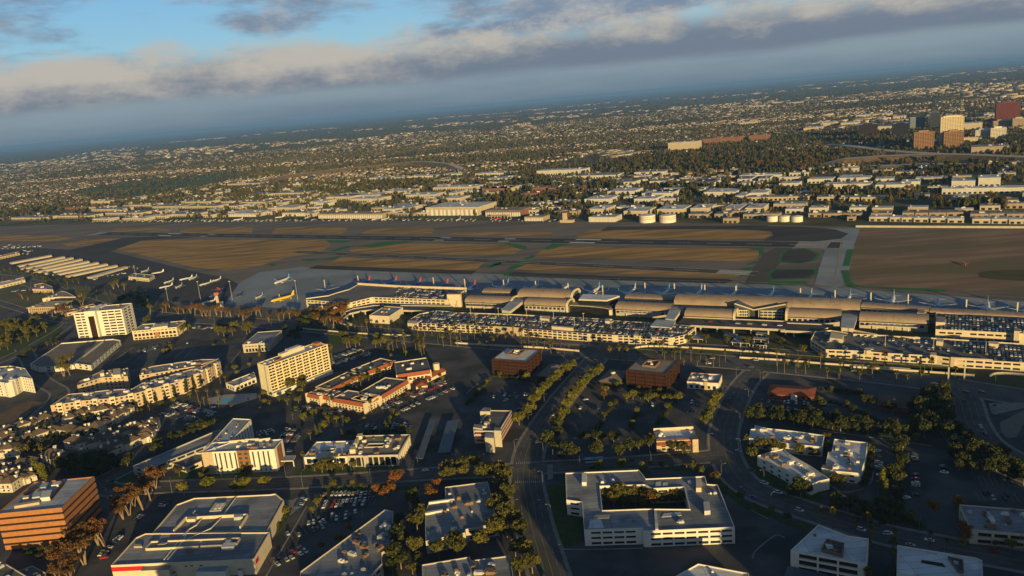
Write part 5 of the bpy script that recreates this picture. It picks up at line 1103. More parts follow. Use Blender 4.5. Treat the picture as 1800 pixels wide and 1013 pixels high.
# ------------------------------------------------------------------ airport terminal
def vault(lb, A, B, dep, ze, rise, name='terminal_hall', arch=(1,), glaz=True, sky=False):
    """barrel-roofed hall along its front eave A-B, dep metres deep"""
    c = lerp(A,B,.5); L_ = hypot(B[0]-A[0],B[1]-A[1]); a = atan2(B[1]-A[1],B[0]-A[0]); t = thing(name, lb, 'terminal', (c[0],c[1],0), a)
    n = 12; prof = [(dep/2-cos(pi*i/n)*(dep/2+.6), ze+sin(pi*i/n)**.8*rise) for i in range(n+1)]
    mb = MB(); k = max(2, int(L_/9))
    for s in range(k):                                       # roof sheets between raised seams
        x0 = -L_/2+L_*s/k+.12; x1 = -L_/2+L_*(s+1)/k-.12
        for i in range(n): mb.face([(x0,prof[i][0],prof[i][1]),(x1,prof[i][0],prof[i][1]),(x1,prof[i+1][0],prof[i+1][1]),(x0,prof[i+1][0],prof[i+1][1])])
    mb.build('roof', M_vault, t, smooth=True)
    mb = MB()
    for s in range(k+1):
        x0 = -L_/2+L_*s/k
        for i in range(n): mb.face([(x0-.14,prof[i][0],prof[i][1]-.05),(x0+.14,prof[i][0],prof[i][1]-.05),(x0+.14,prof[i+1][0],prof[i+1][1]-.05),(x0-.14,prof[i+1][0],prof[i+1][1]-.05)])
    mb.build('roof_seam', M_rooft, t)
    mb = MB(); mb.box(-L_/2+.3,.6,0,L_/2-.3,dep-.6,ze-1.2); mb.build('wall', M_conc, t)
    mb = MB(); mb.box(-L_/2+.3,.8,ze-1.2,L_/2-.3,dep-.8,ze+.3); mb.build('clerestory', M_glass, t)
    pz = MB(); pz.box(-1.6,-.06,0,1.6,.06,2.4)
    pm_ = pz.mesh('window', M_glass)
    for i in range(int(L_/5)): put('window', pm_, t, (-L_/2+2.5+i*5, .58, ze*.45))
    for sgn in (-1,1):                                       # end walls and bold arch rims
        x = sgn*L_/2; mb = MB(); pts = [(x-sgn*.3,y,z) for y,z in prof]; mb.face(pts+[(x-sgn*.3,dep+.6,0),(x-sgn*.3,-.6,0)]); mb.build('end_glazing', M_glassg, t)
        if (1 if sgn > 0 else 0) in arch:
            mb = MB(); o = [(dep/2+(y-dep/2)*1.06, ze+(z-ze)*1.12+.2) for y,z in prof]; q = [(dep/2+(y-dep/2)*.9, ze+(z-ze)*.86) for y,z in prof]
            o = [(o[0][0],0)]+o+[(o[-1][0],0)]; q = [(q[0][0],0)]+q+[(q[-1][0],0)]
            for i in range(len(o)-1):
                for x0, x1 in ((x-1.1,x+1.1),):
                    mb.face([(x0,)+o[i],(x1,)+o[i],(x1,)+o[i+1],(x0,)+o[i+1]]); mb.face([(x1,)+q[i],(x0,)+q[i],(x0,)+q[i+1],(x1,)+q[i+1]]); mb.face([(x1,)+o[i],(x1,)+q[i],(x1,)+q[i+1],(x1,)+o[i+1]]); mb.face([(x0,)+q[i],(x0,)+o[i],(x0,)+o[i+1],(x0,)+q[i+1]])
            mb.build('arch_rim', M_cream, t)
    return t
def ln(p): return p[0], p[1]
vault('long tan barrel-vaulted concourse left of the glass pavilion', *ln([(5.7,885.8),(67.2,854.7)]), 26, 11, 7.5)
vault('tan vaulted front hall behind the white bridge, with palms before it', *ln([(12.5,859.1),(59.8,834.3)]), 20, 8, 5.5)
vault('tan vaulted front hall at the left end of the terminal', *ln([(-57.7,895.6),(-2.5,869.6)]), 20, 8, 5.5)
vault('short low tan vault behind the left front hall', *ln([(-37.3,929.5),(-3.0,912.0)]), 18, 10, 3.0, arch=())
vault('very long tan barrel-vaulted concourse in the middle of the terminal', *ln([(171.9,794.4),(334.8,713.2)]), 27, 11, 7.5, arch=())
vault('tan vaulted front hall with palms, left of the glass atrium', *ln([(174.3,757.7),(219.0,736.0)]), 20, 8, 5.5)
vault('tan vaulted front hall with palms, right of the glass atrium', *ln([(267.2,724.6),(312.1,703.1)]), 20, 8, 5.5, arch=(0,))
vault('tan vaulted front hall between pavilion and footbridge', *ln([(110.3,806.6),(164.0,778.0)]), 21, 8, 5.5, arch=())
vault('tan vaulted front hall at the right end with pale canopy', *ln([(324.3,692.0),(375.2,664.6)]), 21, 8, 5.5, arch=())
vault('low tan vault behind the pavilion roof', *ln([(126.6,842.0),(175.9,814.6)]), 18, 10, 2.5, arch=())
vault('low tan vault behind the right end hall', *ln([(343.0,728.7),(391.7,694.7)]), 14, 10, 2.5, arch=())
vault('low narrow tan vault along the gates at the right edge', *ln([(393.0,695.4),(463.8,652.8)]), 14, 9, 2.0, arch=())
def flat(name, lb, cat, q, z0, z1, m, mt, posts=0, pm=None):
    q = ccw(q); c = cen(q); t = thing(name, lb, cat, (c[0],c[1],0)); l = [(x-c[0],y-c[1]) for x,y in q]
    mb = MB(); mb.prism(l, z0, z1, 0, 1, floor=True); mb.build('roof' if z0 > 1 else 'block', [m, mt], t)
    if posts:
        i2 = inset(l, .8); k = 0
        for i in range(len(i2)):
            a, b = i2[i], i2[(i+1)%len(i2)]; n = max(1,int(hypot(b[0]-a[0],b[1]-a[1])/posts))
            for j in range(n): p = lerp(a,b,(j+.5)/n); mb = MB(); mb.box(p[0]-.3,p[1]-.3,0,p[0]+.3,p[1]+.3,z0); mb.build('post', pm or m, t)
    return t, c
flat('canopy', 'pale kerbside canopy at the left front hall', 'canopy', [(-55.3,886.2),(-14.8,866.6),(-12.4,886.1),(-50.7,904.1)], 5.0, 5.6, M_cream, M_rooft, 12)
flat('canopy', 'pale kerbside canopy left of the grey footbridge', 'canopy', [(113.6,802.0),(152.6,779.4),(156.2,791.7),(119.5,812.7)], 5.0, 5.6, M_cream, M_roofb, 12)
flat('canopy', 'pale glass canopy at the right end hall', 'canopy', [(328.9,683.7),(364.6,664.1),(370.7,674.6),(334.7,694.1)], 5.0, 5.6, M_cream, M_roofb, 12)
# glass pavilion and curved glass front
t, c = flat('glass_pavilion', 'white flat-topped pavilion between the vaulted halls', 'terminal', [(73.7,835.5),(103.4,820.7),(119.5,834.3),(116.8,838.9),(80.9,857.4)], 14.2, 15, M_white, M_roofw)
part_box(t, c, 'glass_wall', inset([(73.7,835.5),(103.4,820.7),(119.5,834.3),(116.8,838.9),(80.9,857.4)], 1.5), 0, 14.2, M_glass); part_box(t, c, 'cornice', inset([(73.7,835.5),(103.4,820.7),(119.5,834.3),(116.8,838.9),(80.9,857.4)], -.3), 13.6, 14.1, M_cream)
cg = [(60.8,841.9),(69.4,836.4),(78.6,831.6),(88.6,824.9),(97.2,817.8),(105.0,809.1),(111.7,829.4),(100.7,843.9),(86.4,852.0),(65.0,858.6)]; t, c = flat('glass_pavilion', 'curved dark glass entrance front with tan roof below the white pavilion', 'terminal', cg, 7.2, 8.0, M_conc, M_rooft)
part_box(t, c, 'curved_glass', inset(cg, .6), .5, 7.2, M_glass)
for i in range(10): p = lerp(cg[0],cg[5],i/9); p = cg[min(5,int(i*5/9))] if False else p
part_box(t, c, 'end_pier', slab_poly(cg[5], lerp(cg[5],cg[6],.4), -1.5, 1.5), 0, 6.5, M_cream)
# glass atrium wedge
wl_ = [(224.5,750.6),(230.6,756.2),(233.8,732.6),(239.9,723.5)]; wr_ = [(241.1,728.6),(273.0,739.8),(259.9,704.9),(232.8,703.6)]
A, B = [(225.3,755.0),(238.5,750.9)]; C_, D_ = [(246.9,746.4),(271.2,736.8)]
def atrium():
    c = lerp(A, D_, .5); t = thing('glass_atrium', 'butterfly-roofed glass atrium in the middle of the terminal', 'terminal', (c[0],c[1],0))
    P0, P1, P2, P3 = [(p[0]-c[0],p[1]-c[1]) for p in (A, B, C_, D_)]; d = (AN[0]*26, AN[1]*26)
    def up(p, z, k=0): return (p[0]+d[0]*k, p[1]+d[1]*k, z)
    mid = lerp(P1,P2,.5)
    mb = MB(); mb.face([up(P0,17),up(mid,10.5),up(mid,10.5,1),up(P0,17,1)]); mb.face([up(mid,10.5),up(P3,17),up(P3,17,1),up(mid,10.5,1)]); mb.build('butterfly_roof', M_bluemetal, t)
    mb = MB(); mb.face([up(P0,0),up(P1,0),up(P1,12.3),up(P0,17)]); mb.face([up(P2,0),up(P3,0),up(P3,17),up(P2,12.3)]); mb.face([up(P1,0,.15),up(P2,0,.15),up(P2,12.3,.15),up(P1,12.3,.15)]); mb.face([up(P0,0,1),up(P0,0),up(P0,17),up(P0,17,1)]); mb.face([up(P3,0),up(P3,0,1),up(P3,17,1),up(P3,17)]); mb.build('glazing', M_glassg, t)
    for p, q in ((P0,mid),(P3,mid)):
        mb = MB(); o = (-AN[0]*.8,-AN[1]*.8); mb.tube([(p[0]+o[0],p[1]+o[1],17.2),(q[0]+o[0],q[1]+o[1],10.7)], .7, 4); mb.build('roof_edge', M_cream, t)
    for p, q in ((P0,P1),(P2,P3)):
        for z in (3.5,6.5,9.5):
            mb = MB(); L_ = hypot(q[0]-p[0],q[1]-p[1]); m_ = lerp(p,q,.5); mb.obox((m_[0]-AN[0]*.4,m_[1]-AN[1]*.4), ((q[0]-p[0])/L_,(q[1]-p[1])/L_), L_*.85, .6, z, z+.8); mb.build('floor_band', M_cream, t)
        for i in range(7):
            m_ = lerp(p,q,i/6); mb = MB(); mb.box(m_[0]-.2,m_[1]-.5,0,m_[0]+.2,m_[1]-.1,10.5); mb.build('mullion', M_cream, t)
atrium()
# footbridges from the garages
def bridge(lb, q, z, wall=M_cream, roofm=M_roofb):
    q = ccw(q); c = cen(q); t = thing('footbridge', lb, 'bridge', (c[0],c[1],0)); l = [(x-c[0],y-c[1]) for x,y in q]
    mb = MB(); mb.prism(l, z-.5, z, 0, floor=True); mb.build('roof', roofm, t); mb = MB(); mb.prism(inset(l,.5), z-3.6, z-.5); mb.build('gallery', wall, t)
    i2 = inset(l, 1.2)
    for i in range(4): p = i2[i]; mb = MB(); mb.box(p[0]-.5,p[1]-.5,0,p[0]+.5,p[1]+.5,z-3.6); mb.build('pier', wall, t)
    return t
bridge('white-roofed covered footbridge at the left of the terminal', [(-14.3,834.7),(-4.5,825.2),(14.3,872.2),(-0.1,881.9)], 11)
bridge('grey-roofed covered footbridge in the middle of the terminal', [(151.4,744.5),(159.0,737.7),(178.7,781.2),(167.2,787.2)], 11)
bridge('grey-roofed lift lobby at the end of the middle footbridge', [(132.9,727.2),(152.1,715.6),(160.9,737.8),(143.3,748.1)], 10)
bridge('wide grey stepped footbridge at the right of the terminal', [(296.3,668.2),(305.2,661.7),(328.7,703.3),(315.7,709.4)], 11)
# elevated drop-off road on columns
def viaduct(lb, F_, K_, z):
    q = ccw(F_+K_[::-1]); c = cen(q); t = thing('elevated_road', lb, 'elevated road', (c[0],c[1],0)); l = [(x-c[0],y-c[1]) for x,y in q]
    mb = MB(); mb.prism(l, z-1.2, z, 0, 1, floor=True); mb.build('deck', [M_conc, M_road], t)
    for s in (F_, K_):
        for i in range(len(s)-1):
            mb = MB(); a, b = s[i], s[i+1]; L_ = hypot(b[0]-a[0],b[1]-a[1]); m_ = lerp(a,b,.5); mb.obox((m_[0]-c[0],m_[1]-c[1]), ((b[0]-a[0])/L_,(b[1]-a[1])/L_), L_, .5, z, z+1.0); mb.build('barrier', M_conc, t)
    for p in along(F_, 16, 0): 
        mb = MB(); p = (p[0]+AN[0]*3-c[0], p[1]+AN[1]*3-c[1]); mb.box(p[0]-.7,p[1]-.7,0,p[0]+.7,p[1]+.7,z-1.2); mb.build('column', M_conc, t)
    return t
viaduct('elevated drop-off road along the front of the terminal halls', [(159.6,734.8),(190.0,719.6),(222.6,704.0),(252.8,688.9),(248.2,687.9),(274.8,674.6)], [(173.2,758.6),(197.3,746.5),(231.0,730.4),(262.2,714.6),(262.2,708.7),(299.3,690.5)], 6)
viaduct('elevated ramp curving in front of the left garage', [(-186.2,849.8),(-196.4,862.9),(-201.7,878.9),(-198.7,899.1),(-186.2,907.2),(-160.6,908.4),(-131.8,892.0),(-70.6,864.2)], [(-201.1,858.4),(-203.6,871.3),(-205.9,888.6),(-205.4,910.1),(-198.0,921.0),(-173.1,928.6),(-134.6,915.4),(-72.0,890.7)], 5)
# garages
G1 = [(-267.6,969.9),(-204.0,932.0),(-178.4,952.0),(-80.2,903.5),(-65.2,931.8),(-57.8,950.3),(-143.0,993.6),(-211.5,1036.7),(-218.6,1010.7),(-232.5,996.4),(-241.3,983.9),(-269.6,978.2)]
r, c = garage('parking_garage', 'cream airport garage with bent front at the left end of the terminal', G1, 11, 3, M_cream, M_deck, 6.5, 4.6)
part_box(r, c, 'stair_tower', [(-80.0,909.8),(-62.8,903.5),(-62.0,911.4),(-78.9,919.1)], 0, 16, M_cream, M_rooft)
part_box(r, c, 'rear_parapet', slab_poly(G1[7], G1[6], -.6, .6), 10.5, 13, M_cream); part_box(r, c, 'rear_parapet', slab_poly(G1[6], G1[5], -.6, .6), 10.5, 13, M_cream)
G2 = [(-120.6,831.7),(-108.9,819.1),(-64.7,798.4),(-22.2,778.2),(6.6,762.9),(71.5,724.6),(95.1,712.8),(146.1,688.9),(160.4,694.7),(175.8,717.2),(158.6,730.0),(136.5,743.2),(102.5,761.8),(101.4,766.8),(-2.1,821.5),(-67.4,850.4),(-70.8,854.5),(-90.4,866.6),(-109.7,857.9)]
r, c = garage('parking_garage', 'wide cream airport garage full of rooftop cars in the middle', G2, 8.5, 3, M_cream, M_deck, 5.6, 4.2)
A, B = [(-22.2,778.2),(5.1,763.4)]; part_box(r, c, 'blank_panel', slab_poly(A, B, -.5, .3), 0, 9.3, M_tan)
for q in ([(36.8,753.7),(58.0,740.3),(58.4,744.6),(37.0,757.1)], [(26.6,787.9),(36.3,781.0),(37.1,792.8),(27.7,798.2)], [(92.0,755.6),(96.5,753.1),(98.1,762.6),(93.8,764.8)], [(111.6,699.7),(115.6,697.0),(116.9,703.8),(113.0,705.6)], [(126.1,689.8),(130.1,687.4),(131.4,693.1),(127.5,694.9)], [(-118.1,815.3),(-107.7,808.2),(-108.4,819.8),(-118.1,826.0)]): part_box(r, c, 'stair_head', q, 7.4, 10.6, M_cream)
for a_ in along([(-63.5,837.7),(-2.4,809.8),(94.4,752.9)], 34, 1)+along([(-59.0,808.9),(101.2,733.6)], 38, 1): mb = MB(); mb.tube([(a_[0]-c[0],a_[1]-c[1],7.4),(a_[0]-c[0],a_[1]-c[1],18)], .22, 5); mb.box(a_[0]-c[0]-1.2,a_[1]-c[1]-.3,17.8,a_[0]-c[0]+1.2,a_[1]-c[1]+.3,18.2); mb.build('light_mast', M_conc, r)
G3 = [(261.8,651.5),(263.9,623.4),(283.7,614.8),(308.8,600.1),(338.4,585.0),(347.5,576.5),(388.8,555.0),(405.3,545.7),(433.5,585.5),(416.1,595.6),(350.8,633.8),(303.3,658.1),(289.7,673.3),(274.8,673.6)]
r, c = garage('parking_garage', 'long cream airport garage with low front at the right', G3, 7.5, 2, M_cream, M_deck, 6.2, 4.8)
A, B = [(345.4,578.3),(371.1,565.4)]; part_box(r, c, 'blank_panel', slab_poly(A, B, -.5, .3), 0, 8.3, M_tan)
for q in ([(276.3,644.9),(284.8,638.1),(291.7,651.8),(284.1,660.1)], [(288.9,606.2),(293.3,603.7),(296.8,610.5),(292.3,612.5)], [(330.9,582.1),(334.6,579.8),(338.3,586.1),(334.5,587.9)], [(352.8,612.3),(356.7,609.3),(361.3,616.6),(357.4,619.9)], [(387.2,596.2),(392.7,592.5),(397.0,598.5),(391.4,602.3)]): part_box(r, c, 'stair_head', q, 6.4, 10, M_cream)
for A, B in ([(301.8,654.7),(318.7,646.2)], [(330.2,639.3),(348.4,629.4)], [(299.7,675.8),(319.9,648.0)]): part_box(r, c, 'roof_barrier', slab_poly(A, B, -.3, .3), 6.4, 8.6, M_cream)
for a_ in along([(298.7,629.7),(324.0,614.3),(348.2,599.7),(399.3,570.6)], 36, 1): mb = MB(); mb.tube([(a_[0]-c[0],a_[1]-c[1],6.4),(a_[0]-c[0],a_[1]-c[1],17)], .22, 5); mb.build('light_mast', M_conc, r)
G4 = [(370.2,644.4),(390.7,633.7),(428.1,613.8),(445.7,603.0),(477.9,648.4),(458.7,659.4),(397.5,692.9)]
r, c = garage('parking_garage', 'cream garage full of cars behind the roadway at the right edge', G4, 9.5, 2, M_cream, M_deck, 6.2, 4.8)
part_box(r, c, 'stair_tower', [(376.3,655.1),(382.5,651.6),(392.0,667.5),(386.1,671.0)], 0, 12.5, M_cream, M_rooft); part_box(r, c, 'stair_tower', [(418.8,612.6),(421.7,610.3),(427.3,618.4),(424.5,620.7)], 0, 13, M_cream, M_rooft)
building('utility_building', 'blank cream utility building inside the ramp loop', 'utility building', [(-169.0,868.0),(-144.2,855.7),(-132.2,891.8),(-156.1,904.9)], 9.5, M_cream, M_roofg, units=6)
t, c = flat('annex', 'cream rooftop block beside the right end hall', 'terminal', [(375.5,684.1),(380.0,681.0),(386.5,692.4),(382.2,694.9)], 9, 13, M_cream, M_rooft)
part_box(t, c, 'lower_block', inset([(375.5,684.1),(380.0,681.0),(386.5,692.4),(382.2,694.9)], .1), 0, 9, M_conc)
# sunken court with shade canopies
for i, q in enumerate(([(166.5,693.6),(175.4,689.5),(179.2,702.2),(170.6,706.4)], [(195.7,694.1),(205.7,688.1),(210.0,696.0),(200.1,702.8)], [(197.1,674.2),(212.2,666.1),(215.5,673.8),(200.7,682.0)], [(202.4,683.0),(210.7,678.2),(214.0,685.6),(205.6,690.6)], [(225.7,691.3),(234.6,685.5),(237.0,692.5),(228.9,698.1)], [(218.7,678.2),(231.1,670.1),(233.4,676.8),(221.5,684.0)], [(213.2,663.8),(224.7,656.8),(227.2,664.0),(215.7,670.2)], [(215.3,661.9),(222.3,657.0),(224.9,664.2),(217.8,668.3)])):
    flat('shade_canopy', 'pale flat shade canopy in the court below the drop-off road, %s' % ('leftmost','second from left','front centre','inner centre','under the road','right inner','right front','far right')[i], 'canopy', q, 3.5, 4.0, M_conc, M_roofg, 9)
# floodlight masts on the apron
k = 0
MS = [(-218.9,1078.4),(-105.7,1020.9),(-62.2,996.3)]+[(-61.9,993.5),(-10.3,968.9),(30.2,946.2),(69.1,919.4),(108.2,893.3)]+[(158.1,887.2),(189.6,871.0),(220.6,853.0),(251.1,835.4)]+[(311.0,801.5),(339.9,781.2),(368.6,761.4)]+[(367.8,759.9),(397.2,742.3),(435.5,707.8),(469.7,684.8)]+[(-265.2,1069.5)]
od = ordinals(MS)
for i, (x, y) in enumerate(MS):
    h = 13.5; t = thing('floodlight_mast', f'cream apron floodlight mast behind the terminal roofs, {od[i]} from the left', 'light mast', (x,y,0), AANG, 'apron floodlight masts'); mb = MB(); mb.tube([(0,0,0),(0,0,h-6)], [.5,.4], 6); mb.build('mast', M_cream, t)
    mb = MB(); mb.box(-.55,-.3,h-6,.55,.3,h+1); mb.build('lamp_panel', M_cream, t)
MS = [(-477.8,1043.8),(-446.0,1075.4),(-394.1,1057.0),(-292.5,1020.9),(-621.4,1259.3)]; od = ordinals(MS)
for i, (x, y) in enumerate(MS):
    t = thing('floodlight_mast', f'slender pale floodlight mast on the ramp, {od[i]} from the left', 'light mast', (x,y,0), 0, 'ramp floodlight masts'); mb = MB(); mb.tube([(0,0,0),(0,0,27)], [.32,.16], 6); mb.build('mast', M_grey, t); mb = MB(); mb.box(-1.2,-.4,26.4,1.2,.4,27.2); mb.build('lamp_head', M_metal, t)
# control tower standing on the ramp edge
x, y = [(-397.3,1011.3)][0]; t = thing('ramp_tower', 'lit tan cylindrical tower beside the parked orange jet', 'tower', (x,y,0)); mb = MB(); mb.tube([(0,0,0),(0,0,18)], [2.2,2.0], 12); mb.build('shaft', M_tan, t); mb = MB(); mb.tube([(0,0,18),(0,0,19.2),(0,0,22),(0,0,22.6)], [2.4,3.4,3.6,2.8], 10); mb.build('cab', M_orange, t); mb = MB(); mb.box(2,-3,0,6,3,9); mb.build('annex', M_white, t)
x, y = [(115.0,1487.3)][0]; t = thing('control_tower', 'square tan airport control tower beyond the runway', 'control tower', (x,y,0), AANG); mb = MB(); mb.box(-3.5,-3.5,0,3.5,3.5,19); mb.build('shaft', M_tan, t); mb = MB(); mb.box(-4,-4,19,4,4,22.5); mb.build('cab', M_glass, t); mb = MB(); mb.box(-4.4,-4.4,22.5,4.4,4.4,23.4); mb.build('roof', M_tan, t); mb = MB(); mb.box(-9,-6,0,18,5,5); mb.build('base_building', M_tan, t)
# ------------------------------------------------------------------ aircraft
GH = atan2(-AN[1], -AN[0])                     # nose-in to the terminal
gl = 'airliner nose-in at the gates'
for i, (x, y) in enumerate([(-208.1,1080.7),(-167.1,1063.1),(-130.3,1040.6),(-90.7,1015.3)]+[(-52.5,992.5)]):
    jet('airliner', x-AN[0]*8, y-AN[1]*8, GH, 'blue', 'red', 'blue airliner with red tail fin, %s at the left garage gates' % ('leftmost','second from left','middle one','second from right','rightmost')[i], 'red-tailed airliners at the gates', 'grey')
jet('airliner', *[(-260.0,1059.3)][0], GH+.5, 'blue', 'navy', 'dark blue airliner parked behind the bent garage end')
WG = [(-9.4,981.6),(29.9,961.4),(66.3,939.9),(103.4,918.4)]+[(144.3,896.1),(182.2,879.8),(216.5,862.5),(253.0,846.8),(289.2,828.3)]+[(321.9,802.4),(357.9,787.5),(395.2,768.1)]+[(427.0,741.5),(463.0,717.9),(489.7,696.4)]
WN = ['white-roofed footbridge','left of the tall concourse arch','just left of the arch','above the flat white pavilion','above the low vault','left of the long concourse','over the left end of the long concourse','over the long concourse, left of the atrium','over the atrium','over the long concourse, right of the atrium','near the long concourse right end','with tall swept fin past the concourse end','behind the right end hall','behind the right garage','at the right edge']
for i, (x, y) in enumerate(WG):
    tc_ = ('sky','blue','blue','sky','white','sky','white','grey','sky','white','sky','white','blue','white','sky')[i]; bd = 'blue' if i in (12,) else 'white'
    jet('airliner', x-AN[0]*6, y-AN[1]*6, GH, bd, tc_, '%s airliner parked nose-in, %s' % (bd, WN[i]), gl)
def hdg(a, b): return atan2(b[1]-a[1], b[0]-a[0])
def jet_px(kind, tail, nose, *a, **k):
    jet(kind, (tail[0]+nose[0])/2, (tail[1]+nose[1])/2, hdg(tail, nose), *a, **k)
jet_px('airliner', *[(-337.5,1166.0),(-357.1,1125.2)], 'white', 'sky', 'white airliner with blue tail on the open apron')
jet_px('airliner', *[(-304.2,1033.2),(-322.8,1016.1)], 'yellow', 'yellow', 'bright yellow airliner on the open apron', wing='yellow')
jet_px('bizjet', *[(-351.0,1065.1),(-358.4,1040.4)], 'white', 'white', 'white business jet left of the yellow airliner')
jet_px('bizjet', *[(-387.2,1086.8),(-392.7,1063.5)], 'navy', 'navy', 'dark blue business jet near the ramp mast', wing='navy')
jet_px('airliner', *[(-423.9,1105.0),(-454.1,1156.0)], 'orange', 'orange', 'orange jet beside the tan ramp tower', wing='orange', sc=.7)
jet_px('airliner', *[(-424.0,1099.2),(-433.8,1079.9)], 'blue', 'blue', 'deep blue jet under the orange jet', wing='blue', sc=.7)
for i, s in enumerate(([(-546.1,1239.5),(-559.9,1207.2)],[(-533.1,1190.4),(-548.5,1176.9)],[(-515.1,1196.6),(-520.0,1156.8)],[(-516.4,1241.8),(-520.1,1229.2)],[(-464.0,1207.0),(-472.1,1193.3)],[(-473.2,1183.8),(-480.7,1173.6)],[(-526.1,1238.6),(-533.4,1233.0)],[(-643.0,1350.2),(-646.8,1335.8)],[(-605.9,1315.1),(-614.0,1310.7)],[(-419.6,1051.3),(-428.9,1044.0)])):
    jet_px('bizjet', *s, 'white', 'white', 'white business jet on the ramp, %s' % ('tall-tailed one left of the masts','lowest of the left cluster','nose towards the left mast','alone on the dark taxiway','behind the orange jet','left of the orange jet','small one near the taxiway','far one by the blue hangar','one by the blue hangar corner','below the deep blue jet')[i], 'business jets on the ramp', sc=1.15)
rs = random.Random(4)
for x, y in [(-698.3,1333.5),(-690.3,1338.0),(-705.5,1384.3),(-682.3,1342.5),(-706.4,1332.9),(-719.4,1342.0),(-689.1,1394.0),(-678.0,1385.2),(-704.9,1409.2),(-641.1,1341.4),(-614.3,1326.4),(-730.2,1323.4),(-717.1,1310.8)]: lightplane(x, y, rs.uniform(0,6.28), 'by the end of the hangar rows', 'light planes by the hangar rows', rs)
for x, y in [(-1215.6,1860.9),(-1225.1,1891.4),(-1191.4,1855.5),(-1185.9,1865.7),(-1109.4,1761.2),(-1087.6,1739.3),(-1085.0,1749.7),(-1086.7,1716.1),(-1067.3,1701.5)]+[lerp([(-1206.2,1834.6),(-1106.7,1816.4)][0],[(-1206.2,1834.6),(-1106.7,1816.4)][1],i/7) for i in range(8)]: lightplane(x, y, rs.uniform(0,6.28), 'on the far left ramp', 'light planes on the far left ramp', rs)
FR = [(-1204.9,2277.1),(-244.1,1740.1),(123.7,1503.8)]
for row in range(2):
    for i, (x, y) in enumerate(along([(p[0]-AN[0]*16*row,p[1]-AN[1]*16*row) for p in FR], 17, 3, 8+row)):
        if rs.random() < .72: lightplane(x, y, GH+rs.uniform(-.5,.5), 'on the ramp beyond the runway', 'light planes beyond the runway', rs)
for i, s in enumerate(([(-477.8,1933.0),(-501.8,1875.4)],[(-564.6,1962.4),(-585.6,1960.4)],[(-288.5,1774.6),(-309.7,1747.7)],[(-262.9,1759.1),(-286.4,1733.9)],[(-93.4,1656.4),(-109.7,1617.1)],[(-682.1,1991.9),(-700.6,1988.1)])):
    jet_px('bizjet', *s, 'white', 'white', 'white business jet before the far hangars, %s' % ('left centre pair','left of the long tan hangar','left one of the middle pair','right one of the middle pair','below the big lit hangar','far left')[i], 'business jets before the far hangars', sc=1.3)
x, y = [(544.9,895.0)][0]; jet('bizjet', x, y, hdg(*[(551.5,914.2),(542.7,882.3)]), 'orange', 'orange', 'small orange plane in the brown infield', None, 'orange', .8)
# ------------------------------------------------------------------ T-hangar rows at the lower left
ends = [(-979.1,1637.6),(-930.5,1599.6),(-900.6,1575.8),(-865.6,1545.0),(-832.3,1508.9),(-799.9,1482.5),(-768.7,1455.1),(-737.4,1428.2),(-708.3,1402.7)]; starts = [(-1030.3,1580.6),(-984.5,1528.1),(-952.3,1490.6),(-921.9,1458.4),(-894.9,1434.4),(-867.5,1408.9),(-831.6,1386.0),(-792.9,1360.0),(-736.4,1327.1)]
for i, (b, a) in enumerate(zip(ends, starts)):
    c = lerp(a,b,.5); L_ = hypot(b[0]-a[0],b[1]-a[1]); t = thing('hangar_row', 'long pale metal hangar row, number %s from the left runway side' % ('one','two','three','four','five','six','seven','eight','nine')[i], 'hangar', (c[0],c[1],0), atan2(b[1]-a[1],b[0]-a[0]), 'hangar rows')
    mb = MB(); mb.box(-L_/2,-7,0,L_/2,7,3.2); mb.build('wall', M_tan, t)
    mb = MB(); mb.face([(-L_/2,-7.4,3.2),(L_/2,-7.4,3.2),(L_/2,0,4.4),(-L_/2,0,4.4)]); mb.face([(L_/2,7.4,3.2),(-L_/2,7.4,3.2),(-L_/2,0,4.4),(L_/2,0,4.4)]); mb.face([(L_/2,-7.4,3.2),(L_/2,7.4,3.2),(L_/2,0,4.4)]); mb.build('roof', M_conc, t)
    dm = MB(); dm.box(-5.2,-.08,0,5.2,.08,2.8); dmm = dm.mesh('hangar_door', M_conc)
    for j in range(int(L_/12)): put('hangar_door', dmm, t, (-L_/2+6+j*12,-7.03,0))
for nm, lb, q, z, m in (('hangar','long cream hangar roof at the left edge', [(-1123.4,1674.4),(-1106.9,1661.6),(-1085.2,1703.1),(-1105.1,1730.6)],5,M_cream),('hangar','blue-roofed hangar on the ramp', [(-646.7,1282.9),(-595.6,1248.1),(-597.4,1274.2),(-649.6,1310.4)],6,M_bluemetal),('shed','long pale shed in the trees at the left edge', [(-888.4,1310.7),(-880.8,1309.2),(-860.0,1346.9),(-878.5,1374.4),(-902.1,1343.1)],5,M_roofw),('office_building','cream low building with pitched bays left of the tower', [(-787.5,1245.5),(-760.4,1235.3),(-741.2,1224.8),(-756.5,1250.7),(-796.5,1292.6),(-807.9,1284.2)],6,M_cream),('office_building','white low building behind the colonnaded office', [(-722.5,1161.5),(-697.7,1164.6),(-666.5,1153.3),(-704.1,1198.0),(-720.0,1210.3),(-717.5,1184.0)],5,M_white),('shed','cream shed right of the colonnaded office', [(-621.6,1044.3),(-605.5,1056.7),(-597.2,1077.7),(-606.7,1090.7),(-629.5,1061.3)],5,M_cream)):
    building(nm, lb, 'building', q, z, M_cream if m is not M_cream else M_tan, m if m in (M_bluemetal, M_roofw) else M_rooft, rows=[(1,2.6)], bay=6, winw=3, units=3)

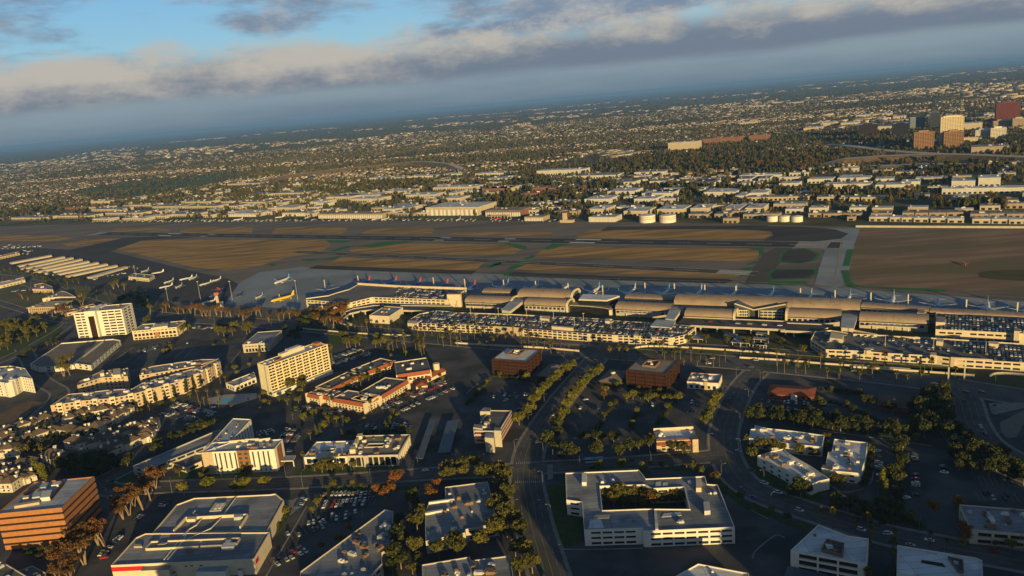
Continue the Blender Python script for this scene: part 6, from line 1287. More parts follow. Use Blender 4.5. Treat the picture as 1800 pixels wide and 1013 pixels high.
# ------------------------------------------------------------------ beyond the runway: hangars, warehouses, towers
MIDROOF = {'white': M_roofw, 'grey': M_roofg, 'tan': M_rooft, 'blue': M_roofb, 'dark': M_roofd, 'terra': mat('muted_tile_roof',(.20,.10,.065),(.25,.135,.09),scale=.1)}
MIDWALL = {'cream': mat('warehouse_cream',(.36,.31,.23),(.42,.36,.27),scale=.1), 'white': mat('warehouse_white',(.40,.39,.36),(.47,.46,.43),scale=.1), 'tan': mat('warehouse_tan',(.27,.215,.155),(.32,.26,.19),scale=.1), 'brick': mat('muted_brick',(.15,.078,.05),(.19,.10,.068),scale=.1), 'grey': M_conc}  # cream, white and tan kept darker; shade of belt trees put into colour
PLACED = []
def fitw(A, B, a):
    """true length of a facade at heading a that spans the sight lines through A and B"""
    c = lerp(A,B,.5); k = scr((c[0]+cos(a)*5, c[1]+sin(a)*5))-scr((c[0]-cos(a)*5, c[1]-sin(a)*5)); return max(8, abs((scr(B)-scr(A))/k*10))
def ware(px0, px1, depth, h, wall, roofc, lb, grp, name='warehouse', cat='warehouse', win=True, ang=None, hard=False):
    """flat-roofed hall; front edge between two ground points, snapped to the airport grid"""
    A, B = px0, px1; a = ang if ang is not None else AANG; c = lerp(A,B,.5); w = fitw(A, B, a)
    t = thing(name, lb, cat, (c[0],c[1],0), a, grp); mb = MB(); mb.box(-w/2,0,0,w/2,depth,h); mb.build('wall', MIDWALL[wall], t)
    mb = MB(); mb.box(-w/2-.3,-.3,h,w/2+.3,depth+.3,h+.7,0,False)
    mb.build('roof', MIDROOF[roofc], t)
    PLACED.append((c[0]-sin(a)*depth/2, c[1]+cos(a)*depth/2, max(w,depth)/2))
    rs = random.Random(int(w*100))
    for k in range(int(w/25)+1): put('roof_unit', rs.choice(UNITS[:12]), t, (rs.uniform(-w*.4,w*.4), rs.uniform(depth*.2,depth*.8), h+.7), rs.choice((0,pi/2)), 1.5)
    if win:
        n = max(1,int(w/8)); dw = w/n*.55; m = MB(); m.box(-dw/2,-.1,.4,dw/2,.1,min(h*.6,4)); me = m.mesh('window', M_glass)
        for k in range(n): put('window', me, t, (-w/2+w*(k+.5)/n,-.06,0))
    return t
SZ = lambda w: 'long ' if w > 90 else 'small ' if w < 35 else ''
def row(reg_pts, depth, h, wall, roofc, where):
    prs = list(zip(reg_pts[::2], reg_pts[1::2])); od = ordinals([lerp(a,b,.5) for a,b in prs])
    for i, (A, B) in enumerate(prs):
        w = fitw(A, B, AANG); lb = f'{wall} {roofc}-roofed warehouse {where}, {od[i]} from the left'; ware(A, B, depth, h, wall, roofc, lb, f'{SZ(w)}{wall} {roofc}-roofed warehouses {where}')
# big named hangars (base line pixels)
def hangar(lb, A, B, depth, h, wall, roofc, doors):
    t = ware(A, B, depth, h, wall, roofc, lb, None, 'hangar', 'hangar', False); w = fitw(A, B, AANG)
    m = MB(); dw = w/doors*.9; m.box(-dw/2,-.15,0,dw/2,.15,h*.72); me = m.mesh('hangar_door', M_white); gm = MB(); gm.box(-dw*.07,-.05,0,dw*.07,.05,h*.72); ge = gm.mesh('door_seam', M_grey)
    for k in range(doors):
        d = put('hangar_door', me, t, (-w/2+w*(k+.5)/doors,-.1,0))
        for j in (-1,0,1): put('door_seam', ge, d, (dw*.3*j,-.16,0))
hangar('big brightly lit hangar with high white doors beyond the runway', *[(-181.9,1764.9),(-59.3,1688.7)], 80, 18, 'cream', 'white', 3)
hangar('long low tan hangar with a row of doors beyond the runway', *[(-458.5,1884.3),(-285.5,1779.5)], 40, 11, 'tan', 'tan', 8)
hangar('cream hangar left of the long tan hangar', *[(-580.1,2003.3),(-507.5,1949.3)], 60, 9, 'cream', 'grey', 3)
hangar('long cream hangar beyond the runway at the left', *[(-752.0,2093.5),(-653.0,2032.7)], 70, 8, 'cream', 'white', 4)
hangar('grey-roofed hangar right of the long tan hangar', *[(-301.2,1889.0),(-264.9,1865.8)], 70, 9, 'cream', 'blue', 2)
hangar('dark arched hangar with open front right of the lit hangar', *[(-43.8,1657.8),(32.1,1625.4)], 50, 12, 'brick', 'tan', 4)
hangar('low tan terminal building left of the control tower', *[(37.5,1548.4),(73.9,1526.8)], 30, 8, 'tan', 'tan', 3)
hangar('pale hangar with square doors right of the control tower', *[(159.0,1466.4),(205.1,1434.5)], 35, 9, 'white', 'blue', 6)
t = thing('scalloped_canopy', 'white scalloped canopy over red vehicles beyond the runway', 'canopy', (*[(-10.0,1614.5)][0],0), AANG); mb = MB()
for k in range(12): mb.face([(-24+k*4,0,7),(-20+k*4,0,7),(-22+k*4,4,9.5)]); mb.face([(-20+k*4,0,7),(-24+k*4,0,7),(-22+k*4,-4,9.5)]); mb.face([(-24+k*4,-5,6.5),(-20+k*4,-5,6.5),(-20+k*4,5,6.5),(-24+k*4,5,6.5)])
mb.build('scalloped_roof', M_white, t)
for k in range(7): mb = MB(); mb.box(-24+k*8-.3,-.3,0,-24+k*8+.3,.3,6.5); mb.build('post', M_white, t)
for k, f in enumerate((-10,-4,2)):
    q = [(-10.0,1614.5)][0]; v = thing('fire_truck', 'red truck before the white scalloped canopy, %s of three' % ('left','middle','right')[k], 'truck', (q[0]+AX[0]*f-AN[0]*9, q[1]+AX[1]*f-AN[1]*9, 0), AANG+pi/2); mb = MB(); mb.box(-4,-1.3,.6,2.2,1.3,3.1); mb.build('body', M_red, v); mb = MB(); mb.box(2.25,-1.3,.6,4,1.3,2.8); mb.build('cab', M_red, v)
    for wx in (-2.6,2.8):
        for wy in (-1.35,1.1): mb = MB(); mb.tube([(wx,wy,.55),(wx,wy+.25,.55)], .55, 8); mb.build('wheel', M_tyreshade, v)
def tank(x, y, rad, h, lb, grp, stripe):
    t = thing('storage_tank', lb, 'tank', (x,y,0), 0, grp); mb = MB(); mb.tube([(0,0,0),(0,0,h)], rad, 24); mb.build('shell', M_white, t, smooth=False)
    mb = MB(); mb.tube([(0,0,h),(0,0,h+.6),(0,0,h+1.6)], [rad,rad*.8,rad*.1], 24); mb.build('roof', M_roofw, t)
    if stripe:
        for z in (h*.45,h*.7):
            mb = MB()
            for k in range(24):
                a0, a1 = 2*pi*k/24, 2*pi*(k+1)/24; zz = lambda a: z+sin(a*6)*h*.06; r2 = rad+.08
                mb.face([(cos(a0)*r2,sin(a0)*r2,zz(a0)),(cos(a1)*r2,sin(a1)*r2,zz(a1)),(cos(a1)*r2,sin(a1)*r2,zz(a1)+h*.09),(cos(a0)*r2,sin(a0)*r2,zz(a0)+h*.09)])
            mb.build('wavy_stripe', mat('pink_stripe',(.55,.22,.2)), t)
tank(*[(260.6,1406.7)][0], 15, 13, 'fat white fuel tank with wavy red stripes, left one of the pair', 'striped tanks', True)
tank(*[(294.2,1386.9)][0], 15, 13, 'fat white fuel tank with wavy red stripes, right one of the pair', 'striped tanks', True)
for i, (x, y) in enumerate([(455.8,1300.3),(473.3,1290.0),(489.1,1277.0)]): tank(x, y, 9.5, 9, 'small plain white fuel tank, %s of three' % ('left','middle','right')[i], 'small fuel tanks', False)
ware(*[(377.7,1324.3),(397.9,1308.2)], 14, 8, 'tan', 'tan', 'small tan utility building left of the small fuel tanks', None, 'utility_building', 'building')
# boundary wall at the right
A, B = [(544.8,1181.0),(741.0,1062.1)]; t = thing('boundary_wall', 'long pale boundary wall behind the brown infield', 'wall', (A[0],A[1],0)); mb = MB(); l = hypot(B[0]-A[0],B[1]-A[1]); mb.obox(((B[0]-A[0])/2,(B[1]-A[1])/2), ((B[0]-A[0])/l,(B[1]-A[1])/l), l, .6, 0, 3.2); mb.build('wall', M_conc, t)
# warehouse rows, front base edges read left to right
row([(586.0,1223.2),(609.5,1205.9),(609.8,1204.0),(623.1,1194.5),(623.7,1194.1),(636.3,1183.4),(637.1,1182.9),(654.2,1169.6),(655.7,1168.8),(672.7,1153.9),(673.5,1153.5),(690.8,1140.2),(698.7,1132.5),(718.2,1119.5),(719.4,1118.8),(736.0,1106.2),(736.8,1105.7),(756.3,1091.4)], 24, 6, 'cream', 'white', 'in the front row behind the boundary wall')
row([(604.8,1256.2),(628.9,1237.9),(646.6,1236.0),(660.6,1225.7),(661.9,1224.8),(676.6,1214.0),(679.2,1216.0),(698.7,1202.2),(701.9,1205.6),(719.8,1191.0),(722.0,1175.9),(741.0,1160.9),(745.0,1165.2),(761.9,1151.6),(762.8,1151.0),(785.2,1134.1)], 30, 6, 'tan', 'tan', 'in the second row behind the boundary wall')
row([(627.0,1299.3),(651.0,1278.2),(675.6,1274.0),(698.0,1253.9)], 26, 7, 'tan', 'white', 'in the third row behind the boundary wall')
row([(423.9,1357.3),(449.4,1337.9),(454.3,1346.6),(477.4,1328.6),(521.3,1309.4),(539.7,1294.3),(540.8,1293.6),(565.1,1275.0),(567.5,1277.3),(589.7,1260.0),(558.8,1242.8),(569.0,1236.7)], 22, 6, 'tan', 'tan', 'right of the small fuel tanks')
row([(444.7,1409.5),(469.0,1389.9),(501.9,1364.9),(526.1,1353.6),(542.6,1359.5),(565.2,1338.9),(598.9,1323.3),(619.8,1305.9),(450.9,1467.4),(464.8,1453.6)], 30, 7, 'white', 'white', 'in the rows above the small fuel tanks')
row([(495.7,1559.6),(558.3,1509.5),(564.8,1522.8),(595.7,1492.8),(606.1,1480.3),(630.4,1457.9),(637.4,1452.9),(664.5,1426.3),(666.7,1424.7),(705.6,1404.1),(772.3,1338.2),(788.2,1322.5),(787.5,1316.5),(803.9,1302.8),(808.7,1301.6),(822.9,1285.2),(834.9,1262.2),(847.6,1251.4),(772.7,1234.3),(794.8,1216.1)], 28, 7, 'cream', 'grey', 'along the palm rows at the right')
row([(691.3,1742.0),(731.2,1700.1),(689.3,1642.3),(750.0,1561.9),(759.0,1560.5),(804.8,1511.7),(746.6,1711.2),(801.3,1673.2),(800.5,1646.4),(824.3,1619.0),(815.3,1568.8),(842.3,1546.1),(617.7,1718.1),(644.7,1672.7),(546.9,1777.2),(579.8,1732.8),(598.2,1942.7),(673.7,1852.3)], 40, 9, 'white', 'white', 'behind the palm rows at the right')
ware(*[(823.9,1433.3),(929.7,1339.1)], 30, 10, 'white', 'white', 'very long white building with slanted wing at the right edge', None); ware(*[(920.8,1480.0),(946.5,1452.6)], 50, 16, 'white', 'white', 'white cubic hall rising behind the very long white building', None); ware(*[(874.0,1489.8),(910.8,1473.8)], 60, 12, 'white', 'white', 'white hall with angled roof left of the cubic hall', None)
row([(338.6,1410.6),(367.5,1385.7),(379.7,1385.5),(400.1,1365.9),(412.6,1402.1),(433.4,1384.1),(421.8,1352.7),(448.9,1331.7)], 30, 7, 'tan', 'grey', 'right of the striped tanks')
row([(169.3,1576.5),(202.8,1546.9),(232.3,1501.4),(272.4,1473.9),(295.8,1488.3),(338.2,1453.7),(355.4,1463.9),(384.0,1440.5),(403.7,1420.3),(430.7,1403.3),(442.9,1408.3),(467.8,1387.4)], 55, 9, 'cream', 'white', 'behind the striped tanks')
row([(180.8,1731.0),(231.1,1689.2),(247.8,1836.3),(303.4,1786.6),(281.2,1661.0),(320.3,1627.4),(313.0,1742.1),(369.7,1693.1),(435.5,1669.1),(490.9,1624.2),(507.2,1598.6),(537.4,1569.6),(475.2,1572.6),(488.8,1553.3),(346.0,1754.4),(388.7,1729.6)], 60, 10, 'white', 'white', 'in the belt behind the striped tanks')
row([(-55.5,2148.7),(13.3,2103.8),(42.9,1962.2),(82.3,1920.6),(64.7,2077.2),(108.8,2037.5),(118.7,2034.1),(165.2,1988.2),(166.0,1996.5),(197.7,1966.9),(108.5,1954.4),(140.3,1926.0)], 45, 9, 'brick', 'terra', 'above the control tower')
row([(284.4,2039.7),(338.2,1984.4),(346.6,2061.0),(388.6,2013.9),(377.8,1984.1),(413.6,1943.8),(449.7,1922.1),(511.5,1859.8),(458.1,1869.3),(501.6,1824.0),(216.7,2301.3),(325.2,2188.7),(385.1,2250.6),(457.0,2168.4),(568.9,1864.9),(592.0,1835.3),(608.5,1829.9),(626.1,1814.4)], 60, 9, 'white', 'grey', 'in the tree belt beyond the control tower')
ware(*[(113.6,2515.9),(252.7,2393.1)], 50, 14, 'white', 'white', 'long white block of flats above the tree belt', None, 'apartment_block', 'apartment building')
ware(*[(659.8,3048.2),(747.2,2942.6)], 60, 30, 'cream', 'white', 'bright cream office slab on the far hill', None, 'office_building', 'office building')
for k, s in enumerate(([(843.5,3231.4),(894.7,3113.0)],[(928.1,3209.3),(964.0,3113.5)],[(1018.3,3174.7),(1065.9,3085.7)])): ware(*s, 50, 22, 'brick', 'terra', 'red brick hillside office, %s of three' % ('left','middle','right')[k], None, 'office_building', 'office building')
row([(-660.9,2152.7),(-567.1,2081.8),(-555.9,2209.3),(-508.3,2169.3),(-534.7,2312.9),(-445.2,2240.3),(-527.2,2349.6),(-358.1,2217.3),(-442.4,2198.9),(-343.4,2117.7),(-359.9,2333.1),(-274.6,2254.5),(-209.3,2305.3),(-75.8,2220.7),(-57.7,2162.7),(23.0,2090.6),(-275.1,2172.3),(-188.4,2100.6),(-161.9,2120.0),(-132.4,2090.1),(-159.0,2005.5),(-113.0,1966.0),(-262.5,1879.2),(-230.6,1852.7)], 55, 9, 'cream', 'white', 'behind the far hangars')
row([(-831.1,2319.1),(-788.9,2283.6),(-811.7,2384.8),(-714.5,2338.0),(-707.6,2305.5),(-648.7,2265.2),(-685.1,2400.1),(-604.9,2330.2),(-797.4,2644.5),(-634.7,2496.9),(-875.6,2654.0),(-783.1,2575.3),(-1147.2,3246.6),(-974.8,3119.9)], 50, 8, 'cream', 'grey', 'beyond the left part of the runway')
row([(-507.4,2885.4),(-424.0,2828.9),(-409.9,2816.0),(-349.6,2773.7),(-346.8,2802.8),(-230.9,2726.8),(-216.5,2777.6),(-140.5,2704.9),(-98.0,2664.2),(33.3,2587.7),(-54.4,2448.3),(29.1,2384.3)], 55, 8, 'white', 'white', 'in the middle belt under the freeway bank')
row([(-1357.5,2542.3),(-1275.3,2577.0),(-1419.6,2448.9),(-1297.3,2415.7),(-1589.4,2488.6),(-1502.4,2523.2),(-1238.5,2396.7),(-1114.0,2370.7),(-1248.2,2586.7),(-1201.2,2636.2),(-1132.5,2491.1),(-1021.6,2455.6),(-1050.1,2553.3),(-965.3,2535.3),(-994.9,2400.7),(-877.0,2359.2),(-951.3,2188.6),(-880.8,2192.1)], 45, 8, 'cream', 'grey', 'at the far left beyond the runway')
row([(-1211.1,2266.6),(-1167.2,2271.7),(-1098.8,2215.7),(-1021.5,2185.0),(-1033.9,2223.1),(-969.3,2199.5)], 35, 7, 'cream', 'white', 'along the left far ramp'); ware(*[(-1538.5,2716.5),(-1478.0,2738.7)], 40, 8, 'brick', 'terra', 'orange-roofed hall at the far left', None)
ware(*[(-1526.9,2871.9),(-1443.1,2832.4)], 30, 14, 'cream', 'tan', 'cream hotel block at the far left edge of the belt', None, 'hotel', 'hotel')
# golf course and freeway bank
sheet('golf_course', [(-2071.9,3726.1),(-2072.4,3902.3),(-1916.4,3810.1),(-2008.2,4206.0),(-1802.2,4285.5),(-1576.0,4513.6),(-1384.3,4417.9),(-1210.4,3847.0),(-1251.6,3456.5),(-1358.4,3284.7),(-1401.4,3009.3),(-1652.7,3141.5)], .3, mat('golf_grass',(.050,.105,.026),(.085,.125,.034),scale=.008,detail=6,rough=1,c3=(.048,.060,.020),scale3=.01))
def bank(lb, pts, w, h):
    pts = smooth_path(pts, 6); mb = MB(); A = offset_path(pts, -w/2); B = offset_path(pts, w/2); C = offset_path(pts, -w/2-h*2.2); D = offset_path(pts, w/2+h*2.2)
    hz = [h*min(1,i/4,(len(pts)-1-i)/4) for i in range(len(pts))]
    for i in range(len(pts)-1):
        for P, Q, zp, zq, m in ((A,B,1,1,1),(C,A,0,1,0),(B,D,1,0,0)):
            f = [P[i]+(hz[i]*zp+.2,),P[i+1]+(hz[i+1]*zp+.2,),Q[i+1]+(hz[i+1]*zq+.2,),Q[i]+(hz[i]*zq+.2,)]
            if area2(f) < 0: f = f[::-1]
            mb.face(f, m)
    o = mb.build('freeway_bank', [M_soil, M_conc]); struct(o)
bank('a', [(-1031.8,3286.2),(-866.1,3398.8),(-697.2,3483.5),(-512.1,3515.7),(-382.0,3515.5),(-242.9,3264.8),(-146.4,2993.4)], 26, 14)
bank('b', [(868.4,2088.4),(958.3,2074.2),(1040.3,2055.7),(1121.5,1998.4),(1165.4,1924.7),(1211.4,1772.6),(1244.8,1658.6)], 30, 12); bank('c', [(1137.6,2694.7),(1130.2,2447.9),(1129.7,2233.6),(1166.2,2038.3),(1213.5,1900.1),(1236.2,1780.2)], 34, 6); bank('d', [(844.9,1959.0),(962.1,1900.1),(1052.0,1836.8),(1176.1,1665.5)], 26, 5)
# office towers on the right skyline
def tower(lb, A, B, depth, h, wall, glass, fl, name='office_tower', fins=0, bands=True, crown=0):
    c = lerp(A,B,.5); a = atan2(-c[0],c[1])+.12; w = fitw(A, B, a); t = thing(name, lb, 'office tower', (c[0],c[1],0), a)
    PLACED.append((c[0]-sin(a)*depth/2, c[1]+cos(a)*depth/2, max(w,depth)*.7))
    mb = MB(); mb.box(-w/2+.5,.5,0,w/2-.5,depth-.5,h-1); mb.build('glass_core', glass, t); f = h/fl; b = MB(); b.box(-w/2,0,0,w/2,depth,f*.5); me = b.mesh('spandrel_band', wall)
    if bands:
        for k in range(fl): put('spandrel_band', me, t, (0,0,h-f*k-f*.5))
    if fins:
        b = MB(); b.box(-.6,-.8,0,.6,.05,h); fe = b.mesh('fin', wall)
        for k in range(fins+1): put('fin', fe, t, (-w/2+w*k/fins,0,0))
    mb = MB(); mb.box(-w/2-.2,-.2,h-.6,w/2+.2,depth+.2,h+.4); mb.box(-w*.25,depth*.3,h+.4,w*.25,depth*.7,h+4); mb.build('roof', wall, t)
    if crown: mb = MB(); mb.box(-w/2*.8,1,h+.4,w/2*.8,depth-1,h+crown); mb.build('crown', wall, t)
M_gold = mat('gold_glass', (.25,.21,.10), (.30,.25,.13), scale=.2, rough=.25, spec=.6)
tower('tall cream gridded office tower, highest on the right skyline', *[(1324.3,2326.2),(1344.9,2244.9)], 40, 84, M_cream, M_gold, 22, fins=9, crown=3)
tower('dark slab tower left of the tall cream tower', *[(1641.6,2956.7),(1646.9,2903.1)], 60, 62, M_glassg, M_glass, 16)
tower('pale blue office tower with cream right edge', *[(1609.8,3043.4),(1625.0,2961.9)], 50, 46, M_roofb, M_bluemetal, 12)
tower('black glass office block, right one of the dark pair', *[(1422.0,2800.4),(1440.9,2730.4)], 50, 44, M_glass, M_glass, 12)
tower('dark brown glass office block, left one of the dark pair', *[(1341.5,2896.6),(1366.1,2801.3)], 60, 46, M_glassb, M_glass, 12)
tower('orange-brown office tower left of the tall cream tower foot', *[(1216.0,2271.3),(1242.5,2214.2)], 45, 50, M_towerbrown, M_glassb, 13, fins=8)
tower('orange-brown office tower before the tall cream tower', *[(1289.2,2244.8),(1307.7,2181.4)], 45, 46, M_towerbrown, M_glassb, 12, fins=8)
tower('maroon office tower at the right edge of the skyline', *[(1896.4,2959.5),(1908.1,2843.2)], 60, 76, M_maroon, M_glassb, 20, fins=10)
tower('pink stepped block under the maroon tower, left part', *[(1752.0,2748.5),(1762.3,2663.5)], 50, 26, M_tan, M_glassg, 7); tower('pink stepped block under the maroon tower, right part', *[(1775.8,2681.3),(1779.6,2615.7)], 60, 34, M_tan, M_glassg, 9)
tower('pale green-white block right of the cream tower', *[(1499.5,2437.8),(1510.9,2379.5)], 40, 26, M_white, M_glassg, 7, fins=10); tower('white finned block right of the green-white block', *[(1520.7,2395.2),(1531.5,2338.9)], 40, 32, M_white, M_glassg, 8, fins=10)
ware(*[(1647.5,2754.7),(1666.3,2673.0)], 80, 26, 'cream', 'white', 'cream hall with stepped roof right of the tall cream tower', None, 'hall', 'hall'); ware(*[(1388.7,2314.5),(1406.7,2273.3)], 40, 18, 'cream', 'tan', 'cream low block beside the orange-brown tower', None, 'office_building', 'office building'); ware(*[(1255.3,2055.8),(1284.9,1945.2)], 60, 18, 'tan', 'grey', 'long tan parking structure below the towers', None, 'parking_garage', 'parking garage')
row([(1533.4,3145.9),(1555.5,3067.4),(1531.1,3705.3),(1548.6,3596.2),(1899.1,4139.9),(1909.4,3991.8),(1975.5,4111.7),(1980.8,3926.8),(1890.1,3730.3),(1894.9,3630.2),(1363.1,3482.0),(1391.5,3367.1),(1582.3,3601.7),(1604.2,3479.0),(2893.1,6933.4),(2851.7,6465.6),(2884.5,6524.2),(2847.2,6182.3),(3227.0,6863.5),(3214.5,6683.1),(1370.9,4436.5),(1402.7,4298.3),(2759.0,7874.5),(2740.1,7542.1),(2758.4,7459.5),(2723.6,6959.3),(2364.1,7335.1),(2357.8,6814.0),(2079.3,3329.3),(2079.1,3249.1)], 110, 14, 'cream', 'white', 'among the far shopping blocks at the right')

# smaller sheds and shops filling the belt between the named halls
def fill_belt():
    r2 = random.Random(5); bp = [(-1745.5,2503.6),(-1240.9,2281.4),(-700.7,2024.6),(12.6,1589.9),(363.0,1347.7),(556.7,1215.2),(782.1,1078.9)]; us = [p[0]*AX[0]+p[1]*AX[1] for p in bp]; vs = [p[0]*AN[0]+p[1]*AN[1] for p in bp]; n = 0
    for k in range(6000):
        u = r2.uniform(min(us), max(us)); v = float(np.interp(u, us, vs))+40+r2.random()**1.2*760; x, y = u*AX[0]+v*AN[0], u*AX[1]+v*AN[1]; w = r2.uniform(22,60); d = r2.uniform(16,34)
        if abs(scr((x,y))) > .72 or any(hypot(x-a, y-b) < c_*.75+w*.55+6 for a, b, c_ in PLACED): continue
        wall = r2.choice(('cream','white','tan','tan','grey')); rc = r2.choice(('white','grey','tan','blue','grey','white')); side = 'left belt' if x < -350 else 'middle belt' if x < 500 else 'right belt'; A, B = (x-AX[0]*w/2-AN[0]*d/2, y-AX[1]*w/2-AN[1]*d/2), (x+AX[0]*w/2-AN[0]*d/2, y+AX[1]*w/2-AN[1]*d/2)
        ware(A, B, d, r2.uniform(4.5,8.5), wall, rc, f'low {wall} shed with {rc} roof among trees, {side} beyond the runway', f'{wall} {rc}-roofed sheds, {side}', 'shed', 'shed'); n += 1
        if n >= 210: break
fill_belt()

# ------------------------------------------------------------------ far suburbs and tree cover
def mass(name, V, Q, MI, mats, label, cat):
    """one mesh from quads given as arrays"""
    me = bpy.data.meshes.new(name); nv, nq = len(V), len(Q)
    me.vertices.add(nv); me.vertices.foreach_set('co', np.asarray(V, np.float32).ravel())
    me.loops.add(nq*4); me.loops.foreach_set('vertex_index', np.asarray(Q, np.int32).ravel())
    me.polygons.add(nq); me.polygons.foreach_set('loop_start', np.arange(0, nq*4, 4, dtype=np.int32))
    for m in mats: me.materials.append(m)
    me.polygons.foreach_set('material_index', np.asarray(MI, np.int32)); me.update(calc_edges=True)
    o = put(name, me); tag(o, label, cat); o['kind'] = 'stuff'; return o
def stamp(P, tv, tq, tm, sx, sy, sz, rz):
    """copies of template quads at points P"""
    n = len(P); k = len(tv); c, s = np.cos(rz)[:,None], np.sin(rz)[:,None]
    x = tv[None,:,0]*sx[:,None]; y = tv[None,:,1]*sy[:,None]; z = tv[None,:,2]*sz[:,None]
    V = np.stack([x*c-y*s+P[:,0:1], x*s+y*c+P[:,1:2], z+0*x], -1).reshape(-1,3)
    Q = (np.asarray(tq)[None]+(np.arange(n)*k)[:,None,None]).reshape(-1,4); return V, Q, np.tile(tm, (n,1))
HT = np.array([(-1,-1,0),(1,-1,0),(1,1,0),(-1,1,0),(-1,-1,1),(1,-1,1),(1,1,1),(-1,1,1),(-1.1,-1.1,.96),(1.1,-1.1,.96),(1.1,1.1,.96),(-1.1,1.1,.96),(-.5,0,1.75),(.5,0,1.75)], float)
HQ = [(0,1,5,4),(1,2,6,5),(2,3,7,6),(3,0,4,7),(8,9,13,12),(9,10,13,13),(10,11,12,13),(11,8,12,12)]; HM = np.array([0,0,0,0,1,1,1,1])
HQ = [(0,1,5,4),(1,2,6,5),(2,3,7,6),(3,0,4,7),(8,9,13,12),(10,11,12,13)]; HM = np.array([0,0,0,0,1,1])
HE = np.array([(1.1,-1.1,.96),(1.1,1.1,.96),(.5,0,1.75),(.8,-.55,1.355)], float)
def tree_template(n, seed):
    r = np.random.default_rng(seed); V = []; Q = []
    for i in range(n):
        d = r.normal(size=3); d /= np.linalg.norm(d); p = np.array([d[0]*.62, d[1]*.62, .58+d[2]*.40])*1.0
        nn = d+r.normal(size=3)*.45; nn /= np.linalg.norm(nn); u = np.cross(nn, [0.3,.2,1]); u /= np.linalg.norm(u); w = np.cross(nn, u); s = r.uniform(.28,.5)
        V += [p+u*s, p+w*s*.9, p-u*s, p-w*s*.9]; Q.append((4*i,4*i+1,4*i+2,4*i+3))
    return np.array(V), Q
uv = lambda p: (p[...,0]*AX[0]+p[...,1]*AX[1], p[...,0]*AN[0]+p[...,1]*AN[1])
BND = np.array([(-2723.3,2882.7),(-1745.5,2503.6),(-1240.9,2281.4),(-700.7,2024.6),(12.6,1589.9),(363.0,1347.7),(556.7,1215.2),(782.1,1078.9),(1007.4,939.3)]); bu, bv = uv(BND); o_ = np.argsort(bu); bu, bv = bu[o_], bv[o_]
PL = np.array(PLACED)
FWY = [np.array(smooth_path(q, 10)) for q in ([(-1031.8,3286.2),(-866.1,3398.8),(-697.2,3483.5),(-512.1,3515.7),(-382.0,3515.5),(-242.9,3264.8),(-146.4,2993.4)], [(868.4,2088.4),(958.3,2074.2),(1040.3,2055.7),(1121.5,1998.4),(1165.4,1924.7),(1211.4,1772.6),(1244.8,1658.6)], [(1137.6,2694.7),(1130.2,2447.9),(1129.7,2233.6),(1166.2,2038.3),(1213.5,1900.1),(1236.2,1780.2)], [(844.9,1959.0),(962.1,1900.1),(1052.0,1836.8),(1176.1,1665.5)], [(1094.4,3544.2),(1174.5,3334.0),(1263.6,3227.6),(1166.2,2762.6)], [(30.0,7998.7),(48.2,5040.5),(56.5,4151.9)], [(395.2,6915.9),(348.2,4473.9),(332.7,3288.8),(332.9,2666.8)])]
for q in FWY[4:]+[np.array(smooth_path([(-67.7,2933.5),(208.6,2763.3),(425.6,2445.9),(738.9,2140.7)],6)), np.array(smooth_path([(-1071.3,3023.9),(-752.9,3073.0),(-478.1,3027.8),(34.8,2663.3)],6))]:
    mb = MB(); strip(mb, [tuple(p) for p in q], -14, 14, .4); struct(mb.build('arterial_road', mat('pale_road',(.085,.083,.082),(.11,.105,.10),scale=.02,rough=.9)))
GOLF = [(-2071.9,3726.1),(-2072.4,3902.3),(-1916.4,3810.1),(-2008.2,4206.0),(-1802.2,4285.5),(-1576.0,4513.6),(-1384.3,4417.9),(-1210.4,3847.0),(-1251.6,3456.5),(-1358.4,3284.7),(-1401.4,3009.3),(-1652.7,3141.5)]
def clear(P, pad=4, fw=34):
    u, v = uv(P); ok = v > np.interp(u, bu, bv)+14
    for i in range(0, len(P), 4000):
        q = P[i:i+4000]; d = np.hypot(q[:,None,0]-PL[None,:,0], q[:,None,1]-PL[None,:,1])-PL[None,:,2]; ok[i:i+4000] &= d.min(1) > pad
        for f in FWY: ok[i:i+4000] &= np.hypot(q[:,None,0]-f[None,:,0], q[:,None,1]-f[None,:,1]).min(1) > fw
    gx0, gy0, gx1, gy1 = bbox(GOLF)
    for i in np.nonzero(ok & (P[:,0] > gx0) & (P[:,0] < gx1) & (P[:,1] > gy0) & (P[:,1] < gy1))[0]:
        if inside(P[i], GOLF) and rng.random() < .55: ok[i] = False
    return ok
def wedge(n, y0, y1, power=1.0, r=rng):
    t = r.random(n); y = np.sqrt(y0*y0+t*(y1*y1-y0*y0)) if power == 1 else y0*(y1/y0)**t
    x = (r.random(n)*1.62-.86)*y*.92; return np.stack([x, y], -1)
# street grid: houses in rows with gaps for streets
def house_rows(y0, y1, keep, rowd, step):
    out = []; L0 = y1*1.3
    us = np.arange(-L0, L0, step); vs = np.arange(0, L0*1.5, rowd); U, V_ = np.meshgrid(us, vs); U = U+rng.normal(0,2.5,U.shape); V_ = V_+rng.normal(0,2.5,V_.shape)
    ok = (np.floor(U/190) % 1 == 0) & ((np.mod(U,190) > 16)) & (rng.random(U.shape) < keep)
    x = U*AX[0]+V_*AN[0]; y = U*AX[1]+V_*AN[1]; m = ok & (y > y0) & (y < y1) & (x > -.80*y-60) & (x < .74*y+60)
    return np.stack([x[m], y[m]], -1)
def vnoise(P, s, seed):
    r = np.random.default_rng(seed); ph = r.random((6,3))*6.28; k = r.normal(size=(6,2))*s
    return sum(np.sin(P[:,0]*a+P[:,1]*b+c) for (a,b),(c,_,_) in zip(k, ph))/6
HP = house_rows(1900, 4200, .62, 34, 20); HP = HP[clear(HP, 8, 40)]
beyond = lambda P, add: (uv(P)[1] > np.interp(uv(P)[0], bu, bv)+add)
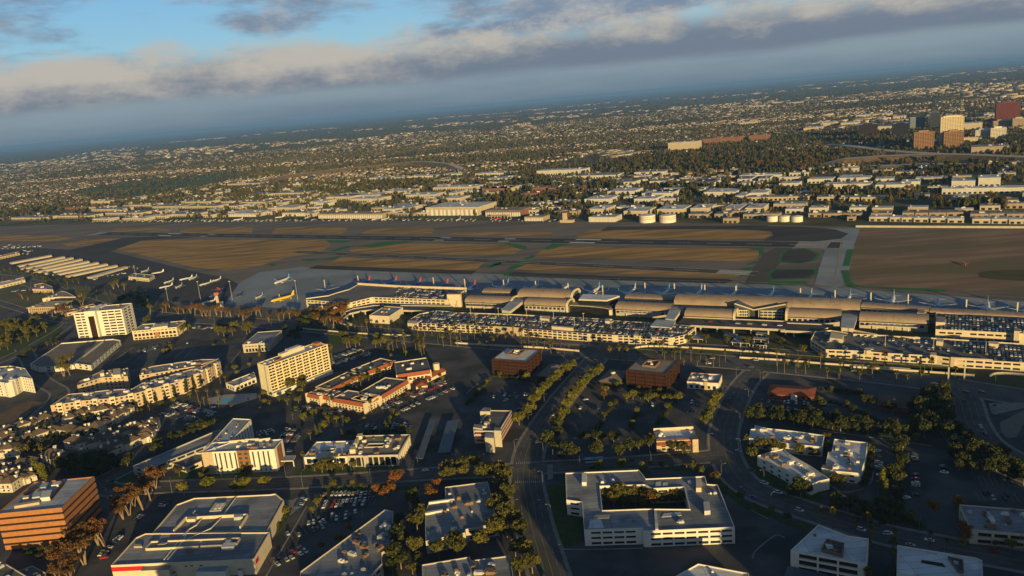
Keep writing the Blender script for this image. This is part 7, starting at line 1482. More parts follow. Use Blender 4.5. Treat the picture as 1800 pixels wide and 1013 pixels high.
ub = uv(HP)[0]; lim = np.interp(ub, [-2600,-1500,-900,-300,300,1200,2500], [250,300,620,700,760,900,700])
q_ = np.stack([uv(HP)[0]*.4, uv(HP)[1]*1.4], -1); HP = HP[beyond(HP, lim) & (vnoise(HP, .004, 2) > -.25) & (rng.random(len(HP)) < .75-1.3*vnoise(q_, .004, 9))]; HP = HP[[not inside((a,b), GOLF) for a,b in HP]]
HP2 = house_rows(4200, 8200, .45, 42, 26); HP2 = HP2[clear(HP2, 8, 40) & (vnoise(HP2, .0022, 3) > -.30)]
d = np.hypot(HP[:,0], HP[:,1]); od = np.argsort(d); near_h, rest = HP[od[:300]], HP[od[300:]]
WALLS = [MIDWALL['cream'], MIDWALL['white'], MIDWALL['tan']]; ROOFS = [M_shingle, M_rooft, MIDROOF['terra'], M_roofd, mat('brown_tile',(.20,.11,.065),(.26,.15,.09),scale=.5), M_roofg]
# the nearest houses stand singly
hm = {}
def house_obj(x, y, k, rs):
    wn_, rn = k; key = (wn_, rn)
    if key not in hm:
        mb = MB(); mb.box(-8,-6,0,8,6,3.6); w = mb.mesh('wall', WALLS[wn_]); mb = MB(); mb.v = [(-8.7,-6.7,3.5),(8.7,-6.7,3.5),(8.7,6.7,3.5),(-8.7,6.7,3.5),(-4,0,6.3),(4,0,6.3)]; mb.f = [(0,1,5,4),(1,2,5),(2,3,4,5),(3,0,4)]; mb.m = [0]*4; r_ = mb.mesh('roof', ROOFS[rn]); mb = MB(); mb.box(-.9,-.1,.9,.9,.1,2.3); wd = mb.mesh('window', M_glass); hm[key] = (w, r_, wd)
    cn = ('brown-shingled','tan','red-tiled','dark','brown-tiled','grey')[rn]; wc = ('cream','white','tan')[wn_]
    a, b = uv(np.array([x,y])); side = 'far left beyond the golf course' if x < -700 else 'left of the freeway bank' if x < -150 else 'middle tract beyond the warehouses' if x < 700 else 'right tract below the office towers'
    t = thing('house', f'{wc} house with {cn} roof, {side}', 'house', (x,y,0), AANG+rs.choice((0,0,0,pi/2)), f'{wc} {cn} houses, {side}', rs.uniform(.85,1.15)); w, r_, wd = hm[key]; put('wall', w, t); put('roof', r_, t)
    for q in (-4,0,4): put('window', wd, t, (q,-6.02,0))
rs = random.Random(21)
for x, y in near_h: house_obj(x, y, (rs.randrange(3), rs.choice((0,0,1,1,2,3,4,5))), rs)
def houses(P, name, label, big=1.0):
    n = len(P); V, Q, Mi = stamp(P, HT, HQ, HM, rng.uniform(5,8.5,n)*big, rng.uniform(4.5,6.5,n)*big, rng.uniform(3.2,5.6,n), AANG+rng.choice([0,0,pi/2],n)+rng.normal(0,.05,n))
    wi = rng.integers(0,3,n); ri = 3+rng.choice([0,0,1,1,2,3,4,5],n); Mi = np.where(Mi == 0, wi[:,None], ri[:,None]).ravel(); mass(name, V, Q, Mi, WALLS+ROOFS, label, 'houses')
houses(rest, 'suburban_houses', 'countless small houses of the suburb beyond the airport'); houses(HP2, 'distant_houses', 'countless tiny houses towards the horizon', 1.25)
# larger blocks scattered to the horizon
def boxes(P, name, label, sx, sy, sz, mats):
    n = len(P); TV = np.array([(-1,-1,0),(1,-1,0),(1,1,0),(-1,1,0),(-1,-1,1),(1,-1,1),(1,1,1),(-1,1,1)], float); TQ = [(0,1,5,4),(1,2,6,5),(2,3,7,6),(3,0,4,7),(4,5,6,7)]
    V, Q, Mi = stamp(P, TV, TQ, np.array([0,0,0,0,1]), sx, sy, sz, AANG+rng.choice([0,0,pi/2],n)); wi = rng.integers(0,len(mats)-2,n); ri = len(mats)-2+rng.integers(0,2,n)
    mass(name, V, Q, np.where(Mi == 0, wi[:,None], ri[:,None]).ravel(), mats, label, 'buildings')
B1 = wedge(520, 2600, 6500); B1 = B1[clear(B1, 30, 60) & (vnoise(B1, .0016, 5) > .12)]; B1 = B1[beyond(B1, 900)]
boxes(B1, 'distant_commercial_blocks', 'scattered pale commercial blocks among the far suburbs', rng.uniform(16,60,len(B1)), rng.uniform(12,30,len(B1)), rng.uniform(6,12,len(B1)), [MIDWALL['cream'],MIDWALL['white'],MIDWALL['tan'],M_roofg,M_rooft])
B2 = wedge(2600, 6500, 21000, 2); B2 = B2[(vnoise(B2, .0009, 6) > .10)]
sB = B2[:,1]/7000
boxes(B2, 'horizon_blocks', 'pale building specks of the plain towards the horizon', rng.gamma(2,14,len(B2))*sB+8, rng.uniform(12,36,len(B2)), rng.uniform(5,13,len(B2)), [MIDWALL['cream'],MIDWALL['tan'],M_grey,M_rooft,M_roofg])
# tree cover
FT = [leafmat('belt_tree_dark',(.034,.044,.012),(.064,.070,.017)), leafmat('belt_tree_olive',(.060,.060,.016),(.10,.092,.024)), leafmat('belt_tree_brown',(.068,.050,.018),(.105,.076,.024))]
def treemass(P, name, label, nq, h, wd, seed, pm=(.5,.35,.15)):
    n = len(P); k = 5; tv = [tree_template(nq, seed+i) for i in range(k)]; which = rng.integers(0,k,n); Vs=[]; Qs=[]; Ms=[]; off = 0
    for i in range(k):
        p = P[which == i]; m = len(p)
        if not m: continue
        hh = rng.uniform(h[0],h[1],m); ww = hh*rng.uniform(wd[0],wd[1],m); V, Q, _ = stamp(p, tv[i][0], tv[i][1], np.zeros(nq,int), ww, ww, hh, rng.uniform(0,6.28,m))
        Vs.append(V); Qs.append(Q+off); off += len(V); Ms.append(np.repeat(rng.choice(3, m, p=pm), nq))
    mass(name, np.concatenate(Vs), np.concatenate(Qs), np.concatenate(Ms), FT, label, 'trees')
GROVES = [([(-627.9,2468.6),(-671.5,2674.6),(-549.9,2711.4),(-335.6,2652.8),(-221.2,2597.5),(-208.1,2424.5),(-278.7,2292.6),(-357.8,2318.2),(-561.8,2488.4)],330,'tall'),([(-904.6,2534.7),(-967.2,2827.1),(-875.6,2810.0),(-729.8,2544.9),(-697.5,2387.7),(-798.3,2375.6)],120,'mix'),([(-1167.6,4674.1),(-1092.1,5198.5),(-891.1,5277.2),(-654.6,3826.7),(-778.6,3659.8),(-862.6,3477.4)],260,'mix'),([(-1784.4,5116.5),(-1249.1,4382.5),(-941.4,3642.4),(-1057.6,3420.8),(-1234.9,3504.0)],260,'mix'),
 ([(36.4,1831.5),(173.3,1968.6),(176.8,1733.8),(133.0,1730.1)],160,'mix'),([(355.8,2641.0),(496.3,2841.6),(641.4,2861.1),(862.6,2890.9),(978.7,2833.5),(707.2,2048.9),(591.9,2167.9),(498.1,2332.5),(359.1,2408.2)],620,'mix'),([(164.1,1975.8),(289.3,2165.4),(331.7,1975.6),(230.7,1881.5)],120,'tall'),([(398.7,1919.3),(462.0,1866.1),(527.1,1728.8),(588.6,1718.5),(508.3,1667.7),(398.3,1752.4)],130,'tall'),([(-51.6,1892.8),(35.7,1967.6),(35.9,1814.0),(-50.9,1848.6)],120,'mix'),([(15.0,2612.1),(107.0,2391.0),(205.1,2185.9),(186.6,2002.7),(51.9,2160.0)],150,'tall'),
 ([(647.4,2101.8),(839.9,2120.9),(827.0,1917.2),(792.9,1856.9),(623.1,2023.2)],200,'mix'),([(638.6,1611.9),(791.5,1433.7),(770.9,1395.8),(610.9,1541.9)],70,'tall'),([(523.8,1702.8),(638.6,1611.9),(624.5,1576.2),(507.5,1650.2)],60,'tall'),([(942.5,1710.4),(1076.7,1578.9),(1092.7,1602.7),(1115.4,1708.6),(1006.0,1827.0)],120,'mix'),([(743.2,1318.1),(851.7,1243.7),(827.5,1207.7),(729.7,1293.8)],60,'tall'),([(766.6,2486.2),(1070.7,2589.7),(1006.3,2178.4),(865.3,2092.0),(687.6,2231.5)],220,'mix'),([(1310.2,3041.4),(1481.0,3180.7),(1412.1,2678.8),(1292.4,2430.1),(1197.0,2593.2)],110,'mix'),([(1562.5,2370.6),(1618.5,2376.6),(1307.2,1914.7),(1231.6,1889.1)],90,'mix'),([(2360.3,5028.8),(2608.7,4962.3),(2538.3,3971.9),(2221.9,3473.9),(2269.2,3781.2),(2324.1,4160.8),(2174.5,4133.8),(2044.1,4313.5)],200,'mix'),
 ([(-1780.6,2789.8),(-1731.3,2841.2),(-1820.0,3132.0),(-1630.1,3048.5),(-1516.3,2828.9),(-1566.6,2562.2),(-1630.9,2547.5)],110,'mix'),([(-2071.9,3726.1),(-1832.3,3966.8),(-1507.5,4187.4),(-1229.7,3910.3),(-1091.0,3455.0),(-1447.9,3421.6),(-1573.2,3109.8),(-1693.7,3171.3)],150,'mix'),([(-1506.1,2960.6),(-1354.3,2852.8),(-1274.7,2940.6),(-1070.8,2940.3),(-912.1,2867.6),(-817.1,2555.5),(-1080.9,2658.8),(-1234.3,2638.0)],200,'tall')]
ind = []; more = []
for q, n, kind in GROVES:
    pts = np.array(fill(q, n, n, 3.5)); pts = pts[clear(pts, 1, 16)] if len(pts) else pts
    for j, p in enumerate(pts): (ind if j % 9 == 0 else more).append((p[0], p[1]))
rs = random.Random(77)
for x, y in ind[:290]:
    k = rs.choice(('dark','gum','gumg','round','narrow')); where = 'in the belt left of the lit hangar' if x < -150 else 'in the belt behind the control tower' if x < 500 else 'in the belt at the right'
    tree(k, x, y, {'dark':'dark evergreen','gum':'rusty gum tree','gumg':'olive gum tree','round':'olive broadleaf tree','narrow':'narrow dark tree'}[k]+' '+where, k+' trees '+where, rs.uniform(1.1,1.6), 0, rs)
for nm_, q, n, sx, hh in (('white blocks left of the long straight road', [(30.0,7998.7),(340.0,8902.5),(316.6,5379.2),(249.0,4661.2),(51.9,5311.9)], 90, 30, 9), ('shopping blocks below the far right haze', [(4328.7,8244.6),(5392.7,9146.8),(4532.6,6726.6),(3005.1,4451.3),(3270.8,5539.8),(3484.4,6918.5)], 170, 42, 14), ('pale sheds on the far right plain', [(1821.8,7806.1),(2940.6,9819.1),(3903.6,11286.5),(1929.0,5580.0),(1495.4,5445.5)], 120, 40, 9), ('cream blocks along the far hill foot', [(-1653.3,7788.4),(-1324.1,8494.5),(-807.0,9317.0),(-546.7,8361.3),(-959.6,7351.9),(-1215.1,6196.6)], 70, 34, 10),
   ('warehouses under the long road', [(282.1,3358.9),(499.0,3314.9),(581.3,3063.1),(496.3,2841.6),(310.6,3080.6)], 60, 26, 8), ('bright sheds left of the golf grass', [(-4678.2,10770.9),(-3976.2,10628.2),(-2591.6,7728.1),(-2291.6,6076.9),(-2781.3,6672.9)], 70, 36, 12), ('blocks at the far left shore', [(-5761.8,9510.9),(-9036.7,18340.2),(-6360.5,14682.5),(-5651.8,11432.6),(-4963.0,8612.6)], 80, 34, 10), ('pale blocks before the towers', [(1558.9,3982.5),(2038.2,4041.1),(1863.4,3540.1),(1518.4,3292.4),(1349.5,3409.3)], 50, 34, 10)):
    P_ = np.array(fill(q, n, n+1, 8)); boxes(P_, 'commercial_district', nm_, rng.gamma(2,sx/4,len(P_))+8, rng.uniform(8,20,len(P_)), rng.uniform(hh*.5,hh*1.3,len(P_)), [MIDWALL['cream'],MIDWALL['white'],MIDWALL['tan'],M_roofg,M_rooft])
    PL = np.concatenate([PL, np.stack([P_[:,0],P_[:,1],np.full(len(P_),14.)],-1)])
treemass(np.array(more), 'grove_trees', 'dense groves between the warehouses and the freeway', 26, (8,17), (.26,.42), 1, (.5,.28,.22))
TB = wedge(7500, 1350, 2900); TB = TB[clear(TB, 1, 20)]; treemass(TB, 'belt_trees', 'scattered trees between the warehouses beyond the runway', 20, (5,13), (.34,.5), 20)
pT = wedge(52000, 2200, 5400); u_ = uv(pT)[0]; q_ = np.stack([uv(pT)[0]*.4, uv(pT)[1]*1.4], -1); pT = pT[beyond(pT, 350) & clear(pT, 2, 20) & (rng.random(len(pT)) < .55+1.3*vnoise(q_, .004, 9))]; treemass(pT, 'suburb_trees', 'tree canopy between the suburban houses', 8, (6,13), (.5,.72), 40)
pF = wedge(24000, 5200, 20000, 2); n_ = len(pF); treemass(pF, 'horizon_trees', 'tree canopy of the plain towards the horizon', 6, (8,15), (.9,1.8), 60)

# ------------------------------------------------------------------ foreground planting
trees('street', along([(50.5,650.7),(36.3,633.7),(26.5,612.7),(15.8,589.8),(8.3,567.8),(5.4,557.2),(-3.8,537.7)], 5.6, .8), 'round green street tree in the dense left row of the avenue', 'left avenue row', 1.2)
trees('street', along([(72.4,634.5),(62.2,619.1),(52.2,602.6),(43.7,583.1),(35.3,561.6),(34.6,556.1),(27.5,536.0),(23.2,520.5)], 5.4, .8), 'round green street tree in the dense right row of the avenue', 'right avenue row', 1.2)
trees('street', along([(150.8,549.2),(142.6,536.8),(142.2,534.2),(133.5,517.7),(127.4,504.1)], 5.0, .6), 'round green tree in the row along the right bend', 'right bend row', 1.0)
trees('round', [(-19.4,451.6),(-16.8,434.5),(-24.6,430.6),(-14.4,418.6),(-12.2,406.0),(-20.8,409.8),(-9.9,396.3),(-23.2,394.0),(-7.9,382.7),(-14.9,386.0),(-7.1,372.1),(-5.2,361.8),(-10.7,366.6),(-2.4,350.0),(-9.0,347.3)], 'leafy tree in the row left of the lower main street', 'lower main street row', 1.1)
trees('dark', [(23.9,521.7),(18.1,504.6),(19.0,487.3),(15.9,494.7),(23.5,507.1),(27.7,479.0),(31.5,475.0),(22.9,473.5),(46.9,473.5),(60.3,469.2),(69.7,475.4),(75.8,477.4),(82.9,477.6),(39.9,500.1),(49.6,494.6),(61.2,493.9)], 'dark bushy tree in the hedge by the signalled crossing', 'crossing hedge trees', 1.0)
trees('round', [(85.2,482.1),(96.8,469.9),(103.1,467.0),(106.8,467.8),(64.8,498.3),(54.6,498.7)], 'olive tree beside the tan tile-roofed building', 'trees by the tan building', .8)
trees('street', [(45.5,452.9),(60.4,452.9),(72.7,446.2),(85.5,449.6),(98.3,444.2),(108.6,437.9)], 'round green tree in the cross street planting strip', 'cross street strip trees', .85); trees('orange', [(113.3,428.7)], 'orange-green tree at the courtyard office corner', None, .9)
trees('round', fill([(45.6,425.4),(66.6,424.3),(72.4,418.1),(89.9,417.5),(89.5,402.7),(44.4,408.1)], 22, 5, 4.2), 'leafy tree inside the office courtyard', 'courtyard trees', .95)
trees('orange', [(57.1,408.5),(65.2,402.2),(69.7,403.8)], 'golden-leaved tree inside the office courtyard', 'golden courtyard trees', .9)
trees('street', [(-230.2,470.8),(-214.4,473.2),(-196.2,470.6),(-188.3,469.8),(-175.2,470.7)], 'round green street tree before the grey-roofed store', 'street trees by the store', 1.35)
trees('orange', [(-95.1,448.2),(-90.0,452.4),(-86.7,458.7),(-84.6,461.8),(-91.6,441.0),(-97.3,447.0),(-87.0,448.4)], 'orange-leaved tree by the full car park', 'orange trees by the car park', 1.0)
trees('orange', [(-62.8,440.7),(-58.5,448.3),(-61.4,434.0)], 'orange-brown tree left of the stepped office', 'orange trees by the stepped office', .95)
trees('round', [(-55.1,469.0),(-48.5,471.4),(-41.6,468.2),(-34.8,468.8),(-50.3,459.1),(-42.9,459.4),(-55.3,458.2)], 'broad olive tree above the stepped office', 'trees above the stepped office', 1.25)
trees('round', [(-18.9,451.6),(-14.9,444.0),(-18.2,434.7),(-13.6,422.8),(-19.1,416.2),(-16.1,406.8),(-19.9,398.9),(-14.7,399.5),(-26.3,454.7),(-29.6,451.9)], 'leafy tree between stepped office and main street', 'trees by main street', 1.15)
trees('round', [(-65.9,406.6),(-66.6,399.5),(-64.6,413.9),(-65.0,374.1),(-62.4,365.9),(-65.2,358.8),(-52.1,370.5),(-41.4,370.4),(-29.1,376.4),(-46.5,396.2)], 'olive tree around the stepped grey-roofed office', 'trees round the stepped office', 1.05)
trees('dark', [(-78.2,408.7),(-77.4,394.3),(-74.4,385.3),(-75.9,367.9),(-71.9,364.3),(-75.6,358.9),(-72.9,431.0),(-70.4,426.5)], 'dark tree along the service lane by the triangular roof', 'service lane trees', 1.1)
trees('street', [(-134.7,431.5),(-134.2,440.5),(-133.7,447.7),(-112.0,397.2),(-119.9,390.0)], 'small green tree in the full car park', 'car park trees', .7); trees('orange', [(-107.6,406.1),(-109.0,395.8)], 'tiny orange tree in the full car park', 'tiny orange trees', .5)
trees('gum', [(-259.4,446.4),(-257.5,450.6),(-259.6,461.8),(-257.7,466.2),(-266.4,467.8),(-259.0,477.9),(-257.1,482.7),(-256.0,485.9),(-250.5,455.4),(-265.8,458.1),(-251.5,468.3)], 'tall gum tree with rusty crown in the row beside the store', 'gum row beside the store', 1.0)
trees('gum', [(-254.4,413.5),(-260.5,417.1),(-273.2,408.8),(-268.5,410.6),(-267.5,390.9),(-258.7,387.2),(-263.4,379.9),(-256.3,377.8),(-258.3,396.6)], 'tall gum tree with rusty crown below the orange office', 'gums below the orange office', 1.0)
trees('dark', [(-300.8,412.6),(-295.3,411.8),(-291.4,412.4),(-285.2,411.5),(-296.0,408.2),(-288.3,404.5),(-282.1,402.4)], 'dark shrub-like tree at the orange office foot', 'trees at the orange office foot', .6)
trees('shade', fill([(-352.3,530.7),(-345.0,537.1),(-328.4,539.8),(-294.5,533.2),(-289.6,522.6),(-303.9,515.9),(-311.0,501.0),(-316.2,512.7)], 42, 6, 5), 'dark tree in the hedge wood between village and hotel', 'hedge wood', .9)
trees('dark', fill([(-281.8,542.2),(-269.9,563.4),(-249.2,590.2),(-256.8,593.8),(-275.5,573.5),(-288.1,556.8)], 30, 8, 5), 'dark tree along the back of the long parking building', 'parking building hedge', .8)
trees('street', [(-269.5,579.3),(-264.4,582.0),(-257.6,582.4),(-271.7,577.0)], 'green tree above the long parking building', 'trees above the parking building', .8)
trees('round', [(-246.2,502.7),(-251.1,508.0),(-258.0,504.9),(-226.9,501.9),(-226.4,493.2),(-199.1,499.5),(-203.2,501.8)], 'tree on the hotel front lawn', 'hotel lawn trees', .7)
trees('palm', [(-215.1,500.1),(-198.6,496.9),(-195.0,496.2),(-245.7,501.5)], 'short palm at the white hotel front', 'hotel front palms', .6)
trees('round', [(-138.6,490.9),(-133.7,484.2),(-141.4,487.6),(-127.6,488.7),(-147.4,490.6),(-119.8,489.1)], 'tree before the low pavilions', 'pavilion trees', .8); trees('palm', [(-155.6,496.0),(-161.4,539.4),(-131.5,491.3),(-143.5,572.9),(-154.9,574.2),(-187.8,589.3)], 'palm near the low pavilions', 'pavilion palms', .75)
trees('narrow', [(-105.2,548.3),(-103.2,555.1),(-158.7,548.0),(-156.8,552.3),(-138.4,543.7)], 'narrow dark tree in the lot behind the pavilions', 'lot cypresses', .7); trees('street', [(-177.4,583.9),(-170.6,590.2),(-156.6,564.1),(-157.9,579.5),(-128.4,535.8),(-99.8,574.3)], 'round green tree in the motel front lot', 'motel lot trees', .75)
trees('street', [(-271.0,741.0),(-281.6,729.5),(-275.5,716.8),(-229.3,649.8)], 'round green tree by the office lot', 'office lot trees', .8)
trees('round', [(-209.9,664.9),(-202.9,681.9),(-196.3,655.4),(-195.6,645.8),(-201.9,624.7),(-191.7,623.4)], 'green tree before the hotel slab', 'hotel slab trees', .95); trees('narrowg', [(-270.2,772.9)], 'tall narrow green tree before the cream office', None, 1.1)
trees('palm', [(-213.0,694.7),(-206.6,703.9),(-184.0,720.3),(-183.8,726.1),(-210.5,688.8)], 'tall palm rising before the hotel slab', 'palms before the hotel slab', 1.5); trees('palm', [(-227.7,633.0),(-235.8,628.3),(-214.3,616.8),(-245.9,615.6),(-267.9,647.1),(-258.3,672.0),(-220.0,608.6)], 'palm in the hotel pool garden', 'pool garden palms', .8)
trees('palm', [(-159.5,655.7),(-147.6,644.8),(-147.6,669.2),(-141.6,659.3),(-149.0,637.4),(-139.6,638.9),(-132.2,682.4),(-126.5,694.2),(-134.6,678.6),(-143.2,636.0),(-125.3,655.2),(-134.3,649.4),(-121.2,688.3),(-163.2,625.7),(-126.1,602.6)], 'palm in the motel court', 'motel court palms', .8); trees('round', [(-149.7,688.2),(-144.3,682.4),(-130.5,678.8),(-155.6,656.1)], 'round tree in the motel court', 'motel court trees', .8)
trees('round', [(-185.3,794.6),(-176.0,778.3),(-169.0,772.9),(-166.6,782.2),(-178.6,775.7),(-147.5,783.4),(-146.9,766.5),(-142.7,771.9),(-136.5,763.4)], 'broad olive tree between motel and MacArthur-side road'.replace('MacArthur-side','airport'), 'trees by the airport road', 1.3)
trees('palm', [(-130.7,752.3),(-126.2,747.8),(-123.8,760.1),(-115.1,744.6),(-113.8,750.6),(-102.1,740.8),(-98.8,736.7),(-95.2,729.5),(-91.4,719.2),(-95.6,723.4),(-108.5,712.1),(-123.9,716.4),(-130.3,742.6)], 'palm in the cluster behind the motel', 'palms behind the motel', 1.1)
trees('palm', [(-188.3,835.9),(-179.3,831.2),(-170.3,822.7),(-164.3,824.6),(-155.6,823.8),(-148.6,819.7),(-139.2,813.1),(-121.9,800.5),(-106.2,799.3),(-97.7,791.3),(-90.1,792.5),(-81.3,784.5),(-73.6,775.2),(-65.3,790.2),(-58.2,768.8),(-111.8,823.3),(-73.6,807.4)], 'palm along the curved airport access road', 'access road palms', .95)
trees('palm', [(-102.1,768.4),(-96.7,768.4),(-75.0,750.4),(-67.2,751.4),(-60.1,746.1)]+[(-60.7,746.2),(-37.0,729.8),(-29.4,729.1),(-23.2,725.8),(0.6,714.2),(7.4,707.7),(15.5,703.9),(22.9,695.9),(31.6,696.4),(37.6,685.9),(33.7,707.7),(42.0,706.8),(49.5,703.1)], 'palm on the road median before the middle garage', 'median palms', 1.0)
trees('palm', [(-58.6,772.2),(-50.3,764.5),(-43.2,760.7),(-36.4,765.4),(-26.3,747.4),(-19.0,745.2),(-10.8,741.2),(-4.0,740.8),(4.4,733.5),(12.0,732.8),(19.3,724.3),(26.5,719.1),(-64.0,800.5),(-50.4,796.2),(-40.9,787.8),(-33.7,783.8),(-25.5,776.0),(-17.0,766.4),(-10.4,771.3),(-2.5,767.1),(6.3,762.7),(13.1,758.9)], 'palm along the front of the middle garage', 'garage front palms', .9)
trees('palm', [(83.5,664.6),(91.6,661.0),(96.8,660.9)]+[(92.0,661.0),(98.0,658.0),(108.3,657.8),(122.3,645.9),(129.4,645.2),(138.6,657.6),(139.8,651.7),(144.7,650.4),(143.0,631.1),(152.2,642.9),(153.4,624.4),(160.8,643.2),(162.2,629.7),(166.7,623.4),(131.5,665.1),(180.4,635.1)], 'palm in the planted strip before the brown cubes', 'planted strip palms', 1.0)
trees('palm', [(218.1,613.7),(227.4,613.6),(232.9,604.7),(241.3,603.7),(249.4,599.1),(218.3,596.6),(226.5,593.2),(232.8,589.2),(245.5,576.7),(252.5,571.5),(270.1,588.7),(278.4,586.5),(277.6,568.4),(295.3,584.3),(261.0,587.6),(286.6,580.8),(196.9,585.9)]+[(277.9,586.7),(286.9,584.3),(293.4,580.2),(289.6,554.5),(295.4,548.7),(317.3,571.6),(303.5,544.6),(325.2,569.5),(266.2,564.8),(277.4,568.5),(335.4,554.5)], 'palm along the right part of the airport road', 'right airport road palms', .95)
trees('palm', [(184.7,774.4),(192.6,769.9),(202.8,772.1),(210.1,767.8),(216.8,761.9)]+[(276.1,728.2),(283.5,724.0),(290.6,718.3),(298.7,717.4)]+[(17.8,871.7),(24.6,873.8),(32.1,866.7),(39.8,864.1),(48.5,861.1)], 'short palm in the row before the vaulted halls', 'terminal front palms', .7)
trees('round', [(210.4,670.1),(240.2,661.4),(195.8,681.8),(178.3,690.0),(162.4,691.6)]+[(210.1,668.8),(240.7,659.9),(252.9,642.3),(248.5,635.4)], 'round tree in the sunken terminal court', 'terminal court trees', .9)
trees('gum', [(-229.5,920.6),(-220.6,917.6),(-214.0,919.9),(-207.3,922.2),(-220.9,891.3),(-210.5,879.4),(-206.8,895.3),(-221.2,866.5),(-210.8,859.1),(-204.5,861.1),(-199.8,859.6),(-237.7,909.9),(-246.5,917.3),(-201.5,897.8),(-229.2,877.2)], 'rusty gum tree in the wood by the ramp loop', 'gum wood by the ramp loop', .95)
trees('dark', [(-258.2,905.7),(-248.4,894.0),(-240.9,891.6),(-233.9,881.0),(-255.0,883.6),(-246.6,876.8),(-226.1,866.3),(-239.4,870.5)], 'dark tree left of the gum wood', 'dark trees by the gum wood', 1.1)
trees('gum', [(-474.0,1011.4),(-469.2,1012.2),(-446.2,997.0),(-439.6,999.7),(-427.1,990.6),(-419.1,983.1),(-405.6,973.7),(-399.9,971.8),(-394.2,969.9),(-386.2,972.0),(-375.5,959.0),(-368.9,961.5),(-363.4,959.6),(-344.0,930.4),(-338.9,933.2),(-330.4,921.6),(-332.9,944.8),(-327.7,947.6),(-319.6,944.9),(-301.7,916.6),(-288.8,916.7),(-284.9,919.9),(-274.6,912.1),(-263.2,904.0)], 'rusty tree in the long row below the ramp', 'tree row below the ramp', .8)
trees('gumg', [(-503.7,1031.6),(-491.2,1012.2),(-507.2,1027.7)]+[(-645.9,1126.2),(-627.6,1097.0),(-636.4,1209.8),(-629.1,1213.7),(-612.0,1193.8)], 'olive gum tree near the white tower', 'gums near the white tower', 1.0)
trees('dark', [(-593.5,1150.9),(-591.6,1162.5),(-582.6,1165.4),(-561.9,1139.2),(-558.0,1150.0),(-573.0,1113.7),(-564.3,1116.4),(-544.5,1097.8),(-533.9,1105.4),(-530.2,1081.5),(-570.1,1095.6)]+[(-868.5,1396.0),(-840.4,1368.5),(-819.0,1352.1),(-795.9,1335.2),(-773.4,1318.7),(-751.4,1302.5),(-893.0,1422.5),(-923.2,1452.1),(-953.6,1477.9),(-985.0,1504.7),(-992.7,1498.9),(-753.8,1288.9),(-778.9,1298.7),(-805.5,1316.4),(-734.0,1288.4)], 'dark tree in the wood between ramp and white tower', 'ramp side wood', .95)
trees('round', [(-360.7,896.0),(-358.8,903.6),(-347.8,892.0),(-341.6,894.1),(-333.7,887.6),(-348.9,872.4),(-339.9,865.8),(-330.1,866.7),(-406.6,918.7),(-397.5,907.5),(-400.0,896.0),(-311.9,872.8),(-312.9,865.3)]+[(-468.1,953.3)], 'olive tree behind the cream office', 'trees behind the cream office', 1.1)
trees('dark', [(-250.3,834.8),(-245.3,840.8),(-252.9,828.3),(-241.7,817.7),(-264.1,854.2)], 'dark round tree near the hotel slab roof', 'trees near the hotel slab', 1.1)
trees('round', fill([(-709.9,1027.7),(-677.9,1027.0),(-636.2,1018.5),(-611.0,992.1),(-596.6,936.5),(-605.7,907.8),(-606.2,864.2)], 46, 12, 6), 'bushy green tree in the park at the left edge', 'left park trees', 1.1); trees('dark', fill([(-557.0,827.4),(-559.5,872.5),(-552.0,903.7),(-562.7,914.6),(-572.4,890.7),(-570.5,844.3)], 14, 13, 5), 'dark tree beside the white parking deck', 'deck hedge', .7)
trees('gumg', [(-486.2,791.9),(-476.6,780.0),(-465.4,765.0),(-471.6,763.7)], 'tall olive tree before the white parking deck', 'trees before the parking deck', .95); trees('gum', [(-774.4,1196.5),(-755.3,1177.3),(-635.1,1057.0),(-621.6,1042.3),(-652.0,1140.0),(-633.4,1110.3),(-644.6,1050.0)], 'brown tree around the colonnaded office', 'trees by the colonnaded office', .9)
trees('narrow', along([(-353.7,656.2),(-341.8,662.5),(-331.7,669.4),(-322.3,676.7),(-313.9,686.9),(-306.3,700.2),(-299.3,706.3)], 9, 1.5), 'narrow dark tree along the winding apartment front', 'apartment front trees', .85)
trees('palm', [(-329.6,629.8),(-324.3,632.9),(-313.1,618.7),(-331.1,625.9),(-288.7,651.4),(-279.3,640.1),(-281.1,654.2),(-272.0,633.9),(-269.9,649.2),(-285.0,697.1),(-278.5,692.9),(-263.8,632.0),(-281.2,636.1)], 'palm between apartments and hotel pool', 'apartment palms', .75)
trees('palm', fill([(-435.9,614.0),(-407.4,629.8),(-395.4,623.2),(-387.4,605.7),(-394.9,592.2),(-401.4,570.4)], 20, 3, 4)+fill([(-405.0,576.3),(-380.7,571.5),(-370.9,554.3),(-391.8,554.6)], 14, 9, 4), 'palm in the condominium village', 'village palms', .7); trees('shade', fill([(-406.3,583.7),(-382.6,597.1),(-352.7,602.2),(-345.4,589.3),(-367.2,577.5),(-374.1,559.9),(-392.8,563.6)], 30, 4, 4)+fill([(-382.0,624.3),(-363.8,632.7),(-343.2,615.9),(-348.4,593.7)], 10, 5, 4), 'dark tree in the village gardens', 'village garden trees', .6)
trees('narrowg', [(-356.3,521.5),(-352.1,518.9),(-360.5,524.2),(-347.8,514.3),(-349.6,522.2)], 'upright green tree above the orange office', 'upright village trees', .9)
trees('shade', fill([(162.2,523.8),(193.6,510.7),(237.3,478.5),(262.4,473.1),(256.1,461.4),(232.7,468.9),(208.6,479.2),(188.5,497.3),(160.0,509.3)], 46, 15, 4.5), 'dark tree in the hedge behind the white trio', 'trio hedge', .9)
trees('dark', fill([(296.6,527.8),(312.8,530.5),(295.4,493.9),(279.4,464.3),(278.7,439.6),(283.1,420.6),(271.2,414.3),(261.8,433.7),(262.1,452.7),(257.9,468.8),(270.7,499.4)], 46, 16, 5), 'dense dark tree in the wood beside the right ramp road', 'right ramp wood', 1.05)
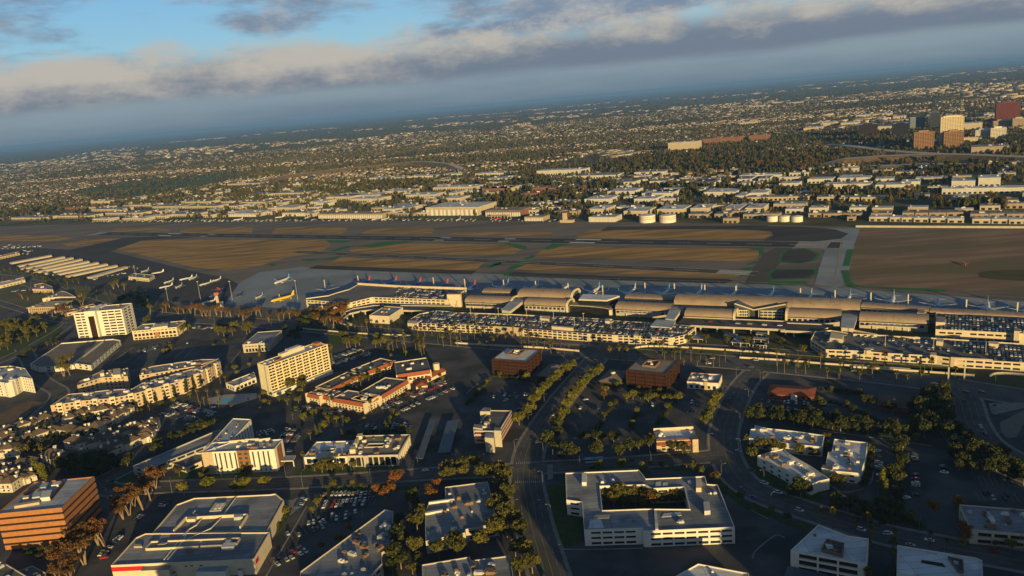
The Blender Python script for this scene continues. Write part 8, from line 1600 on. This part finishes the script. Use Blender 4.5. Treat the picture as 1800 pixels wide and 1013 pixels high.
trees('dark', [(252.5,520.0),(248.6,519.3),(251.9,513.8),(257.0,504.9),(260.5,502.6),(184.7,512.3),(192.5,498.7),(215.9,515.9),(214.2,492.4),(233.9,505.6),(232.1,484.3)], 'dark tree in the restaurant lots', 'restaurant lot trees', .95)
trees('round', [(147.7,472.1),(150.7,471.4),(154.1,472.2),(155.7,467.4),(159.9,466.6),(161.0,459.1),(166.2,459.5),(142.1,451.6),(143.3,448.6),(176.2,454.6),(197.7,464.7),(193.8,453.8),(179.3,410.0),(179.4,407.6),(182.5,407.0),(182.2,445.0)], 'olive tree between the white trio buildings', 'trio garden trees', .8); trees('dark', [(153.9,404.2),(156.2,401.5),(159.7,402.0),(150.8,399.1)], 'dark spreading tree at the trio front corner', 'trio corner trees', 1.0)
trees('narrowg', [(200.8,394.2),(200.3,391.0),(201.3,397.5)], 'tall green tree in the dark lot right of the trio', 'dark lot trees', 1.1); trees('round', [(168.7,385.4),(169.3,383.2),(170.5,388.3)], 'olive tree by the trio driveway', 'driveway trees', .8)
trees('palm', [(155.1,369.1),(159.1,364.7),(169.1,359.4),(174.4,357.8),(173.4,351.7),(169.7,345.4),(166.4,339.3),(163.2,333.4),(156.1,319.9),(184.2,349.2),(179.7,341.2),(175.7,334.6),(172.8,328.2),(166.0,316.1),(199.9,344.6),(205.3,339.7),(208.7,332.0),(171.9,348.5),(164.7,335.7)], 'sunlit palm along the lower right street', 'lower right street palms', .85)
trees('orange', [(215.6,369.4),(230.2,371.5),(228.8,362.6),(224.7,354.5),(220.2,349.5)], 'brown-leaved tree by the right edge building', 'brown trees at the right', .95); trees('dark', fill([(171.7,391.1),(197.0,375.6),(199.3,364.8),(182.9,363.1),(169.3,381.9)], 16, 18, 5)+fill([(205.1,395.1),(211.3,394.0),(199.2,372.2),(195.6,372.8)], 6, 19, 5), 'dark tree above the lower right street', 'lower right dark trees', .8); trees('street', [(233.2,343.8),(241.3,343.9),(168.9,385.8),(197.8,385.6)], 'green tree by the lower right buildings', 'lower right green trees', .7)
trees('dark', fill([(241.0,457.0),(247.2,459.1),(229.9,427.2),(213.5,401.9),(208.7,405.4),(228.4,435.1)], 12, 20, 5)+fill([(260.1,430.5),(286.4,423.8),(287.5,403.3),(280.2,392.4),(268.1,405.5),(255.7,413.5)], 34, 21, 5.5), 'dark tree around the far right lots', 'far right lot trees', .95)
trees('street', along([(80.3,563.4),(90.1,569.5),(102.6,563.1),(114.1,558.7),(121.9,555.2)], 6, 1)+[(5.7,628.8),(79.9,593.1),(68.4,585.1),(97.8,557.6)], 'small green tree before the right brown cube', 'brown cube trees', .9); trees('orange', [(65.6,574.4),(104.8,561.8)], 'golden tree in the avenue lot', 'golden lot trees', .6)
trees('palm', along([(-696.5,1239.4),(-586.7,1124.8)], 14, 3), 'palm by the ramp side road', 'ramp side palms', .6)
hs = MB()
for pts in ([(231.7,557.1),(246.5,550.0),(257.3,540.5)], [(31.9,507.2),(41.4,502.9),(64.4,498.2)], [(-154.6,411.5),(-152.7,425.9),(-153.9,441.8)]):
    for x, y in along(pts, 2.2, .2): pass
# hedges that edge the lots
trees('bush', along([(231.5,556.4),(246.2,549.3),(257.0,539.9)], 2.6, .3)+along([(-154.1,409.6),(-152.7,425.9),(-153.9,443.9)], 3, .5)+along([(-157.5,492.9),(-126.1,490.8)], 4, 1), 'low dark shrub in a lot edging hedge', 'lot edge shrubs', 1.0)

# ------------------------------------------------------------------ kerbs in the lots, low walls by the airport road
kb = MB()
for q in ([(53.6,520.7),(60.5,541.0),(78.1,572.1)], [(99.1,520.9),(114.7,552.0)], [(220.3,529.4),(235.5,519.6),(237.9,503.8),(246.9,481.9)], [(-145.7,369.4),(-141.3,441.7)], [(-131.0,575.2),(-123.6,600.0)], [(-46.4,614.2),(-26.4,647.8),(4.3,636.0),(24.2,621.3)], [(84.7,591.5),(117.5,574.8)], [(177.6,412.6),(179.2,405.9),(183.0,401.8),(195.8,405.2),(205.6,420.0),(222.5,452.3)], [(-317.1,643.3),(-292.8,620.8),(-258.1,593.1)], [(196.6,488.6),(231.5,466.5),(258.7,448.5)], [(15.6,369.4),(30.7,367.0),(57.2,363.9)], [(109.9,346.1),(114.3,353.0),(128.2,364.7),(132.3,362.0)],
  [(-451.7,799.2),(-453.4,846.1)], [(-439.8,796.0),(-440.1,852.9)], [(-423.2,791.6),(-421.7,851.2)], [(-440.8,807.1),(-440.6,840.4)], [(-412.6,802.6),(-414.8,843.6)], [(-368.3,793.8),(-369.6,820.4)], [(-356.5,787.4),(-360.9,828.2)], [(-296.7,761.9),(-299.3,800.6)], [(-294.1,492.8),(-286.6,486.8),(-252.9,487.7)], [(-78.1,479.7),(-78.8,495.2)], [(-149.5,433.1),(-146.1,457.2)], [(214.7,451.9),(226.2,458.9),(202.4,411.8),(186.7,402.0)], [(303.5,509.8),(287.3,477.6),(277.6,449.5),(278.1,427.0)], [(124.3,391.4),(130.2,381.4)]):
    strip(kb, smooth_path(q, 5) if len(q) > 2 else q, -.45, .45, .02, .19)
struct(kb.build('lot_kerb', M_walk))
for lb, q, h in (('low cream wall along the front of the middle garage road', [(-63.5,757.8),(-23.9,738.4),(23.1,717.3),(58.5,697.0)], 1.6), ('low cream wall below the middle garage corner', [(107.6,690.5),(123.5,693.3),(152.7,682.0),(191.7,662.5),(234.2,638.4)], 1.5), ('low cream wall along the sunken court road', [(194.6,640.2),(230.4,622.8),(256.8,607.1),(313.0,578.1)], 1.5), ('long low cream wall before the right garage', [(274.4,594.1),(311.8,575.2),(335.1,562.5),(350.4,554.2)], 1.6), ('curved cream wall of the right underpass', [(359.5,549.8),(365.6,553.6),(373.8,552.6),(383.8,546.8)], 1.8), ('low pale wall along the left access road', [(-257.7,873.3),(-218.9,850.5),(-170.4,823.8),(-114.4,799.8)], 1.4)):
    c = q[0]; t = thing('low_wall', lb, 'wall', (c[0],c[1],0)); mb = MB(); strip(mb, [(x-c[0],y-c[1]) for x,y in smooth_path(q,5)], -.3, .3, 0, h); mb.build('wall', M_cream, t); mb = MB(); strip(mb, [(x-c[0],y-c[1]) for x,y in smooth_path(q,5)], -.42, .42, h, h+.18); mb.build('coping', M_conc, t)
# planted strips through the lots: grass, shrubs and small trees
pb = MB(); SH = []; ST = []
for i, (q, w) in enumerate((([(46.5,512.5),(53.6,520.7),(62.9,543.2),(74.2,568.6)],3),([(38.1,509.4),(51.5,504.3),(65.3,503.8)],4),([(75.5,511.1),(82.0,531.0),(88.8,545.5)],3),([(95.4,515.4),(104.9,531.2),(114.4,550.7)],2.5),([(-45.4,587.5),(-38.1,606.7),(-26.4,643.8)],4),([(-25.0,648.7),(2.8,632.5),(24.1,619.4)],3),([(85.6,589.5),(116.7,571.5),(123.6,563.2)],3.5),([(230.4,553.9),(256.6,539.0)],3),([(161.8,514.8),(192.7,502.1),(234.4,472.5),(255.4,464.1)],5),([(213.1,536.0),(229.2,527.4),(239.1,506.5),(246.5,483.4)],2.5),
   ([(221.1,452.5),(204.6,420.2),(194.2,406.6)],4),([(241.2,455.9),(223.3,418.5),(201.9,378.1)],5),([(176.5,384.7),(192.9,375.2),(205.5,360.3)],6),([(-154.1,411.4),(-152.7,425.9),(-153.3,441.7)],6),([(-134.7,464.0),(-102.5,460.4)],5),([(-137.4,549.9),(-115.5,547.6),(-85.8,543.7)],3),([(-194.9,613.5),(-163.3,587.5),(-141.2,570.0),(-125.9,575.4)],3),([(-109.8,548.7),(-106.5,567.4),(-104.7,584.9)],4),([(-230.3,628.8),(-215.7,629.7),(-205.3,640.5),(-197.7,657.1)],4),([(-278.2,584.2),(-267.7,589.5),(-258.9,595.2),(-246.3,614.5)],6),([(-324.5,640.6),(-308.2,659.3),(-297.8,668.5)],5),([(-387.7,815.4),(-389.2,839.8)],5),([(-389.3,811.2),(-388.3,831.2)],5),([(-340.9,820.6),(-322.6,844.3)],5),([(-109.6,606.6),(-62.0,655.4)],2.5),([(113.3,433.7),(121.5,401.3),(130.9,383.5)],5),([(47.3,457.5),(74.0,453.9),(109.2,442.9)],3),([(131.0,393.2),(136.9,379.6),(143.8,372.5),(148.7,368.8)],5),([(8.1,572.3),(-0.4,551.9),(-11.2,548.9)],6),([(235.7,459.8),(249.9,458.6),(257.3,458.8)],4))):
    p = smooth_path(q, 5) if len(q) > 2 else q; strip(pb, p, -w/2, w/2, .03, .16); SH += along(p, 4.5, w*.3, i); ST += along(p, 19 if i < 12 else 13, w*.3, i+50)
struct(pb.build('planting_strip', M_lawn))
SH = [p for p in SH if not near_road(p)]; ST = [p for p in ST if not near_road(p)]
trees('bush', SH[:190], 'low dark shrub in a planted lot strip', 'lot strip shrubs', 1.25)
trees('street', ST[::2], 'small green tree in a planted lot strip', 'lot strip trees', .62); trees('round', ST[1::2], 'small olive tree in a planted lot strip', 'olive lot strip trees', .6)

# ------------------------------------------------------------------ cars in the lots
rs = random.Random(99)
NCAR = [0]; OVER = []; LATER = []
def lot(A, B, rows, where, occ, gap=7, pitch=2.75, cap=999, keepout=None, colors=None):
    for x, y, a in stalls(A, B, rows, pitch, 5.2, gap):
        if rs.random() < occ and not near_road((x,y)) and not blocked(x, y, 2) and (keepout is None or inside((x,y), keepout)):
            NCAR[0] += 1
            if NCAR[0] > 290: OVER.append((x, y, a+rs.choice((0,pi)))); continue
            car(x+rs.uniform(-.2,.2), y+rs.uniform(-.3,.3), a+rs.choice((0,pi))+rs.uniform(-.04,.04), where, 'g', rs.choice(colors) if colors else None, .08, rs)
LIGHT = ['white','white','white','silver','silver','silver','grey','black','navy','red','beige']
for A_, B_, rows_, occ_ in ((*[(25.6,567.9),(37.5,588.7)],1,.3),(*[(-422.7,826.8),(-389.2,857.8)],2,.1),(*[(-130.6,555.5),(-86.3,548.5)],2,.22),(*[(-131.0,593.5),(-101.2,589.4)],2,.12),(*[(-191.8,607.4),(-149.9,589.9)],2,.25),(*[(-127.9,589.0),(-115.4,610.7)],2,.3),(*[(-206.4,557.3),(-193.7,565.3)],2,.5),(*[(218.2,442.1),(196.9,392.9)],1,.2),(*[(241.5,443.5),(214.4,389.8)],1,.15),(*[(-399.7,916.8),(-369.8,899.4)],2,.3),(*[(-419.2,826.2),(-394.8,847.1)],2,.15),(*[(178.8,540.7),(214.1,526.1)],1,.35)):
    LATER.append((A_, B_, rows_, occ_))
PK = [(-142.6,465.4),(-99.1,452.1),(-90.0,432.9),(-128.3,372.8),(-146.7,371.0),(-146.5,403.1)]
lot(*[(-147.3,379.5),(-131.9,390.7)], 1, 'in the full car park beside the store', .35, colors=LIGHT)
lot(*[(-141.9,376.3),(-125.1,389.7)], 2, 'in the full car park beside the store', .5, keepout=PK, colors=LIGHT); lot(*[(-142.4,402.5),(-113.7,417.6)], 2, 'in the full car park beside the store', .42, keepout=PK, colors=LIGHT)
lot(*[(-138.3,417.0),(-102.6,422.3)], 2, 'in the full car park beside the store', .45, keepout=PK, colors=LIGHT); lot(*[(-133.8,436.4),(-96.6,436.0)], 2, 'in the full car park beside the store', .75, colors=LIGHT); lot(*[(-134.2,451.9),(-100.7,448.7)], 1, 'in the full car park beside the store', .8, colors=LIGHT)
lot(*[(-154.0,382.1),(-152.0,409.3)], 1, 'close to the store side wall', .7); lot(*[(-144.4,437.2),(-142.2,452.3)], 1, 'near the store entrance drive', .5)
lot(*[(-249.9,400.1),(-248.4,425.6)], 1, 'under the gum trees left of the store', .7); lot(*[(-247.1,440.7),(-246.0,462.5)], 1, 'under the gum trees left of the store', .5); lot(*[(-237.8,456.8),(-235.3,465.0)], 1, 'behind the store rear corner', .8)
lot(*[(-316.5,628.2),(-265.9,592.9)], 2, 'in the lot below the winding apartments', .45); lot(*[(-314.4,644.9),(-264.4,610.3)], 2, 'in the lot below the winding apartments', .5, colors=LIGHT); lot(*[(-285.7,599.1),(-262.8,584.6)], 1, 'in the lot below the winding apartments', .5)
lot(*[(-112.9,592.0),(-61.3,643.2)], 2, 'in the long lot beside the red-tiled motel', .8, 4, colors=LIGHT); lot(*[(-98.7,582.3),(-52.3,629.4)], 1, 'in the long lot beside the red-tiled motel', .55)
lot(*[(-186.2,732.2),(-160.3,765.2)], 2, 'in the lot behind the hotel slab', .8, 5); lot(*[(-179.2,720.8),(-145.8,745.7)], 2, 'in the lot behind the hotel slab', .8, 5); lot(*[(-180.3,750.2),(-153.0,760.5)], 1, 'in the lot behind the hotel slab', .6)
lot(*[(-180.1,533.9),(-178.8,570.6)], 2, 'in the lot right of the white hotel', .6, 5); lot(*[(-172.3,525.9),(-172.5,557.3)], 1, 'in the lot right of the white hotel', .6)
lot(*[(173.0,530.7),(199.1,509.5)], 2, 'in the restaurant lot', .4); lot(*[(208.8,501.5),(243.4,477.2)], 2, 'in the restaurant lot', .35, 8); lot(*[(219.1,526.5),(242.9,514.8)], 1, 'in the restaurant lot', .08)
lot(*[(125.4,545.0),(138.3,538.9)], 2, 'in the lot below the small white building', .5); lot(*[(118.9,533.3),(129.1,528.4)], 2, 'in the lot below the small white building', .5)
lot(*[(32.4,559.9),(101.1,544.3)], 2, 'in the empty avenue lot', .12, 10); lot(*[(-30.0,597.7),(16.7,586.7)], 2, 'in the lot before the left brown cube', .1, 10); lot(*[(115.0,521.2),(126.0,516.2)], 1, 'in the lot below the small white building', .3)
lot(*[(248.2,380.9),(267.8,375.1)], 2, 'in the dark lot at the right edge', .3, 8, colors=LIGHT); lot(*[(259.1,396.3),(278.6,390.1)], 2, 'in the dark lot at the right edge', .25, 6, colors=LIGHT); lot(*[(248.6,423.6),(242.4,410.3)], 1, 'in the dark lot at the right edge', .6, colors=LIGHT)
lot(*[(-444.1,805.6),(-374.6,830.1)], 2, 'in the lot behind the winding apartments', .04, 12); lot(*[(-440.0,826.0),(-364.1,844.5)], 2, 'in the lot behind the winding apartments', .03, 12); lot(*[(-838.4,1265.5),(-801.4,1265.2)], 2, 'in the far left lots', .6, 4)
for x, y, c_, a, wh in [(*[(50.7,575.6)][0],'white',.3,'alone in the avenue lot, upper part'),(*[(-13.0,589.6)][0],'white',.9,'alone in the lot before the left brown cube'),(*[(-2.7,566.7)][0],'blue',.2,'in the lot before the striped office'),(*[(223.1,447.7)][0],'white',-.1,'right of the square white trio office'),(*[(178.2,397.7)][0],'silver',-.6,'on the trio driveway'),(*[(211.6,389.8)][0],'white',0,'alone in the dark lot right of the trio'),(*[(226.7,334.3)][0],'red',-.15,'at the kerb of the lower right street'),(*[(184.8,356.9)][0],'white',-.15,'on the lower right street between palms'),(*[(-249.2,401.3)][0],'red',.2,'under gum trees left of the store'),(*[(-269.0,632.3)][0],'white',.5,'beside the hotel pool garden')]:
    car(x, y, a, wh, 'g', c_, .09, rs)
for A_, B_, rows_, occ_ in LATER: lot(A_, B_, rows_, 'in an open lot', min(.8,occ_*2.4), 8)
def traffic(pth, hw, n, where, seed, lanes=2):
    r2 = random.Random(seed)
    for k in range(n):
        i = r2.randrange(4, len(pth)-4); a = atan2(pth[i+1][1]-pth[i][1], pth[i+1][0]-pth[i][0]); s = r2.choice((-1,1)); o = s*hw*r2.choice((.3,.6)); p = pth[i]
        car(p[0]-sin(a)*o, p[1]+cos(a)*o, a+(pi if s > 0 else 0), where, 'g', None, .11, r2)
traffic(R_mac, 15, 30, 'driving on the wide airport road', 5); traffic(R_main, 9.5, 7, 'driving on the main street', 6); traffic(R_right, 9, 8, 'driving round the right bend', 7); traffic(R_ramp, 15, 6, 'driving on the right ramp road', 8); traffic(R_cross, 7.5, 4, 'driving on the cross street', 9)
for i, (x, y) in enumerate([(139.6,464.6),(129.6,405.1),(145.3,407.4),(139.2,436.3),(141.3,419.8)]): car(x, y, -.6, 'parked at the kerb of the right bend', 'g', None, .09, rs)
for i, p in enumerate(along([(188.9,736.6),(256.9,700.1)], 13, 1)): car(p[0], p[1], AANG, 'on the elevated drop-off road', 'g', None, 6.12, rs)
# garage roofs: dense rows, too many to pick apart
def rowsof(poly, occ, seed, skip=None, inset_=4):
    r2 = random.Random(seed); q = inset(ccw(poly), inset_); us = [p[0]*AX[0]+p[1]*AX[1] for p in q]; vs = [p[0]*AN[0]+p[1]*AN[1] for p in q]; out = []; v = min(vs)+3; k = 0
    while v < max(vs):
        u = min(us)
        while u < max(us):
            x, y = u*AX[0]+v*AN[0], u*AX[1]+v*AN[1]
            if r2.random() < occ and inside((x,y), q) and (skip is None or not skip(x,y)): out.append((x, y, GH+r2.choice((0,pi))+r2.uniform(-.04,.04)))
            u += 2.8
        v += 5.4 if k % 2 == 0 else 11.5; k += 1
    return out
lft = [(-144.1,971.1)][0]
s1 = [s for s in rowsof(G1, .6, 1) if s[0] > lft[0]-5]; s2 = rowsof(G2, .72, 2, inset_=3); s3 = [s for s in rowsof(G3, .8, 3, inset_=3) if s[0] > [(365.2,604.1)][0][0]] + [s for s in rowsof(G3, .25, 4) if s[0] <= [(365.2,604.1)][0][0]]; s4 = rowsof(G4, .8, 5, inset_=3)
car_field('garage_cars', 'rows of cars on the roof of the left airport garage', s1, 9.95); car_field('garage_cars', 'rows of cars on the roof of the middle airport garage', s2, 7.45); car_field('garage_cars', 'rows of cars on the roof of the right airport garage', s3, 6.45); car_field('garage_cars', 'rows of cars on the roof of the garage at the right edge', s4, 8.45)
if OVER: car_field('lot_cars', 'parked cars filling the remaining open lots', OVER, .09)
struct(sm.build('stall_lines', M_paint))
# blue and white bus
def bus(x, y, rz):
    t = thing('bus', 'blue and white city bus waiting before the crossing', 'bus', (x,y,.1), rz); mb = MB(); mb.box(-6,-1.25,.4,6,1.25,1.5); mb.build('lower_body', ACM['white'], t); mb = MB(); mb.box(-6,-1.25,2.4,6,1.25,3.2); mb.build('roof', ACM['sky'], t); mb = MB(); mb.box(-5.95,-1.2,1.5,5.95,1.2,2.4); mb.build('window_band', M_glass, t)
    for wx in (-3.6,3.9):
        for wy in (-1.2,1.0): mb = MB(); mb.tube([(wx,wy,.5),(wx,wy+.25,.5)], .5, 10); mb.build('wheel', M_tyreshade, t)
bus(*[(44.1,467.2)][0], atan2(*(lambda p: (p[1][1]-p[0][1], p[1][0]-p[0][0]))([(38.4,467.7),(50.4,467.4)])))
# street lamps
def lamp(x, y, rz, where, grp, h=9.5):
    t = thing('street_lamp', 'street lamp '+where, 'street lamp', (x,y,.1), rz, grp); t['_'] = 0; del t['_']; put('pole', LM[0], t); put('lamp_head', LM[1], t)
mb = MB(); mb.tube([(0,0,0),(0,0,8.5),(0,.8,9.4),(0,2.2,9.6)], [.11,.08,.06,.05], 5); l0 = mb.mesh('pole', M_pole); mb = MB(); mb.box(-.18,2.0,9.45,.18,2.9,9.65); LM = (l0, mb.mesh('lamp_head', M_pole))
for pth, hw, where, st in ((R_main,9.5,'beside the main street',42),(R_mac,15,'beside the wide airport road',48),(R_right,9,'beside the right bend',44),(R_cross,7.5,'beside the cross street',46),(R_ramp,15,'beside the right ramp road',50)):
    LP_ = [p for s in (1,-1) for p in along(offset_path(pth, s*(hw+.8)), st, 0, 3+s) if not near_road(p, pth)]; od = ordinals(LP_)
    for i_, (x, y) in enumerate(LP_):
        i = min(range(len(pth)), key=lambda i: hypot(pth[i][0]-x, pth[i][1]-y)); a = atan2(pth[i][1]-y, pth[i][0]-x)-pi/2; lamp(x, y, a, where+(f', {od[i_]} from the left' if i_ in od else ''), 'lamps '+where)
for i, (x, y) in enumerate([(327.8,550.4),(339.1,548.7)]): t = thing('sign_pylon', 'slim pale pylon at the road junction, %s of two' % ('left','right')[i], 'pylon', (x,y,0), AANG); mb = MB(); mb.box(-.5,-.3,0,.5,.3,11); mb.build('shaft', M_conc, t); mb = MB(); mb.box(-.8,-.5,0,.8,.5,.8); mb.build('base', M_grey, t)
x, y = [(328.1,494.8)][0]; t = thing('road_sign', 'green road sign on the traffic island', 'sign', (x,y,.1), .2); mb = MB(); mb.box(-1.6,-.05,1.6,1.6,.05,3.2); mb.build('panel', mat('green_sign',(.01,.12,.06)), t); mb = MB(); mb.box(-1.2,.06,0,-1.05,.2,3.2); mb.build('post', M_metal, t); mb = MB(); mb.box(1.05,.06,0,1.2,.2,3.2); mb.build('post', M_metal, t)

print('cars', NCAR[0], len(OVER))

# ------------------------------------------------------------------ air
def haze():
    mb = MB(); mb.box(-61000,-4500,-1.5,61000,76000,262); m = bpy.data.materials.new('haze'); m.use_nodes = True; n = m.node_tree.nodes; n.clear()
    o = n.new('ShaderNodeOutputMaterial'); v = n.new('ShaderNodeVolumePrincipled'); v.inputs['Color'].default_value = (.17,.37,.86,1); v.inputs['Density'].default_value = 4.0e-5; v.inputs['Anisotropy'].default_value = 0
    m.node_tree.links.new(v.outputs[0], o.inputs['Volume']); struct(mb.build('haze', m), 'stuff')
haze()
